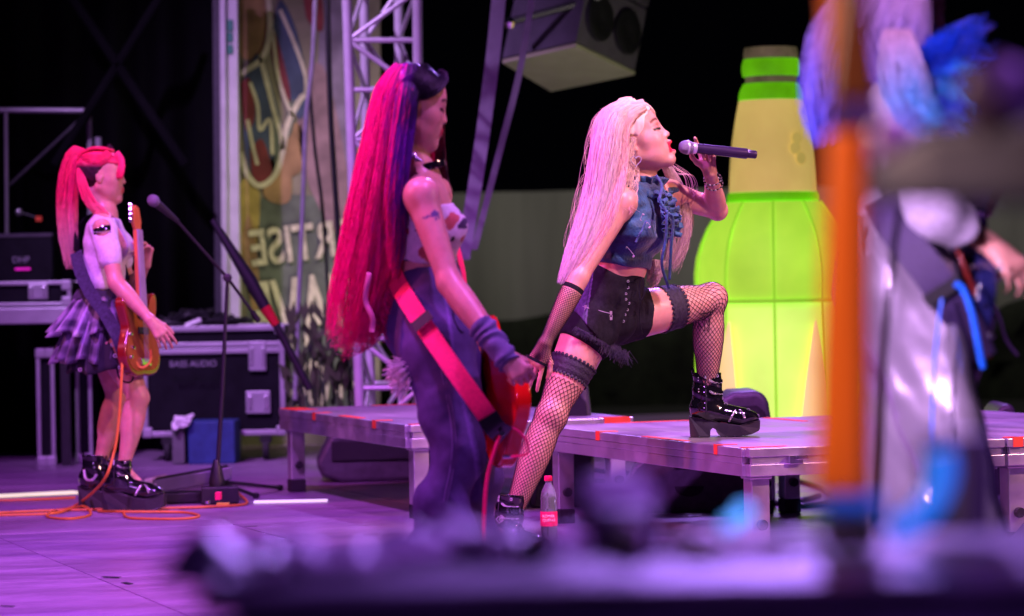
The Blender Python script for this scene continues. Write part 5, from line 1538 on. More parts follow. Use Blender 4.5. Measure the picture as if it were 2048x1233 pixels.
addlock(back, [.030, .050, .058, .056, .054, .046, .020], [.07, .095, .085, .06, .045, .035, .02], 2800, m=16, r=.00080, cut=(.48, 1.0), wave=.004, clump=.22, base=HB, tip=lav)
addlock([P(1290, 210, 10.72), P(1256, 226, 10.67), P(1240, 262, 10.655), P(1240, 320, 10.64), P(1226, 400, 10.60), P(1196, 470, 10.58), P(1160, 530, 10.54)], [.022, .035, .034, .030, .034, .034, .02], [.03, .03, .02, .02, .02, .02, .01], 800, m=12, r=.0008, cut=(.5, 1.0), wave=.004, clump=.18, base=HB * 1.05, tip=pin_)
# strands over the ear and down the neck
addlock([P(1268, 275, 10.68), P(1258, 310, 10.68), P(1262, 350, 10.66), P(1256, 400, 10.63), P(1262, 430, 10.6)], [.010, .014, .02, .026, .02], [.01] * 5, 70, m=18, r=.0009, cut=(.5, 1), wave=.02, clump=.2, base=HB * 1.05)
# far side of the hair, seen past the throat and under the lifted arm
addlock([P(1322, 318, 10.92), P(1346, 360, 10.96), P(1356, 420, 10.97), P(1352, 480, 10.97), P(1338, 545, 10.96)], [.012, .022, .050, .050, .028], [.02, .03, .04, .04, .03], 500, m=14, r=.00115, cut=(.6, 1.0), wave=.014, clump=.5, base=HB * .8, tip=np.array((.62, .42, .40)))
addlock([P(1316, 520, 10.95), P(1312, 545, 10.95), P(1300, 580, 10.95)], [.03, .03, .012], [.02] * 3, 160, m=12, r=.0011, cut=(.5, 1.0), wave=.010, clump=.6, base=HB * .8, tip=np.array((.6, .4, .4)))
# hair swept from the parting over the forehead and back over the ear
part = (.62, .05, .80)
addlock(scalp(head, bf, [part, (.80, .10, .60), (.92, .30, .30), (.85, .55, -.05)], .004), [.006, .010, .009, .004], [.010] * 4, 150, m=14, r=.0010, cut=(.7, 1), wave=.002, clump=.1, base=HB * 1.1)
for (w_, n_, dirs) in ((.024, 800, [(.60, -.10, .80), (.42, -.55, .74), (.10, -.92, .48), (-.32, -1, .22), (-.7, -.9, -.10)]),
                       (.030, 800, [(.52, -.05, .86), (.22, -.45, .88), (-.15, -.85, .6), (-.55, -.85, .15), (-.8, -.7, -.4)]),
                       (.034, 700, [(.40, 0, .95), (-.05, -.25, 1.0), (-.5, -.5, .7), (-.85, -.45, .1), (-.9, -.4, -.6)]),
                       (.034, 260, [(.40, .15, .95), (-.05, .15, 1.0), (-.6, .1, .8), (-1, 0, .1), (-1, 0, -.6)])):
    addlock(scalp(head, bf, dirs, .011), [w_ * .5, w_, w_ * 1.1, w_, w_ * .8] if dirs[2][1] < -.8 else [.008, .010, .012, .020, .022], [.010] * 5 if dirs[2][1] < -.8 else [.02, .045, .055, .055, .04], n_, m=10, r=.0008, cut=(.85, 1), wave=.002, clump=.08, base=HB * 1.06, tip=HB)
# stray hairs in the light
gp_ = smooth_path(back, 200)
for k in range(34):
    i0 = int(rng.uniform(0, 120)); L_ = int(rng.uniform(40, 75)); q = gp_[i0:i0 + L_:max(1, L_ // 22)][:22]
    if len(q) < 22: q = smooth_path(q, 22)
    tt = np.linspace(0, 1, 22); off = -np.minimum(1, tt * 4) * (.050 + rng.uniform(0, .030) * np.sin(math.pi * tt) + rng.uniform(-.01, .022) * tt ** 2)
    q = q + np.stack([off, np.full(22, rng.uniform(-.03, .03)), .004 * np.sin(tt * rng.uniform(4, 9))], 1)
    allP.append(q[None]); allR.append(np.full((1, 22), .00045)); allC.append(np.tile(HB, (1, 22, 1)))
for k in range(14):
    q0 = P(1340 + rng.uniform(0, 14), 335 + rng.uniform(-8, 20), 10.95); e = rng.uniform(10, 48); h_ = rng.uniform(20, 55)
    q = smooth_path([q0, P(1362 + e * .5, 345 + h_ * .2, 10.95), P(1366 + e * .6, 352 + h_, 10.96), P(1352 + e * .2, 362 + h_ * 1.3, 10.96)], 22)
    allP.append(q[None]); allR.append(np.full((1, 22), .0006)); allC.append(np.tile(HB, (1, 22, 1)))
for k in range(12):
    q0 = head.w(rng.uniform(-.01, .06), rng.uniform(-.05, .03), .108); d = np.array([rng.uniform(-.05, .01), 0, rng.uniform(.004, .022)])
    q = smooth_path([q0 - np.array([0, 0, .01]), q0 + d * .5, q0 + d + np.array([-.02, 0, -.006])], 22)
    allP.append(q[None]); allR.append(np.full((1, 22), .0004)); allC.append(np.tile(HB * 1.1, (1, 22, 1)))
# pad all to the same number of points is not needed inside groups of equal m, so link each group
def flush_groups(name, material, parent):
    global allP, allR, allC
    by = {}
    for a, b_, c in zip(allP, allR, allC):
        c = np.broadcast_to(c, a.shape) ; by.setdefault(a.shape[1], []).append((a, b_, c))
    for m_, L_ in by.items():
        o = strands(name, np.concatenate([x[0] for x in L_]), np.concatenate([x[1] for x in L_]), material, parent, np.concatenate([x[2] for x in L_]).clip(0, 1)); o['kind'] = "stuff"
    allP, allR, allC = [], [], []
flush_groups("hair_strands", M['hair'], singer)
# heart earring
hp = [P(1262 + 11 * (16 * math.sin(t) ** 3) / 16, 322 - 12 * (13 * math.cos(t) - 5 * math.cos(2 * t) - 2 * math.cos(3 * t) - math.cos(4 * t)) / 16, 10.655) for t in np.linspace(0, 2 * math.pi, 40)]
hp = [P(1272 + 10.5 * (16 * math.sin(t) ** 3) / 16, 322 - 11.5 * (13 * math.cos(t) - 5 * math.cos(2 * t) - 2 * math.cos(3 * t) - math.cos(4 * t)) / 16, 10.655) for t in np.linspace(0, 2 * math.pi, 40)]
s = MB(); s.tube(hp, [.0014 + .0006 * (i % 3 == 0) for i in range(40)], 6); s.tube([P(1270, 300, 10.66), P(1271, 313, 10.655)], .0007, 5); s.build("heart_earring", M['silver'], singer, smooth=True)
# bracelets of beads
for (c0, tilt_, nb) in (((1425, 358, 10.90), .22, 26), ((1428, 368, 10.93), .30, 26)):
    c = P(*c0); axd = nrm(EL - WL + np.array([0, 0, .02])); u_ = nrm(np.cross(axd, [0, 1, 0])); w_ = np.cross(axd, u_)
    bk_ = empty("bead_bracelet", c); world_child(bk_, singer); bk_.location = (0, 0, 0); bk_.matrix_parent_inverse = Matrix.Identity(4)
    s1, s2 = MB(), MB()
    for i in range(nb):
        a = 2 * math.pi * i / nb; p = c + (math.cos(a) * u_ + math.sin(a) * w_) * .0315 + axd * .008 * math.cos(a + 1)
        (s1 if i % 2 else s2).lathe([(.0012, -.003), (.0034, -.0012), (.0034, .0012), (.0012, .003)], p, 8)
    bpy.data.objects.remove(bk_)
    s1.build("bracelet_beads", M['silver'], singer, smooth=True)['kind'] = "stuff"; s2.build("bracelet_beads", M['sole'], singer, smooth=True)['kind'] = "stuff"
# the microphone
mic = empty("microphone", tuple((MA + MBp) / 2), "dark violet wireless microphone held to the singer's lips", "microphone")
Rm = frame(maxis); Rz = np.stack([Rm[:, 1], Rm[:, 2], Rm[:, 0]], 1)
M['mic_grille'] = mat("mic_grille", (.22, .19, .27), .42, .5, .1, 300, .9, 900)
M['mic_body'] = mat("mic_body", (.035, .022, .06), .25, .3, .1, 20)
Lm = float(np.linalg.norm(MBp - MA))
s = MB(); s.lathe([(.003, -.026), (.014, -.0235), (.021, -.016), (.0248, -.005), (.0255, .004), (.0245, .012), (.021, .022), (.0195, .026)], MA, 28, R=Rz); s.build("grille", M['mic_grille'], mic, smooth=True)
s = MB(); s.lathe([(.0262, .003), (.0268, .0055), (.0262, .008)], MA, 28, R=Rz); s.lathe([(.0205, .024), (.0215, .027), (.0205, .038)], MA, 28, R=Rz); s.build("grille_band", M['silver'], mic, smooth=True)
s = MB(); s.lathe([(.0185, .036), (.0180, .06), (.0185, .10), (.0195, Lm - .038), (.0190, Lm - .036)], MA, 28, R=Rz); s.build("handle_body", M['mic_body'], mic, smooth=True)
s = MB(); s.lathe([(.0135, Lm - .037), (.0150, Lm - .034), (.0150, Lm - .003), (.0135, Lm)], MA, 24, R=Rz); s.build("antenna_cap", M['mic_body'], mic, smooth=True)
# ------------------------------------------------------------------ the bass player in violet trousers
rng = np.random.RandomState(21)
bassist = empty("person", (-.22, 8.8, 0.0), "bass player with long magenta hair and wide violet trousers, head bowed", "person")
J = dict(pelvis=P(872, 655, 8.82), waist=P(846, 545, 8.82), chest=P(852, 452, 8.83), neck=P(846, 362, 8.84),
         sr=P(842, 392, 8.685), sl=P(868, 388, 8.985), cf=(.98, .12, .02), pf=(.99, .05, .0), sc=.96)
HR, HL = P(872, 690, 8.74), P(878, 690, 8.90)
KR, AR = P(914, 870, 8.68), P(872, 1150, 8.70)
KL, AL = P(948, 880, 8.97), P(938, 1150, 9.0)
ER, WR = P(899, 566, 8.60), P(1004, 708, 8.47)
EL, WL = P(880, 560, 9.12), P(888, 610, 9.33)
bf = Field((-.42, 8.35, .02), (.18, 9.52, 1.70), .0052)
torso(bf, J, bust=.92)
for A, B, pr, k in ((HR, KR, THIGH, .03), (KR, AR, SHIN, .018), (HL, KL, THIGH, .03), (KL, AL, SHIN, .018)): limb(bf, A, B, pr, k)
for A in (AR, AL): bf.cone(A, A + np.array([.14, -.02, -.07]), .034, .026, .02)
UA2 = [(0, .046), (.2, .044), (.5, .039), (.85, .034), (1, .034)]; FA2 = [(0, .034), (.15, .037), (.35, .037), (.7, .029), (.93, .023), (1, .022)]
limb(bf, J['sr'], ER, UA2, .02); limb(bf, ER, WR, FA2, .015)
limb(bf, J['sl'], EL, UA2, .02); limb(bf, EL, WL, FA2, .015)
hand(bf, WR, P(1036, 742, 8.45) - WR, np.array([.1, 1, -.5]), [(1.0, .9, .5), (1.1, 1.0, .6), (1.15, 1.1, .6), (1.2, 1.0, .5)], ((.7, .5, .5), (.8, -.1, .6), (.8, -.3, .5)), .98, True, .04)
hand(bf, WL, nrm((.3, .3, .8)), np.array([.2, -.9, .3]), [(.6, .8, .4), (.7, .9, .4), (.8, .9, .4), (.8, .8, .4)], ((.7, .5, .5), (.8, .1, .6), (.8, -.1, .5)), .98, False, .05)
head = Head(P(826, 212, 8.82), (.94, .18, -.20), (.20, .03, .97), 1.0)
head.build(bf, J['neck'] - np.array([.0, 0, .012]), mouth=0, lips=1.0, nr=.050)
tat = P(866, 430, 8.62)
def paint_bass(V):
    c = skin_tone(V)
    head.paint(V, c, lip=(.42, .03, .05), brow=(.03, .02, .02), shadow=(.30, .10, .12))
    near = V[:, 1] < 8.68
    dx = (V[:, 0] - tat[0]) / (8.62 / F); dz = -(V[:, 2] - tat[2]) / (8.62 / F)
    m = near & ((((dx - 4) / 8.5) ** 2 + ((dz + 2) / 6.5) ** 2 < 1) | ((np.abs(dz - (dx * -.25) - 1) < 2.6 - np.abs(dx + 10) * .14) & (dx < 0) & (dx > -21)) | ((np.abs(dx - 6) < 1.6) & (dz > 0) & (dz < 13)) | ((np.abs(dx - 12) < 1.2) & (dz > 0) & (dz < 9)))
    c[m] = np.array((.10, .06, .16))
    for E in (ER,):
        w_ = np.exp(-((V - E) ** 2).sum(1) / .035 ** 2)[:, None]; c = c * (1 - .25 * w_) + np.array((.60, .20, .16)) * .25 * w_
    return c
bf.mesh("body", M['skin'], bassist, paint_bass)
# patterned tube top
Rc = frame(nrm(J['cf']), J['chest'] - J['waist'])
tf = Field((-.42, 8.55, .98), (-.02, 9.12, 1.32), .0045)
torso(tf, J, grow=.007, part='upper', bust=.98)
tf.cut(P(850, 528, 8.8), (-.15, 0, -1)); tf.cut(P(862, 418, 8.8), (-.28, 0, 1))
tf.warp(folds(((.4, .2, 1), 90, .0013, 0, (1, 0, 0), 30)))
def paint_tube(V):
    n1 = vnoise(V, 60, 8); n2 = vnoise(V, 45, 9)
    c = np.tile(np.array((.66, .62, .64)), (len(V), 1)); c[n1 > .38] = (.03, .02, .06); c[(n2 > .42)] = (.45, .10, .08); return c
tf.mesh("tube_top", M['cloth_col'], bassist, paint_tube)
# trousers: high waist, wide legs, deep folds
pf = Field((-.40, 8.40, .02), (.16, 9.30, 1.16), .0065)
torso(pf, J, grow=.012, part='lower')
for H_, K_, A_ in ((HR, KR, AR), (HL, KL, AL)):
    limb(pf, H_, K_, [(0, .106), (.25, .103), (.5, .094), (.75, .082), (1, .076)], .03)
    limb(pf, K_, A_, [(0, .076), (.2, .077), (.45, .084), (.7, .095), (1, .110)], .012)
pf.ell(P(835, 640, 8.82), (.095, .12, .12), None, .04)
pf.cut(P(846, 532, 8.82), (-.12, 0, 1)); pf.cut((0, 0, .045), (0, 0, -1))
pf.warp(folds(((.35, .2, 1), 26, .0085, .4, (1, .3, 0), 8), ((.7, .1, .8), 44, .0060, 1.2, (1, 0, .4), 11), ((-.5, .3, 1), 36, .0055, 2.6, (1, 0, .2), 10), ((1, .4, .1), 40, .0030, 2, (0, 0, 1), 6)), .05)
def paint_tr(V):
    n_ = vnoise(V, 40, 4); base = np.array((.078, .052, .150)); c = base * (1 + .12 * n_ + .22 * vnoise(V, 9, 6))[:, None]
    band = V[:, 2] > 1.045 + (V[:, 0] + .25) * -.12
    c[band] = np.array((.030, .026, .040)) * (1 + .3 * n_[band])[:, None]
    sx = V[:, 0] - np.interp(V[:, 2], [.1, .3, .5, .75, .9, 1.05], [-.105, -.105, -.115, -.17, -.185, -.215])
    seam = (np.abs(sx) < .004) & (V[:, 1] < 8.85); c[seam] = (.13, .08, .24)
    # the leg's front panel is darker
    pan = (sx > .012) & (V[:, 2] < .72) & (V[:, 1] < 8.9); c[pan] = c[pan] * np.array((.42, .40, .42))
    return c
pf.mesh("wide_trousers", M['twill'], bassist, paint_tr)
# pocket seam as a raised cord
s = MB(); s.tube(smooth_path([surf(pf, 893, 548, 8.3), surf(pf, 905, 600, 8.3), surf(pf, 908, 640, 8.3), surf(pf, 925, 665, 8.3), surf(pf, 935, 640, 8.3)], 30), .0018, 5); s.build("pocket_seam", M['denim'], bassist)
sm_ = smooth_path([surf(pf, x, y, 8.2, .001) for x, y in ((878, 700), (886, 760), (898, 820), (905, 880), (900, 940), (888, 1000), (878, 1060), (872, 1120))], 40)
s = MB(); s.tube(sm_, .0022, 5); s.tube(sm_ + np.array([.009, 0, 0]), .0014, 5); s.build("side_seam", mat("seam_thread", (.16, .11, .28), .8), bassist)
# shoes hidden by the hems
for A_ in (AR, AL):
    s = MB(); s.prism([(-.08, 0), (.19, 0), (.19, .04), (.10, .09), (-.02, .12), (-.08, .11)], .09, T=lambda V, A_=A_: V + np.array([A_[0], A_[1], 0])); s.build("shoe", M['sole'], bassist, bevel=.012)
# arm warmer with gathers
aw = Field(np.minimum(ER, WR) - .09, np.maximum(ER, WR) + .12, .003)
ax = nrm(WR - ER); aw.cone(ER + (WR - ER) * .58, WR + ax * .050, .040, .033, .01)
aw.warp(lambda x, y, z: .0042 * np.sin(150 * ((x - ER[0]) * ax[0] + (y - ER[1]) * ax[1] + (z - ER[2]) * ax[2]) + 2.5 * np.sin(40 * (x - z)) + 1.5 * np.sin(30 * y + 60 * z)), .03)
aw.cut(ER + (WR - ER) * .60, -ax); aw.cut(WR + ax * .040, ax)
aw.mesh("arm_warmer", M['cloth_col'], bassist, lambda V: np.tile(np.array((.11, .10, .20)), (len(V), 1)) * (1 + .2 * vnoise(V, 60, 2))[:, None])
# white tassel at the back pocket
tp = []
for k in range(240):
    a = rng.uniform(-.9, .9); L_ = rng.uniform(.06, .105); p0 = P(838, 730, 8.72) + rng.normal(size=3) * .004
    d = nrm(np.array([-math.cos(a), rng.normal() * .4 - .2, math.sin(a) * .8 - .25])); tp.append([p0 + d * L_ * q + np.array([0, 0, -.02 * q * q]) for q in np.linspace(0, 1, 6)])
tp = np.array(tp); o = strands("tassel", tp, np.full(tp.shape[:2], .0012), M['white_tape'], bassist); o['kind'] = "stuff"
# choker with a spike, chain
cn = J['neck'] + np.array([.012, 0, .040])
cuff(cn, (-.25, 0, 1), .052, .020, "choker", M['patent'], bassist, thick=.004)
s = MB(); c = P(833, 318, 8.77); Rk = frame((.8, -.5, -.35)); s.lathe([(.009, 0), (.007, .006), (.0005, .028)], c, 10, R=Rk[:, [1, 2, 0]]); s.lathe([(.009, -.004), (.009, .004), (.004, .010)], P(828, 312, 8.775), 10, R=Rk[:, [1, 2, 0]]); s.build("choker_spike", M['silver'], bassist, smooth=True)
s = MB(); s.tube(smooth_path([P(820, 268, 8.735), P(818, 290, 8.735), P(817, 310, 8.74)], 14), .002, 6); s.build("drop_earring", M['silver'], bassist)
# hair
HM = np.array((.95, .006, .20)); HV = np.array((.12, .010, .26)); HK = np.array((.006, .004, .010))
hf = Field((-.56, 8.55, .78), (.02, 9.15, 1.72), .005)
Rh = head.R
hf.cone(head.w(-.050, .0, .00), head.w(-.070, .0, -.10), .066, .062, .03)
hb = [P(796, 250, 8.84), P(778, 340, 8.83), P(764, 430, 8.82), P(752, 500, 8.81)]
hf.chain(hb, [.058, .052, .040, .020], .04)
hair_cap(hf, head, .006, .074, -.004)
hf.ell(head.w(-.012, -.092, -.008), (.022, .026, .034), Rh, .008, sub=True)
hf.warp(folds(((1, .3, .1), 230, .0015, 0, (0, 0, 1), 9),), .03)
def hair_tone(V):
    q = head.loc(V); fr_ = np.clip((q[:, 0] + .052) / .03, 0, 1) * np.clip((q[:, 2] + .10) / .06, 0, 1)
    px = (V[:, 0] / V[:, 1]) * F + 1024 ; py = 560 - (V[:, 2] - 1.0) / V[:, 1] * F
    edge = np.interp(py, [120, 200, 300, 420, 560], [806, 800, 782, 782, 800])
    vio = np.clip((px - edge) / 10, 0, 1)
    n_ = vnoise(np.stack([px * 1.0, py * .02, V[:, 1] * 30], 1), .35, 3)
    vio = np.clip(vio + (n_ > .45) * .75 * (px > 735), 0, 1)[:, None]
    c = HM * (1 - vio) + HV * vio
    c = c * (1 - fr_[:, None]) + HK * fr_[:, None]
    return c * (1 + .2 * n_)[:, None]
hf.mesh("hair", M['hair'], bassist, hair_tone)
def tone_flush():
    """colour the strands from where they grow on the head, as dyed lengths"""
    global allC
    allC = [hair_tone((p + np.array([1.0, 0, 0]) * rng.normal(size=(p.shape[0], 1, 1)) * .022).reshape(-1, 3)).reshape(p.shape) * (1 + .20 * rng.normal(size=(p.shape[0], 1, 1))).clip(.25, 1.7) for p in allP]
gb = [P(806, 134, 8.82), P(782, 190, 8.80), P(768, 290, 8.78), P(750, 400, 8.76), P(736, 500, 8.75), P(716, 600, 8.75), P(690, 690, 8.75)]
addlock(gb, [.026, .055, .066, .078, .086, .092, .060], [.05, .08, .09, .09, .08, .07, .05], 3000, m=14, r=.0009, cut=(.50, 1.0), wave=.008, clump=.25)
addlock([P(822, 130, 8.80), P(815, 190, 8.73), P(802, 280, 8.70), P(790, 380, 8.69), P(788, 460, 8.70), P(782, 560, 8.70)], [.02, .035, .035, .035, .035, .02], [.03, .03, .025, .03, .03, .02], 900, m=12, r=.0009, cut=(.6, 1.0), wave=.006, clump=.25)
addlock([P(760, 520, 8.76), P(745, 600, 8.76), P(725, 660, 8.76), P(668, 705, 8.76)], [.06, .06, .04, .012], [.05, .05, .04, .02], 260, m=24, r=.0013, cut=(.6, 1), wave=.03, clump=.8)
addlock([P(760, 540, 8.76), P(768, 600, 8.76), P(790, 640, 8.78), P(768, 690, 8.8)], [.04, .05, .03, .02], [.05, .05, .04, .02], 200, m=24, r=.0012, cut=(.6, 1), wave=.03, clump=.7)
tone_flush()
for (w_, n_, dirs) in ((.024, 420, [(.55, .15, .85), (.62, -.40, .70), (.45, -.88, .35), (.10, -1, .12), (-.35, -1, .0)]),
                       (.032, 420, [(.40, .10, .92), (.25, -.50, .86), (.0, -.92, .45), (-.4, -.9, .1), (-.7, -.7, -.4)]),):
    k0 = len(allP); addlock(scalp(head, bf, dirs, .010), [w_ * .5] + [w_] * (len(dirs) - 2) + [w_ * .6] if dirs[2][1] < -.85 else [.007] * len(dirs), [.010] * len(dirs) if dirs[2][1] < -.85 else [.035] * len(dirs), n_, m=16, r=.0011, cut=(.8, 1), wave=.003, clump=.1)
    allC[k0] = hair_tone(allP[k0].reshape(-1, 3)).reshape(allP[k0].shape)
# far-side dark red lengths hanging in front of the far shoulder
addlock([P(880, 240, 8.95), P(876, 300, 8.97), P(880, 360, 8.99), P(890, 420, 8.99)], [.012, .022, .030, .02], [.02, .03, .03, .02], 300, m=12, r=.0011, cut=(.5, 1.0), wave=.008, clump=.4, base=np.array((.10, .004, .016)), tip=np.array((.05, .004, .02)))
addlock([P(862, 300, 8.93), P(858, 340, 8.93), P(864, 385, 8.93)], [.010, .018, .012], [.02, .02, .02], 130, m=14, r=.0011, cut=(.7, 1.0), wave=.006, clump=.3, base=np.array((.40, .004, .05)))
q = smooth_path([P(884, 290, 8.95), P(892, 340, 8.95), P(906, 392, 8.95)], 20); allP.append(np.stack([q, q + .002])); allR.append(np.full((2, 20), .001)); allC.append(np.tile(HK, (2, 20, 1)))
flush_groups("hair_strands", M['hair'], bassist)
# pale ribbon streaks hanging within the hair
ribbon([P(735, 545, 8.66), P(728, 600, 8.66), P(742, 640, 8.66), P(740, 665, 8.66)], .014, (1, .2, 0), 2, .005, "hair_ribbon", mat("pink_ribbon", (.60, .14, .30), .5), bassist, n=40, wn=4)

# ---------------- the bass guitar, seen from its lower end
M['red_gloss'] = mat("red_lacquer", (.78, .012, .008), .12, 0, .05, 8, coat=1.0)
M['red_strap'] = mat("red_webbing", (.90, .010, .13), .7, 0, .10, 90, .4, 500)
M['maple'] = mat("maple", (.50, .26, .09), .3, 0, .15, 12, coat=.6, stretch=(1, 1, .1))
M['rosewood'] = mat("rosewood", (.05, .02, .012), .4, 0, .3, 20)
bc_ = P(992, 812, 8.78)
bass = empty("bass_guitar", tuple(bc_), "glossy red bass guitar hanging at the bass player's thigh, seen end on", "bass guitar")
def guitar(root, centre, neckdir, face, body_poly, thick, m_body, m_top, neck_l, sc=1.0, m_neck=None, hook=True, knobs=(), m_back=None, head_l=.18, bev=.014, neck_from=.19):
    nd = nrm(neckdir); fn = nrm(np.asarray(face) - nd * np.dot(face, nd)); sd = np.cross(fn, nd)
    R_ = np.stack([sd, fn, nd], 1)   # poly x -> side, extrude -> face, z -> neck
    T = lambda V: centre + (np.asarray(V) * sc) @ R_.T
    s = MB(); s.prism([(x, z) for x, z in body_poly], thick, T=T); b = s.build("body", m_body, root, bevel=bev, seg=4, smooth=True)
    if m_top is not None:
        s = MB(); s.prism([(x * .90, z * .90 + .004) for x, z in body_poly], .003, T=lambda V: T(V + np.array([0, thick / 2 + .001, 0]))); s.build("top_face", m_top, b, smooth=False)
    s = MB(); V = []
    w0, w1_ = .030, .021
    s.prism([(-w0, neck_from), (w0, neck_from), (w1_, neck_from + neck_l), (-w1_, neck_from + neck_l)], .020, T=lambda V: T(V + np.array([0, thick / 2 + .000, 0]))); nk_ = s.build("neck", m_neck or M['maple'], root, bevel=.006, seg=3)
    s = MB(); s.prism([(-w0 + .002, neck_from - .03), (w0 - .002, neck_from - .03), (w1_ - .001, neck_from + neck_l), (-w1_ + .001, neck_from + neck_l)], .006, T=lambda V: T(V + np.array([0, thick / 2 + .0135, 0]))); s.build("fretboard", M['rosewood'] if m_neck is None else M['cable_lilac'], nk_)
    z0 = neck_from + neck_l
    s = MB(); s.prism([(-.021, z0), (.021, z0), (.038, z0 + .03), (.034, z0 + head_l * .8), (.012, z0 + head_l), (-.016, z0 + head_l * .9), (-.03, z0 + .04)], .015, T=lambda V: T(V + np.array([0, thick / 2 + .0, 0]))); hd = s.build("headstock", m_neck or M['maple'], root, bevel=.003)
    for k in range(4):
        for side_ in (1,):
            c = T(np.array([.028 * side_, thick / 2, z0 + .04 + k * .022])); s = MB(); s.tube([c, c + sd * .018 * sc], .0045, 8); s.box(c + sd * .022, (.016, .010, .016)); s.build("tuner", M['chrome'], root, bevel=.002)
    s = MB()
    for k in range(4):
        xo = -.013 + k * .0087; s.tube([T(np.array([xo * 1.3, thick / 2 + .018, -.12])), T(np.array([xo, thick / 2 + .018, z0]))], .0011 * sc, 4)
    o = s.build("strings", M['silver'], root); o['kind'] = "stuff"
    s = MB(); s.box(T(np.array([0, thick / 2 + .008, -.12])), (.08, .016, .03), R=R_); s.build("bridge", M['chrome'], root, bevel=.002)
    for z in (.02, .09):
        s = MB(); s.box(T(np.array([0, thick / 2 + .006, z])), (.085, .012, .03), R=R_); s.build("pickup", M['black_plastic'], root, bevel=.003)
    for (x, z) in knobs:
        s = MB(); s.lathe([(.009, 0), (.010, .006), (.008, .016), (.003, .017)], T(np.array([x, thick / 2, z])), 14, R=R_[:, [0, 2, 1]]); s.build("knob", M['chrome'], root, smooth=True)
    return T, R_
outline = [(0, -.215), (.06, -.225), (.12, -.205), (.158, -.15), (.165, -.08), (.140, -.01), (.125, .04), (.145, .10), (.165, .16), (.150, .20), (.115, .195), (.085, .15), (.05, .125), (-.05, .125), (-.075, .17), (-.115, .235), (-.150, .225), (-.150, .15), (-.125, .06), (-.130, .0), (-.158, -.07), (-.160, -.14), (-.125, -.195), (-.06, -.215)]
outline = [tuple(p) for p in smooth_path([(x, z, 0) for x, z in outline + outline[:1]], 60)[:-1, :2]]
T_, R_ = guitar(bass, bc_ + np.array([0, .10, .03]), (-.28, .80, .52), (.92, .30, -.05), outline, .048, M['red_gloss'], None, .62, knobs=((.09, -.12), (.11, -.07), (.12, -.02)), neck_from=.12)
# strap with its slider and leather end
stp = [P(786, 545, 8.74), P(802, 580, 8.70), P(850, 655, 8.60), P(912, 745, 8.52), P(962, 815, 8.50), P(990, 855, 8.52)]
def flatband(path, width, th, wd, name, m, parent, n=40, bev=.0):
    p = smooth_path(path, n); t = np.gradient(p, axis=0); t /= np.linalg.norm(t, axis=1)[:, None]; V = []; fs = []
    for i in range(n):
        w0 = np.asarray(wd, float) if not callable(wd) else wd(i / (n - 1)); w0 = w0 - t[i] * np.dot(w0, t[i]); w0 /= np.linalg.norm(w0); nn_ = np.cross(t[i], w0)
        V += [p[i] - w0 * width / 2 - nn_ * th / 2, p[i] + w0 * width / 2 - nn_ * th / 2, p[i] + w0 * width / 2 + nn_ * th / 2, p[i] - w0 * width / 2 + nn_ * th / 2]
        if i: k = (i - 1) * 4; fs += [(k + q, k + (q + 1) % 4, k + 4 + (q + 1) % 4, k + 4 + q) for q in range(4)]
    fs += [(3, 2, 1, 0), tuple((n - 1) * 4 + q for q in range(4))]
    o = mesh_obj(name, V, fs, m, parent)
    if bev: b = o.modifiers.new("b", 'BEVEL'); b.width = bev; b.segments = 2
    return o
strap = empty("guitar_strap", tuple(stp[2]), "broad red webbing strap running down to the red bass guitar", "strap")
flatband(stp, .055, .003, (1, -.1, .75), "webbing", M['red_strap'], strap)
back_of = [P(786, 545, 8.74), P(776, 470, 8.80), P(790, 400, 8.92), P(840, 372, 9.02), P(890, 430, 9.05), P(925, 540, 9.05), P(930, 640, 9.05)]
flatband(back_of, .055, .003, (.2, .9, .1), "webbing_over_shoulder", M['red_strap'], strap)
c0, c1 = P(838, 634, 8.60), P(850, 650, 8.585)
flatband([c0 - np.array([0, .004, 0]), (c0 + c1) / 2 - np.array([0, .004, 0]), c1 - np.array([0, .004, 0])], .064, .004, (1, -.1, .75), "slider", M['black_plastic'], strap, n=4)
flatband([P(975, 832, 8.50), P(992, 858, 8.505), P(1012, 872, 8.52)], .062, .004, (1, -.1, .75), "leather_end", M['patent'], strap, n=10, bev=.001)
s = MB(); s.lathe([(.008, -.006), (.009, 0), (.004, .006)], P(1004, 868, 8.495), 12, R=np.array([[1, 0, 0], [0, 0, 1], [0, -1, 0]])); s.build("strap_button", M['chrome'], strap, smooth=True)
# red lead from the bass down to the floor
cable("instrument_lead", [P(1006, 855, 8.60), P(1030, 858, 8.55), P(1052, 880, 8.54), P(1056, 905, 8.55), P(1040, 912, 8.56), P(1022, 914, 8.57)], .0035, M['red_strap'], "thin red lead looping from the red bass guitar's jack")
cable("instrument_lead", [P(1004, 862, 8.52), P(990, 900, 8.50), P(974, 960, 8.50), P(968, 1040, 8.50), P(968, 1110, 8.50), GZ(960, 1235, .01)], .0055, M['red_strap'], "red lead hanging straight from the red bass guitar to the floor")
s = MB(); s.tube([P(1006, 914, 8.6), P(1026, 913, 8.6)], .006, 10); tag(s.build("jack_plug", M['chrome'], smooth=True), "silver jack plug in the lower edge of the red bass guitar", "plug")
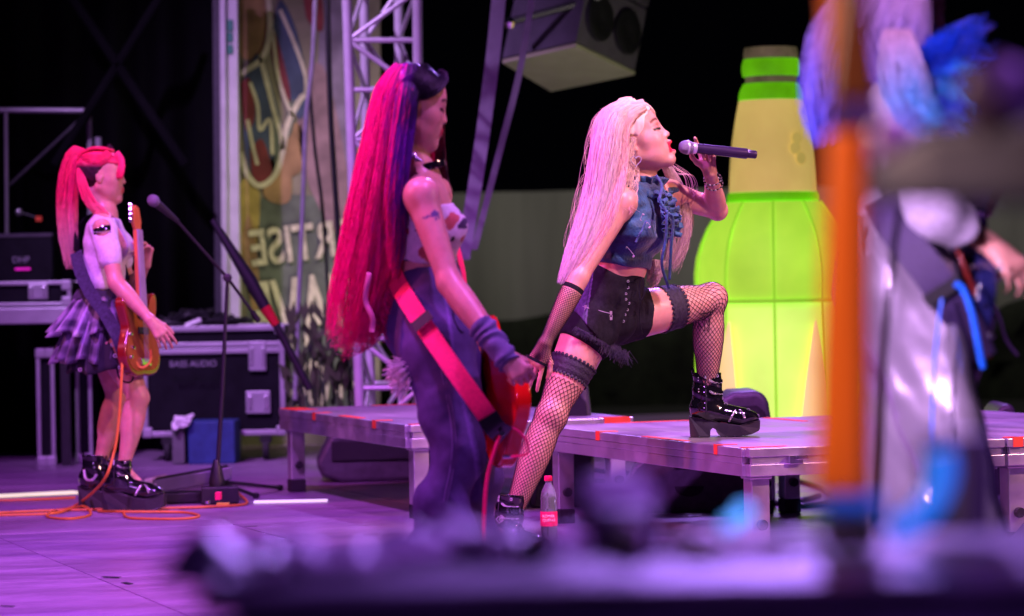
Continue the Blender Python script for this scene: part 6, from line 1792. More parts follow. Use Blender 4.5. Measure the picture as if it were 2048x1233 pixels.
# ------------------------------------------------------------------ the guitarist with the ponytail at the left
rng = np.random.RandomState(31)
gl = empty("person", (-1.8, 13.45, 0.0), "guitarist with a pink ponytail, cropped white shirt and plaid ruffled skirt", "person")
D0 = 13.45
J = dict(pelvis=P(212, 650, D0), waist=P(207, 572, D0), chest=P(211, 490, D0), neck=P(212, 428, D0),
         sr=P(205, 452, D0 - .155), sl=P(214, 452, D0 + .155), cf=(.99, -.08, .0), pf=(.99, -.05, .0), sc=.97)
HR, HL = P(228, 690, D0 - .08), P(218, 690, D0 + .08)
KR, AR = P(277, 796, D0 - .10), P(246, 940, D0 - .12)
KL, AL = P(234, 796, D0 + .08), P(198, 938, D0 + .10)
ER, WR = P(232, 566, D0 - .24), P(300, 640, D0 - .30)
EL, WL = P(262, 580, D0 + .20), P(291, 530, D0 + .03)
bf = Field((-2.18, 12.95, .05), (-1.45, 13.90, 1.64), .0047)
torso(bf, J, bust=.95)
for A, B, pr, k in ((HR, KR, THIGH, .03), (KR, AR, SHIN, .02), (HL, KL, THIGH, .03), (KL, AL, SHIN, .02)): limb(bf, A, B, [(t_, r_ * .90) for t_, r_ in pr], k)
for A, B in ((KR, AR), (KL, AL)):
    c_ = A + (B - A) * .28 + np.array([-.016, 0, 0]); bf.cone(c_ + (A - B) * .12, c_ + (B - A) * .14, .038, .032, .03)
    bf.cone(B, B + np.array([.07, 0, -.06]), .03, .02, .02)
limb(bf, J['sr'], ER, UARM, .02); limb(bf, ER, WR, FARM, .015); limb(bf, J['sl'], EL, UARM, .02); limb(bf, EL, WL, FARM, .015)
hand(bf, WR, P(326, 672, D0 - .30) - WR, np.array([-.3, .9, -.2]), [(.25, .3, .2), (.35, .35, .2), (.4, .4, .2), (.4, .4, .2)], ((.8, .5, .3), (.9, .3, .3), (1, .1, .2)), .98, True, .06)
hand(bf, WL, nrm((.12, -.1, .7)), np.array([-.6, -.75, .0]), [(.8, 1.0, .5), (.9, 1.0, .5), (.9, 1.0, .5), (.8, .9, .4)], ((.5, .8, .2), (.8, .4, .3), (1, .1, .2)), .98, False, .10)
head = Head(P(203, 352, D0), (.985, .12, -.04), (.04, 0, 1), 1.0)
head.build(bf, J['neck'] - np.array([0, 0, .01]), mouth=0, nr=.046)
def paint_l(V):
    c = skin_tone(V)
    return head.paint(V, c, lip=(.45, .05, .07), brow=(.10, .04, .03), closed=True)
bf.mesh("body", M['skin'], gl, paint_l)
# shirt
tf = Field((-2.12, 13.05, .92), (-1.55, 13.85, 1.42), .006)
torso(tf, J, grow=.009, part='upper', bust=1.02)
tf.cone(J['sr'] + (ER - J['sr']) * .12, J['sr'] + (ER - J['sr']) * .56, .058, .056, .02); tf.cone(J['sl'] + (EL - J['sl']) * .12, J['sl'] + (EL - J['sl']) * .56, .058, .056, .02)
tf.cone(J['sr'], J['sl'], .052, .052, .03)
tf.cut(P(207, 580, D0), (.05, 0, -1)); tf.cut(J['neck'] + np.array([0, 0, -.012]), (.25, 0, 1))
tf.cut(J['sr'] + (ER - J['sr']) * .50, (nrm(ER - J['sr']) * .6 + np.array([0, 0, -.0]))) if False else None
# open shoulder window
tf.ell(J['sr'] + np.array([.0, -.065, -.010]), (.046, .06, .036), None, .006, sub=True)
tf.warp(folds(((.2, .1, 1), 80, .0016, 0, (1, 0, 0), 20), ((1, .2, .4), 55, .0015, 1, (0, 0, 1), 15)))
tf.mesh("white_shirt", M['cloth_col'], gl, lambda V: np.tile(np.array((.66, .64, .68)), (len(V), 1)))
c = J['sr'] + (ER - J['sr']) * .10
s = MB()
cuff(c + np.array([0, -.004, -.004]), nrm(ER - J['sr']) + np.array([0, 0, 0]), .047, .024, "studded_band", M['patent'], gl, thick=.006)
for k in range(7):
    s = MB(); p = c + np.array([-.036 + .012 * k, -.062 + abs(k - 3) * .004, -.004]); s.lathe([(.004, 0), (.003, .004), (.0005, .006)], p, 8, R=np.array([[1, 0, 0], [0, 0, -1], [0, 1, 0]])); s.build("stud", M['silver'], gl)
# ruffled skirt, two tiers over a dark one
def tier(c0, r0, c1, r1, pleats, amp, name, colr, n=180, rows=10, sx=1.0, sy=.9, ph=0.0, th=.002):
    V = []; fs = []; th_ = np.linspace(0, 2 * math.pi, n, endpoint=False)
    for i in range(rows):
        t = i / (rows - 1); c = c0 + (c1 - c0) * t; r = r0 + (r1 - r0) * t ** .8
        for a in th_:
            w_ = 1 + amp * t * (math.sin(a * pleats + ph + .8 * math.sin(3 * a)) + .4 * math.sin(a * pleats * 2.3 + 1 + ph))
            V.append(c + np.array([r * w_ * math.cos(a) * sx, r * w_ * math.sin(a) * sy, .012 * t * math.sin(a * pleats * .5 + ph)]))
        if i:
            k = (i - 1) * n; fs += [(k + j, k + (j + 1) % n, k + n + (j + 1) % n, k + n + j) for j in range(n)]
    V = np.array(V)
    aa = np.tile(th_, rows); tt = np.repeat(np.linspace(0, 1, rows), n)
    o = mesh_obj(name, V, fs, M['cloth_col'], gl, True, True, colr(V, aa, tt)); so = o.modifiers.new("t", 'SOLIDIFY'); so.thickness = th; return o
def plaid(base, dark, line):
    def f(V, a, t):
        c = np.tile(np.array(base), (len(V), 1))
        m1 = (np.sin(a * 14) > .25); m2 = (np.sin(t * 11) > .2); c[m1 ^ m2] = np.array(dark) * .6 + np.array(base) * .4; c[m1 & m2] = dark
        c[np.abs(np.sin(a * 14 + .8)) < .10] = line; return c
    return f
P0 = P(207, 578, D0)
tier(P0, .112, P(205, 604, D0), .135, 20, .03, "skirt_yoke", lambda V, a, t: np.tile(np.array((.03, .025, .05)), (len(V), 1)), rows=5)
tier(P(205, 598, D0), .128, P(188, 668, D0), .185, 13, .17, "ruffle_tier", plaid((.30, .27, .38), (.015, .012, .04), (.50, .46, .66)), ph=.4)
tier(P(208, 640, D0), .158, P(193, 722, D0), .185, 17, .13, "ruffle_tier", plaid((.16, .14, .22), (.01, .01, .02), (.34, .30, .46)), ph=1.3)
tier(P(215, 640, D0), .150, P(222, 742, D0), .190, 10, .05, "under_skirt", lambda V, a, t: np.tile(np.array((.012, .012, .02)), (len(V), 1)), ph=2.0)
for (px, py) in ((225, 690), (230, 712), (160, 740), (268, 700), (270, 738), (240, 735), (207, 598)):
    s = MB(); c = P(px, py, D0 - .21); s.torus(c, .007, .0022, 12, 6, A=np.array([[1, 0, 0], [0, 0, 1], [0, 1, 0]])); s.build("skirt_ring", M['silver'], gl, smooth=True)
s = MB(); s.tube(smooth_path([P(232, 730, D0 - .2), P(240, 758, D0 - .2), P(262, 764, D0 - .2), P(272, 735, D0 - .2)], 20), .004, 6); s.build("skirt_strap", M['black_cloth'], gl)
# boots
boot(gl, (AR[0] - .012, AR[1], 0), 0.0, -.12, 1.08, detail=-1, shaft=.13, sole_h=.060, heel_h=.085, gap=False)
boot(gl, (AL[0] - .012, AL[1], 0), 0.0, -.05, 1.08, detail=0, shaft=.14, sole_h=.060, heel_h=.085, gap=False)
s = MB(); s.tube(smooth_path([P(168, 940, 13.4), P(172, 958, 13.38), P(185, 960, 13.36), P(193, 950, 13.38)], 20), .006, 6); s.build("boot_chain", M['silver'], gl, smooth=True)
# hair: cap pulled back, ponytail pink turning blond
PK = np.array((.86, .035, .13)); BL = np.array((.86, .52, .42))
hf = Field((-2.30, 13.15, .95), (-1.60, 13.75, 1.66), .005); Rh = head.R
hair_cap(hf, head, .008, .060, .015)
def tone_l(V):
    q = head.loc(V); top = np.clip((q[:, 2] - .035) / .03, 0, 1)[:, None]; back = np.clip((-q[:, 0] - .0) / .05, 0, 1)[:, None]
    pink = np.clip(top + 0 * back, 0, 1); c = np.array((.035, .012, .02)) * (1 - pink) + PK * pink; return c * (1 + .2 * vnoise(V, 80, 2))[:, None]
hf.warp(folds(((1, 0, .8), 260, .0012, 0, (0, 0, 1), 9),), .03)
hf.mesh("hair", M['hair'], gl, tone_l)
tie = P(166, 318, D0)
s = MB(); s.torus(tie + np.array([.015, 0, .0]), .028, .010, 18, 8, A=frame((.8, 0, .45))[:, [1, 2, 0]]); s.build("hair_tie", M['black_cloth'], gl, smooth=True)
def addg(guide, wid, dep, n, **k):
    k0 = len(allP); addlock(guide, wid, dep, n, **k)
    z = allP[k0][..., 2:3]; t = np.clip((1.40 - z) / .20, 0, 1); allC[k0] = (PK * (1 - t) + BL * t) * (1 + .15 * rng.normal(size=(n, 1, 1))).clip(.5, 1.5)
addg([P(172, 314, D0), P(152, 306, D0), P(140, 340, D0), P(134, 400, D0), P(136, 470, D0), P(141, 540, D0)], [.02, .036, .045, .048, .045, .018], [.02, .04, .05, .05, .045, .02], 1000, m=12, r=.0015, cut=(.7, 1), wave=.006, clump=.25)
addg([P(166, 318, D0), P(160, 350, D0 - .06), P(176, 400, D0 - .09), P(205, 430, D0 - .12), P(235, 470, D0 - .14), P(252, 500, D0 - .13)], [.012, .02, .026, .026, .018, .008], [.02] * 6, 220, m=12, r=.0016, cut=(.7, 1), wave=.004, clump=.3)
k0 = len(allP)
for w_, gd in ((.026, [(.5, -.1, .8), (.1, -.3, 1), (-.5, -.25, .8), (-1, 0, .35)]), (.024, [(.4, -.5, .75), (0, -.9, .5), (-.6, -.7, .4), (-1, -.05, .3)]), (.026, [(.5, .1, .8), (.1, .3, 1), (-.5, .25, .8), (-1, 0, .35)]),
               (.016, [(.62, -.2, .75), (.85, -.35, .40), (.85, -.55, -.05), (.80, -.62, -.45)])):
    addlock(scalp(head, bf, gd, .009), [w_, w_, w_, .012] if gd[1][1] < -.32 else [.008] * 4, [.010] * 4 if gd[1][1] < -.32 else [.035, .04, .03, .015], 260, m=14, r=.0015, cut=(.85, 1), wave=.003, clump=.1, base=PK, jitter=.2)
addlock([head.w(.02, -.02, .11), head.w(.035, -.03, .125), head.w(.055, -.03, .130)], [.010, .012, .012], [.02] * 3, 24, m=10, r=.0012, cut=(.5, 1), wave=.01, clump=.1, base=np.array((.05, .02, .03)))
flush_groups("hair_strands", M['hair'], gl)
# electric guitar, neck nearly upright
gg = empty("electric_guitar", tuple(P(280, 670, D0 - .2)), "sunburst electric guitar with a gold face held upright by the ponytail guitarist", "guitar")
M['burst_side'] = mat("burst_side", (.20, .012, .010), .2, 0, .1, 10, coat=1); M['burst_top'] = mat("burst_top", (.30, .10, .02), .5, 0, .25, 9, spec=.2)
M['orange_neck'] = mat("orange_neck", (.60, .16, .05), .3, 0, .1, 14, coat=.5)
guitar(gg, P(276, 672, D0 - .17), (-.045, .10, .99), (.92, -.40, 0), [(x * .92, z * .82) for x, z in outline], .045, M['burst_side'], M['burst_top'], .37, m_neck=M['orange_neck'], knobs=((.10, -.06), (.12, -.10), (.115, .0)), neck_from=.10, head_l=.11)
st2 = empty("guitar_strap", tuple(P(215, 640, D0)), "dark grey strap across the ponytail guitarist's back and skirt", "strap")
flatband([P(152, 505, D0 - .05), P(160, 540, D0 - .12), P(180, 585, D0 - .17), P(212, 630, D0 - .22), P(238, 680, D0 - .25), P(250, 722, D0 - .22)], .058, .003, (1, 0, .6), "webbing", M['denim'], st2, n=30)
ca = st2.children[0].data.color_attributes.new("Col", 'FLOAT_COLOR', 'POINT'); ca.data.foreach_set("color", np.tile([.05, .05, .085, 1], len(st2.children[0].data.vertices)).astype(np.float32))
flatband([P(152, 505, D0 - .05), P(158, 460, D0 + .02), P(190, 432, D0 + .12), P(225, 460, D0 + .16), P(255, 560, D0 + .1)], .05, .003, (.3, 1, .1), "webbing_over_shoulder", M['black_cloth'], st2, n=30)
# orange lead
M['orange_lead'] = mat("orange_lead", (.62, .20, .03), .45, 0, .08, 20)
lead = [P(302, 700, D0 - .2), P(300, 725, D0 - .22), P(280, 735, D0 - .24), P(262, 705, D0 - .26), P(249, 670, D0 - .28), P(246, 690, D0 - .29), P(243, 760, D0 - .32), P(238, 840, D0 - .34), P(228, 905, D0 - .36), P(205, 965, D0 - .36), GZ(150, 1012, .008), GZ(110, 1022, .006), GZ(95, 1034, .006), GZ(140, 1038, .006), GZ(180, 1030, .006), GZ(170, 1014, .012), GZ(140, 1018, .012), GZ(100, 1028, .006), GZ(-40, 1032, .006)]
cable("guitar_lead", lead, .0062, M['orange_lead'], "orange lead hanging from the gold guitar and looping on the floor", n=160)
cable("guitar_lead", [GZ(-40, 1028, .006), GZ(90, 1022, .006), GZ(180, 1020, .006), GZ(240, 1020, .006), GZ(252, 1034, .006), GZ(280, 1038, .006), GZ(370, 1038, .006), GZ(398, 1032, .006), GZ(360, 1025, .006), GZ(250, 1024, .014), GZ(200, 1022, .006), GZ(330, 1017, .006), GZ(420, 1014, .006), GZ(492, 1008, .006), GZ(476, 986, .02)], .0062, M['orange_lead'], "orange lead with a long flat loop in front of the pedals", n=160)
cable("guitar_lead", [GZ(-40, 1002, .006), GZ(60, 1000, .006), GZ(150, 996, .006)], .0062, M['orange_lead'], "short straight orange lead behind the boots at the left edge")
# pedals in front of her boots
pw = empty("wah_pedal", tuple(GZ(390, 1008)), "dark grey rocker pedal tilted up in front of the ponytail guitarist's boots", "pedal")
c = GZ(385, 1006)
def slanted(c, L_, w, z0, z1, th, name, m, parent, rz=.12, bev=.005):
    poly = [(-L_ / 2, z0), (L_ / 2, z1), (L_ / 2, z1 + th), (-L_ / 2, z0 + th)]; cc, ss = math.cos(rz), math.sin(rz)
    s = MB(); s.prism(poly, w, T=lambda V: V @ np.array([[cc, ss, 0], [-ss, cc, 0], [0, 0, 1]]) + np.array([c[0], c[1], 0])); return s.build(name, m, parent, bevel=bev)
M['pedal_grey'] = mat("pedal_grey", (.12, .12, .15), .4, .2, .1, 20)
slanted(c, .36, .13, .004, .010, .045, "base", M['black_plastic'], pw); slanted(c, .36, .12, .050, .105, .060, "rocker", M['pedal_grey'], pw); slanted(c, .33, .10, .1115, .163, .006, "rubber_tread", M['black_rubber'], pw)
pe = empty("effects_pedal", tuple(GZ(440, 1000)), "low black pedal with a silver switch right of the rocker pedal", "pedal")
slanted(GZ(440, 1008), .17, .10, .004, .004, .075, "housing", M['black_plastic'], pe)
s = MB(); s.lathe([(.010, 0), (.010, .012), (.006, .014)], GZ(415, 1008, .08) , 12); s.build("foot_switch", M['chrome'], pe, smooth=True)
s = MB(); s.box(GZ(446, 1008, .082), (.05, .06, .006)); s.build("yellow_label", mat("yellow_label", (.6, .35, .03), .5), pe)
pr = empty("effects_pedal", tuple(GZ(433, 985)), "small grey pedal with a red stripe beside the microphone stand", "pedal")
slanted(GZ(425, 990), .10, .08, .02, .06, .05, "housing", M['pedal_grey'], pr); s = MB(); s.box(GZ(437, 992, .10), (.022, .07, .03)); s.build("red_label", M['red_strap'], pr)
pq = empty("effects_pedal", tuple(GZ(312, 990)), "small pale pedal with an orange plug at the toe of the near boot", "pedal")
slanted(GZ(312, 985), .11, .07, .03, .05, .035, "housing", M['alu_white'], pq); s = MB(); s.tube(smooth_path([GZ(325, 985, .08), GZ(310, 998, .05), GZ(318, 1006, .02)], 12), .012, 8); s.build("plug", M['orange_lead'], pq, smooth=True)
# microphone on its stand
ms = empty("microphone_stand", tuple(GZ(463, 985)), "black tripod microphone stand with a slanting boom", "stand")
b0 = GZ(463, 985); top = P(455, 556, 13.75); b0 = np.array([b0[0], 13.75, 0.0])
s = MB(); s.tube([b0 + np.array([0, 0, .10]), (b0 + top) / 2, top], [.011, .010, .008], 10); s.build("pole", M['black_plastic'], ms, smooth=True)
s = MB(); s.lathe([(.012, .02), (.035, .05), (.036, .10), (.022, .17), (.012, .20)], b0, 16); s.build("hub", M['black_plastic'], ms, smooth=True)
for (px, py) in ((512, 992), (560, 976), (425, 975)):
    e = GZ(px, py, .012); s = MB(); s.tube([b0 + np.array([0, 0, .10]), e], .009, 8); lg = s.build("leg", M['black_plastic'], ms, smooth=True)
    s = MB(); s.lathe([(.010, -.012), (.016, -.006), (.016, .008), (.008, .014)], e, 12); s.build("rubber_foot", M['black_rubber'], lg, smooth=True)
m0 = P(345, 432, 13.55); m1 = P(455, 556, 13.74); m2 = P(505, 625, 13.82)
s = MB(); s.tube([m0, m1, m2], .0075, 8); s.build("boom", M['black_plastic'], ms, smooth=True)
s = MB(); s.lathe([(.008, -.02), (.02, -.016), (.02, .016), (.008, .02)], m1, 14, R=np.array([[1, 0, 0], [0, 0, 1], [0, -1, 0]])); s.tube([m2, m2 + (m2 - m1) * .25], .014, 8); s.build("boom_clamp", M['black_plastic'], ms, smooth=True)
ma, mb_ = P(306, 401, 13.48), P(352, 440, 13.56)
mc = empty("microphone", tuple(ma), "silver headed vocal microphone on the boom before the ponytail guitarist", "microphone")
Rm = frame(nrm(mb_ - ma)); Rz = np.stack([Rm[:, 1], Rm[:, 2], Rm[:, 0]], 1)
s = MB(); s.lathe([(.003, -.026), (.014, -.0235), (.022, -.015), (.027, -.002), (.0265, .008), (.022, .02), (.019, .026)], ma, 24, R=Rz); s.build("grille", M['mic_grille'], mc, smooth=True)
s = MB(); s.lathe([(.018, .026), (.019, .04), (.012, .13), (.010, .16)], ma, 18, R=Rz); s.build("handle_body", M['black_plastic'], mc, smooth=True)
# ------------------------------------------------------------------ the guitarist in silver trousers at the right
rng = np.random.RandomState(41)
gr = empty("person", (.9, 6.7, 0.0), "guitarist in white jacket and shiny silver trousers with windblown blue tipped hair", "person")
D1 = 6.7
J = dict(pelvis=P(1826, 545, D1), waist=P(1800, 445, D1), chest=P(1790, 300, D1), neck=P(1800, 160, D1),
         sr=P(1800, 215, D1 - .16), sl=P(1810, 215, D1 + .16), cf=(.96, .25, .0), pf=(.96, .2, .0), sc=1.0)
HR, HL = P(1835, 590, D1 - .08), P(1850, 590, D1 + .08)
KR, AR = P(1905, 960, D1 - .12), P(1948, 1340, D1 - .12)
KL, AL = P(1800, 960, D1 + .20), P(1760, 1300, D1 + .42)
ER, WR = P(1868, 420, D1 - .22), P(1978, 488, D1 - .18)
EL, WL = P(1905, 400, D1 + .25), P(1965, 420, D1 + .32)
bf = Field((.55, 6.15, .02), (1.35, 7.35, 1.78), .008)
torso(bf, J, bust=.9)
for A, B, pr, k in ((HR, KR, THIGH, .03), (KR, AR, SHIN, .02), (HL, KL, THIGH, .03), (KL, AL, SHIN, .02)): limb(bf, A, B, pr, k)
for A in (AR, AL): bf.cone(A, A + np.array([.14, .0, -.06]), .034, .026, .02)
limb(bf, J['sr'], ER, UARM, .02); limb(bf, ER, WR, FARM, .015); limb(bf, J['sl'], EL, UARM, .02); limb(bf, EL, WL, FARM, .015)
hand(bf, WR, P(2024, 530, D1 - .2) - WR, np.array([-.35, .9, -.3]), [(.35, .6, .4), (.5, .7, .4), (.6, .8, .4), (.7, .8, .4)], ((.7, .4, .6), (.9, .1, .5), (.9, -.1, .4)), 1.0, True, .05)
hand(bf, WL, nrm((.3, .2, .5)), np.array([-.6, -.75, .0]), [(.8, 1.0, .5), (.9, 1.0, .5), (.9, 1.0, .5), (.8, .9, .4)], ((.5, .8, .2), (.8, .4, .3), (1, .1, .2)), 1.0, False, .10)
head = Head(P(1800, 30, D1), (.96, .22, -.1), (.08, 0, 1), 1.04)
head.build(bf, J['neck'], mouth=0, nr=.05)
def paint_r(V):
    c = np.tile(np.array(SKIN), (len(V), 1)); return head.paint(V, c, closed=False)
bf.mesh("body", M['skin'], gr, paint_r)
# jacket: loose sleeves
jf = Field((.58, 6.20, .98), (1.32, 7.20, 1.62), .008)
torso(jf, J, grow=.022, part='upper', bust=.95); jf.cone(J['sr'], J['sl'], .056, .056, .04)
jf.cut(P(1790, 448, D1), (-.1, 0, -1)); jf.cut(J['neck'], (.2, 0, 1))
limb(jf, J['sr'], ER, [(0, .064), (.5, .060), (1, .058)], .04); limb(jf, ER, WR, [(0, .058), (.5, .054), (1, .048)], .03)
limb(jf, J['sl'], EL, [(0, .07), (.5, .07), (1, .066)], .04); limb(jf, EL, WL, [(0, .066), (1, .05)], .03)
jf.cut(WR + (WR - ER) * .01, WR - ER) if False else None
jf.cone(WR, WR + (WR - ER) * .3, .075, .075, .0, sub=True); jf.cone(WL, WL + (WL - EL) * .3, .07, .07, .0, sub=True)
jf.warp(folds(((.5, .2, 1), 42, .0035, 0, (1, 0, 0), 12), ((1, .2, -.6), 55, .0028, 1, (0, 0, 1), 10)), .05)
jf.mesh("white_jacket", M['cloth_col'], gr, lambda V: np.tile(np.array((.44, .41, .50)), (len(V), 1)))
# silver trousers
pf = Field((.50, 6.15, .03), (1.42, 7.55, 1.22), .008)
torso(pf, J, grow=.020, part='lower')
limb(pf, HR, KR, [(0, .125), (.2, .128), (.5, .118), (.8, .105), (1, .10)], .05); limb(pf, KR, AR, [(0, .10), (.3, .098), (.6, .095), (1, .10)], .03)
limb(pf, HL, KL, [(0, .12), (.3, .12), (.6, .112), (1, .105)], .05); limb(pf, KL, AL, [(0, .105), (.5, .10), (1, .11)], .03)
pf.ell(P(1775, 610, D1), (.08, .13, .15), None, .06)
pf.cut(P(1800, 448, D1), (-.05, 0, 1)); pf.cut((0, 0, .06), (0, 0, -1))
pf.warp(folds(((1, .3, .42), 26, .0160, .9, (0, 0, 1), 3.2), ((1, .3, .12), 40, .0110, 2.0, (0, .2, 1), 5), ((.5, .3, 1), 34, .0045, 1.0, (1, 0, 0), 7), ((1, 0, .7), 110, .0018, .5, (0, 0, 1), 9)), .06)
pf.mesh("satin_trousers", M['satin'], gr, lambda V: np.tile(np.array((.62, .56, .68)), (len(V), 1)))
for A_ in (AR, AL):
    s = MB(); s.prism([(-.08, 0), (.19, 0), (.19, .04), (.10, .09), (-.02, .12), (-.08, .11)], .09, T=lambda V, A_=A_: V + np.array([A_[0], A_[1], 0])); s.build("shoe", M['sole'], gr, bevel=.012)
s = MB(); s.tube(smooth_path([P(1724, 452, D1 - .14), P(1727, 500, D1 - .15), P(1735, 520, D1 - .15), P(1730, 545, D1 - .15)], 20), .004, 6); s.build("belt_chain", M['silver'], gr)
s = MB(); s.lathe([(.004, -.014), (.010, 0), (.004, .014)], P(1757, 455, D1 - .17), 10); s.lathe([(.003, -.008), (.007, 0), (.003, .008)], P(1758, 467, D1 - .17), 10); s.build("belt_buckle", M['silver'], gr, smooth=True)
s = MB(); s.lathe([(.002, -.008), (.006, 0), (.002, .008)], P(2001, 535, D1 - .24), 10); s.build("ring", M['silver'], gr, smooth=True)
# hair: pale crown, blue lengths blown to the right
WH = np.array((.80, .50, .70)); BU = np.array((.003, .07, .75)); CY = np.array((.03, .38, .80))
hf = Field((.50, 6.35, 1.25), (1.10, 7.05, 1.80), .006); Rh = head.R
hf.ell(head.w(-.02, 0, .03), (.115, .095, .105), Rh, .01); hf.chain([head.w(-.06, -.01, 0), P(1745, 90, D1), P(1725, 170, D1)], [.08, .075, .05], .03)
hf.ell(head.w(.085, 0, -.045), (.085, .11, .12), Rh, .012, sub=True)
hf.mesh("hair", M['hair'], gr, lambda V: np.tile(WH, (len(V), 1)) * (1 + .2 * vnoise(V, 100, 2))[:, None])
addlock([P(1800, -60, D1 - .06), P(1740, 0, D1 - .08), P(1700, 80, D1 - .08), P(1680, 160, D1 - .08), P(1660, 230, D1 - .07), P(1668, 290, D1 - .05)], [.03, .07, .085, .075, .05, .02], [.06, .08, .08, .07, .05, .03], 900, m=12, r=.0015, cut=(.6, 1), wave=.03, clump=.6, base=WH, tip=BU * .9 + WH * .1)
addlock([P(1830, -60, D1 - .09), P(1810, 20, D1 - .13), P(1800, 90, D1 - .14), P(1810, 150, D1 - .16), P(1850, 200, D1 - .18), P(1920, 225, D1 - .2)], [.03, .06, .07, .07, .06, .03], [.05, .06, .06, .05, .04, .02], 900, m=12, r=.0015, cut=(.65, 1), wave=.02, clump=.6, base=WH, tip=BU)
def blue(*g_, n=260, w=(.02, .05, .05, .03, .008), base=CY, tip=BU, cut=(.55, 1)):
    addlock([P(*q) for q in g_], w, [.02, .03, .03, .02, .01], n, m=12, r=.0014, cut=cut, wave=.018, clump=.7, base=base, tip=tip)
for (pts, n_, bb, tt_) in (
    ([(1790, 105), (1840, 112), (1890, 98), (1940, 74), (1992, 62)], 150, BU, BU * 1.1), ([(1790, 112), (1840, 124), (1885, 112), (1930, 92), (1980, 84)], 150, BU, BU),
    ([(1795, 118), (1845, 128), (1890, 118), (1950, 96), (2000, 94)], 90, BU * 1.1, BU), ([(1800, 130), (1830, 152), (1870, 168), (1920, 180), (1965, 196)], 110, CY, BU),
    ([(1790, 150), (1820, 178), (1860, 190), (1900, 206), (1950, 232)], 140, CY * .8 + WH * .2, CY), ([(1785, 165), (1812, 196), (1850, 214), (1895, 236), (1962, 262)], 150, CY, BU),
    ([(1780, 175), (1800, 215), (1830, 240), (1870, 262), (1915, 276)], 160, BU * .9, BU * .8), ([(1770, 190), (1790, 235), (1815, 258), (1850, 282), (1890, 296)], 120, BU * .8, BU),
    ([(1800, 122), (1860, 150), (1900, 150), (1930, 140), (1960, 150)], 60, BU, CY)):
    blue(*[(x, y, D1 - .15 - .02 * i) for i, (x, y) in enumerate(pts)], n=int(n_ * .7), w=(.020, .030, .038, .044, .050), base=bb, tip=tt_, cut=(.40, 1))
addlock([P(1795, 60, D1 - .20), P(1800, 110, D1 - .24), P(1812, 165, D1 - .25), P(1835, 215, D1 - .25), P(1880, 255, D1 - .25)], [.03, .045, .05, .045, .03], [.02] * 5, 420, m=12, r=.0014, cut=(.6, 1), wave=.02, clump=.5, base=WH, tip=CY)
flush_groups("hair_strands", M['hair'], gr)
# her guitar, strap, leads
g2 = empty("electric_guitar", tuple(P(1945, 600, D1 - .1)), "dark blue electric guitar with a reddish edge, right of the silver trousers", "guitar")
M['navy_gloss'] = mat("navy_lacquer", (.012, .014, .07), .18, 0, .1, 8, coat=1); M['red_brown'] = mat("red_binding", (.28, .03, .02), .3, 0, .1, 10, coat=.5)
guitar(g2, P(1940, 600, D1 - .02), (.05, .80, .45), (.93, .05, -.10), [(x * .95, z * .85) for x, z in outline], .045, M['navy_gloss'], M['red_brown'], .45, knobs=((.10, -.06), (.12, -.10), (.115, .0)), neck_from=.10, head_l=.15)
s = MB(); s.tube(smooth_path([P(1910, 485, D1 - .18), P(1930, 540, D1 - .2), P(1955, 600, D1 - .2), P(1968, 660, D1 - .19), P(1978, 715, D1 - .17)], 30), .006, 8); s.build("edge_binding", M['red_brown'], g2, smooth=True)
for (px, py) in ((1903, 497), (1950, 628), (1970, 612), (1982, 672), (1948, 535)):
    s = MB(); s.lathe([(.006, -.006), (.009, 0), (.006, .006)], P(px, py, D1 - .22), 12); s.build("knob", M['chrome'], g2, smooth=True)
st3 = empty("guitar_strap", tuple(P(1840, 520, D1 - .2)), "broad dark violet strap slanting across the silver trousers", "strap")
M['violet_strap'] = mat("violet_webbing", (.035, .02, .07), .6, 0, .15, 80, .3, 400)
flatband([P(1765, 400, D1 - .15), P(1790, 455, D1 - .2), P(1840, 520, D1 - .24), P(1890, 590, D1 - .25), P(1935, 660, D1 - .22), P(1960, 720, D1 - .18)], .075, .004, (1, -.1, .7), "webbing", M['violet_strap'], st3, n=40)
flatband([P(1765, 400, D1 - .15), P(1755, 300, D1 - .05), P(1770, 200, D1 + .08), P(1820, 190, D1 + .16), P(1870, 300, D1 + .2), P(1900, 420, D1 + .2)], .07, .004, (.2, 1, 0), "webbing_over_shoulder", M['violet_strap'], st3, n=30)
flatband([P(1878, 572, D1 - .262), P(1886, 584, D1 - .262), P(1893, 594, D1 - .262)], .088, .006, (1, -.1, .7), "buckle", M['black_plastic'], st3, n=5)
M['blue_lead'] = mat("blue_lead", (.015, .16, .80), .35, 0, .05, 10)
cable("guitar_lead", [P(1910, 568, D1 - .28), P(1925, 578, D1 - .28), P(1942, 620, D1 - .28), P(1955, 680, D1 - .27), P(1966, 735, D1 - .25)], .0070, M['blue_lead'], "thick blue lead curving down the edge of the dark blue guitar", n=40)
cable("guitar_lead", [P(1884, 598, D1 - .28), P(1878, 640, D1 - .28), P(1868, 740, D1 - .28), P(1864, 860, D1 - .28), P(1862, 960, D1 - .28), GZ(1870, 1380, .01)], .0032, M['blue_lead'], "thin blue lead hanging down in front of the silver trousers", n=60)
cable("mic_cable", [P(1985, 600, D1 + .5), P(2000, 640, D1 + .5), P(2012, 680, D1 + .5), P(2035, 712, D1 + .5)], .0035, M['cable_lilac'], "thin grey wire dangling at the right of the dark blue guitar", n=30)
cable("stand_cable", [P(1800, 420, 5.2), P(1788, 500, 5.2), P(1778, 600, 5.2), P(1768, 700, 5.2), P(1762, 850, 5.2), P(1755, 1060, 5.2), P(1750, 1300, 5.2)], .0055, M['cable_black'], "black cable hanging before the left edge of the silver trousers", n=60)
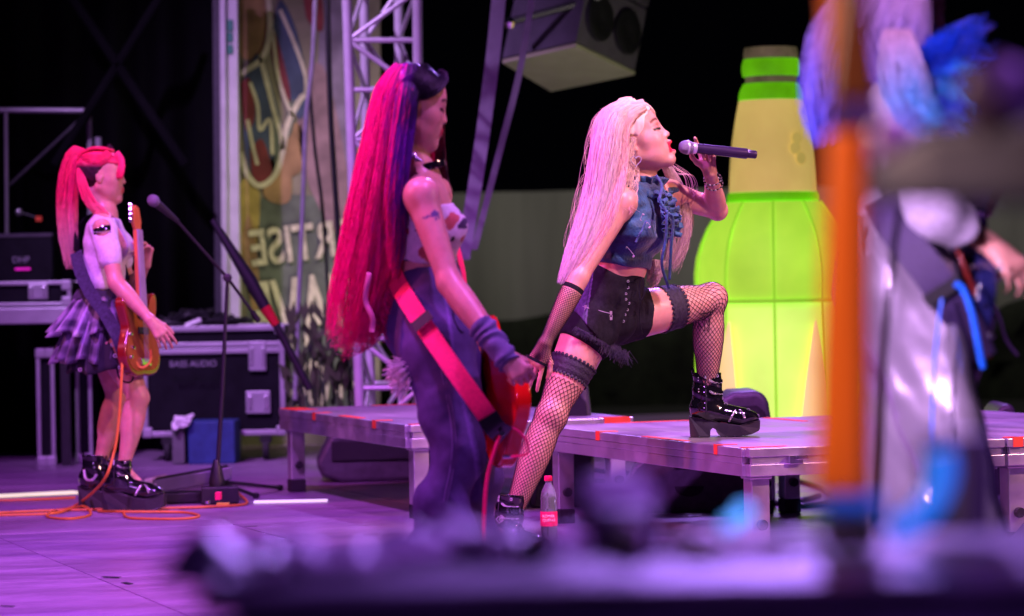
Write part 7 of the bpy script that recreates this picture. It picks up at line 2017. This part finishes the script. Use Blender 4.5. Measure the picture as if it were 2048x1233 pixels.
# her vocal microphone
ma = P(1916, 122, D1 - .15); mb_ = P(1990, 205, D1 - .30)
mc = empty("microphone", tuple(ma), "violet lit vocal microphone in front of the blue windblown hair", "microphone")
Rm = frame(nrm(mb_ - ma)); Rz = np.stack([Rm[:, 1], Rm[:, 2], Rm[:, 0]], 1)
s = MB(); s.lathe([(.003, -.026), (.014, -.0235), (.022, -.015), (.027, -.002), (.0265, .008), (.022, .02), (.019, .026)], ma, 24, R=Rz); s.build("grille", M['mic_grille'], mc, smooth=True)
s = MB(); s.lathe([(.018, .026), (.019, .04), (.012, .13), (.010, .16)], ma, 18, R=Rz); s.build("handle_body", M['black_plastic'], mc, smooth=True)
# ------------------------------------------------------------------ water bottle behind the singer's planted boot
wb = GZ(1098, 1130); bx = P(1098, 1045, 10.9); bx = np.array([bx[0], 10.9, 0])
M['pet'] = mat("green_plastic", (.62, .78, .70), .06, 0, .02, 8, trans=.85, ior=1.2)
bot = empty("water_bottle", tuple(bx), "clear plastic water bottle with red cap and red label beside the platform leg", "bottle")
zt = P(1098, 952, 10.9)[2]
H_ = zt
s = MB(); s.lathe([(.026, 0), (.030, .006), (.030, .04), (.028, .05), (.030, .06), (.0305, H_ * .55), (.029, H_ * .68), (.030, H_ * .72), (.026, H_ * .80), (.016, H_ * .88), (.012, H_ * .90), (.012, H_ * .93)], (0, 0, 0), 28); s.build("bottle_body", M['pet'], bot, smooth=True, world=False)
s = MB(); s.lathe([(.014, H_ * .935), (.0148, H_ * .94), (.0148, H_ * .985), (.013, H_ * 1.0)], (0, 0, 0), 24); s.build("cap", M['red_strap'], bot, smooth=True, world=False)
zl1 = P(1098, 1023, 10.9)[2]; zl0 = P(1098, 1052, 10.9)[2]
s = MB(); s.lathe([(.0312, zl0), (.0315, (zl0 + zl1) / 2), (.0312, zl1)], (0, 0, 0), 28); s.build("label", M['red_strap'], bot, smooth=True, world=False)
for k, tx in enumerate(("RÖMER", "QUELLE")):
    o = text_mesh("label_lettering", tx, .0135, .0003, M['white_tape'], bot); o.location = (-.024, -.0325, zl1 - .020 - k * .014); o.rotation_euler = (math.pi / 2, 0, 0)

# ------------------------------------------------------------------ gear close to the lens, far out of focus
DN = 2.7
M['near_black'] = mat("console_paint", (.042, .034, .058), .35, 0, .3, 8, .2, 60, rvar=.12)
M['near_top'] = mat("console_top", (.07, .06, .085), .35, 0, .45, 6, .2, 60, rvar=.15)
a = P(395, 1130, 2.35); zt = .745
con = empty("mixing_console", (0.33, 2.95, 0), "dark equipment desk across the bottom of the photo, its top lit violet", "equipment desk")
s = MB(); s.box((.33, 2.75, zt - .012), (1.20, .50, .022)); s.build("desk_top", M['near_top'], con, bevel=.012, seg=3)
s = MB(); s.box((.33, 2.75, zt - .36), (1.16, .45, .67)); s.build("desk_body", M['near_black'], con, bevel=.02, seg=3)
s = MB(); s.box((.33, 2.49, zt - .055), (1.18, .03, .05)); s.build("front_rail", M['near_black'], con, bevel=.01)
rr = random.Random(12)
def near_box(name, px, py, d, w, h, dp, m, label, cat, rz=0.0, bev=.012):
    c = P(px, py, d); z = zt
    s = MB(); s.box((0, 0, h / 2), (w, dp, h)); o = s.build(name, m, None, world=False, bevel=bev, seg=3); o.location = (c[0], c[1], z + .001); o.rotation_euler = (0, 0, rz); tag(o, label, cat); return o
M['near_violet'] = mat("pale_gear", (.42, .40, .46), .35, 0, .2, 10)
near_box("gear_box", 1245, 1060, 2.86, .070, .036, .08, M['near_black'], "black blurred box standing on the desk below the fishnet stocking", "box", .1)
b0 = near_box("soft_bag", 1225, 1000, 2.95, .085, .062, .08, M['near_violet'], "pale violet blurred pouch on the desk behind the black box", "pouch", .05, .028)
def cloth_heap(name, x0, x1, d, hgt, seed, label, m):
    """a crumpled soft heap lying on the desk"""
    a, b_ = P(x0, 1100, d), P(x1, 1100, d); f = Field((a[0] - .05, d - .14, zt - .02), (b_[0] + .05, d + .14, zt + hgt + .06), .006); r_ = random.Random(seed)
    n = max(4, int((b_[0] - a[0]) / .035))
    for k in range(n):
        x = a[0] + (b_[0] - a[0]) * (k + .5) / n; f.ell((x, d + r_.uniform(-.05, .05), zt), (r_.uniform(.03, .06), r_.uniform(.04, .08), hgt * r_.uniform(.45, 1.0)), None, .02)
    f.warp(folds(((1, .4, .3), 120, .003, seed, (0, 1, 0), 30), ((.2, 1, .5), 90, .003, 1, (1, 0, 0), 20)), .03)
    f.cut((0, 0, zt + .001), (0, 0, -1)); o = f.mesh(name, m); tag(o, label, "cloth")
cloth_heap("pale_cloth", 760, 1130, 2.80, .034, 3, "pale violet crumpled cloth on the desk under the bass player's wide trousers", M['near_violet'])
cloth_heap("pale_cloth", 540, 720, 2.70, .022, 5, "small pale crumpled cloth near the left end of the desk", M['near_violet'])
cloth_heap("pale_cloth", 1330, 1560, 2.78, .024, 7, "pale crumpled cloth on the desk left of the orange guitar neck", M['near_violet'])
cloth_heap("dark_bag", 395, 520, 2.62, .040, 9, "dark soft bag sagging on the left end of the desk", M['near_black'])
def ball(name, px, py, d, r, m, label, cat):
    s = MB(); s.lathe([(r * math.sin(t), -r * math.cos(t)) for t in np.linspace(.05, math.pi - .05, 12)], P(px, py, d), 20); tag(s.build(name, m, smooth=True), label, cat)
M['pale_knob'] = mat("pale_knob", (.70, .62, .80), .3, 0, .05, 10)
ball("round_knob", 1262, 1078, 2.75, .019, M['pale_knob'], "round pale violet knob on the desk below the water bottle, large and blurred", "knob")
ball("round_knob", 1075, 1082, 2.75, .014, M['pale_knob'], "smaller round pale knob on the desk below the planted boot", "knob")
M['blue_led'] = mat("blue_lamp", (.10, .38, 1.0), .4, emit=True, estr=1.6)
ball("blue_lamp", 1462, 1052, 2.9, .009, M['blue_led'], "lower blue lamp glowing on the desk before the near platform leg", "lamp")
ball("blue_lamp", 1487, 1026, 2.95, .009, M['blue_led'], "upper blue lamp glowing on the desk before the near platform leg", "lamp")
ball("blue_lamp", 1826, 1040, 2.75, .009, M['blue_led'], "blue lamp glowing at the foot of the curved blue tube", "lamp")
# curved glossy blue tube with added glow round a dark drum, on the desk's right half
M['blue_glow'] = mat("blue_glow_tube", (.02, .20, .85), .25, 0, .1, 6, coat=1, emit=True, estr=.6)  # emission stands in for blue light on the tube
cable("blue_tube", [P(1780, 1062, 2.7), P(1815, 1052, 2.7), P(1860, 1010, 2.7), P(1885, 950, 2.7), P(1880, 900, 2.7)], .012, M['blue_glow'], "curved glossy blue tube with added glow in front of the silver trousers' knee", "tube")
s = MB(); s.lathe([(.001, -.045), (.034, -.045), (.036, 0), (.034, .045), (.001, .045)], P(1915, 965, 2.82), 24); tag(s.build("dark_drum", M['near_black'], smooth=True), "dark rounded housing right of the curved blue tube", "housing")
# the orange guitar neck on its rack, dark headstock above
DG = 2.75
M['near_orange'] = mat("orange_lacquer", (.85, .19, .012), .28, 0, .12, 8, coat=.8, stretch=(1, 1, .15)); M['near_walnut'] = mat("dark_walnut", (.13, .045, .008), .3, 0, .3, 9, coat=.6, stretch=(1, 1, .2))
ng = empty("guitar_on_rack", tuple(P(1690, 1000, DG)), "orange necked guitar standing upright close to the lens, headstock up", "guitar")
s = MB()
t0, t1 = P(1688, 300, DG), P(1680, 985, DG)
def slab(p0, p1, w0, w1, th, name, m, parent, bev=.008):
    V = []; fs = []
    for p, w in ((p0, w0), (p1, w1)):
        V += [p + np.array([-w / 2, -th / 2, 0]), p + np.array([w / 2, -th / 2, 0]), p + np.array([w / 2, th / 2, 0]), p + np.array([-w / 2, th / 2, 0])]
    fs = [(3, 2, 1, 0), (4, 5, 6, 7), (0, 1, 5, 4), (1, 2, 6, 5), (2, 3, 7, 6), (3, 0, 4, 7)]
    o = mesh_obj(name, V, fs, m, parent); b = o.modifiers.new("b", 'BEVEL'); b.width = bev; b.segments = 4; return o
slab(P(1690, 262, DG), P(1678, 990, DG), .033, .046, .028, "neck", M['near_orange'], ng)
slab(P(1722, 262, DG - .0), P(1722, 990, DG), .018, .022, .022, "fretboard", M['near_walnut'], ng, .004)  # dark strip stands in for the neck's shaded right side
slab(P(1700, -90, DG), P(1708, 205, DG), .018, .052, .020, "headstock", M['near_walnut'], ng)
slab(P(1656, -60, DG + .01), P(1672, 215, DG + .01), .010, .014, .018, "headstock_lit_edge", M['near_orange'], ng, .003)  # lit left edge of the headstock put in as an orange strip
slab(P(1712, 205, DG), P(1712, 262, DG), .052, .050, .034, "nut_block", mat("violet_felt", (.05, .02, .10), .7), ng)
slab(P(1700, 990, DG), P(1700, 1030, DG), .062, .066, .06, "cradle", mat("blue_lit_plastic", (.02, .16, .55), .35), ng)  # blue light on the cradle is put into its base colour
slab(P(1700, 1032, DG), P(1700, 1100, DG), .05, .05, .05, "rack_foot", M['near_black'], ng)
# grey boom arm reaching in from the right
ar = empty("camera_crane_arm", tuple(P(1900, 320, 2.6)), "broad grey blurred arm reaching in from the right photo edge", "arm")
M['arm_grey'] = mat("arm_grey", (.055, .055, .10), .5, 0, .2, 8)
ctr = [P(1735, 365, 2.62), P(1850, 330, 2.6), P(2150, 312, 2.55)]
s = MB()
V = []; fs = []
for i, (p, h, w) in enumerate(zip(ctr, (.040, .066, .086), (.04, .06, .06))):
    V += [p + np.array([0, -w / 2, -h / 2]), p + np.array([0, w / 2, -h / 2]), p + np.array([0, w / 2, h / 2]), p + np.array([0, -w / 2, h / 2])]
    if i: k = (i - 1) * 4; fs += [(k + q, k + (q + 1) % 4, k + 4 + (q + 1) % 4, k + 4 + q) for q in range(4)]
fs += [(3, 2, 1, 0), (8, 9, 10, 11)]
o = mesh_obj("arm_body", V, fs, M['arm_grey'], ar); b = o.modifiers.new("b", 'BEVEL'); b.width = .015; b.segments = 4
def knob_on(px, py, d, r, m, nm):
    s = MB(); s.lathe([(r * .6, -r * .6), (r, -r * .3), (r, r * .3), (r * .6, r * .6)], P(px, py, d), 18, R=np.array([[1, 0, 0], [0, 0, 1], [0, -1, 0]])); s.build(nm, m, ar, smooth=True)
M['violet_highlight_knob'] = mat("violet_highlight_knob", (.22, .10, .36), .3, 0, .05, 10, coat=.5)  # purple highlight is put into the knob's colour
knob_on(1785, 275, 2.6, .020, M['violet_highlight_knob'], "clamp_knob"); knob_on(1990, 185, 2.55, .030, mat("dark_violet_highlight_knob", (.07, .04, .10), .4), "tilt_knob")  # both knobs carry their purple highlight as colour
s = MB(); s.tube([P(1985, 190, 2.56), P(1985, 300, 2.57)], .02, 12); s.build("knob_stem", M['near_black'], ar, smooth=True)
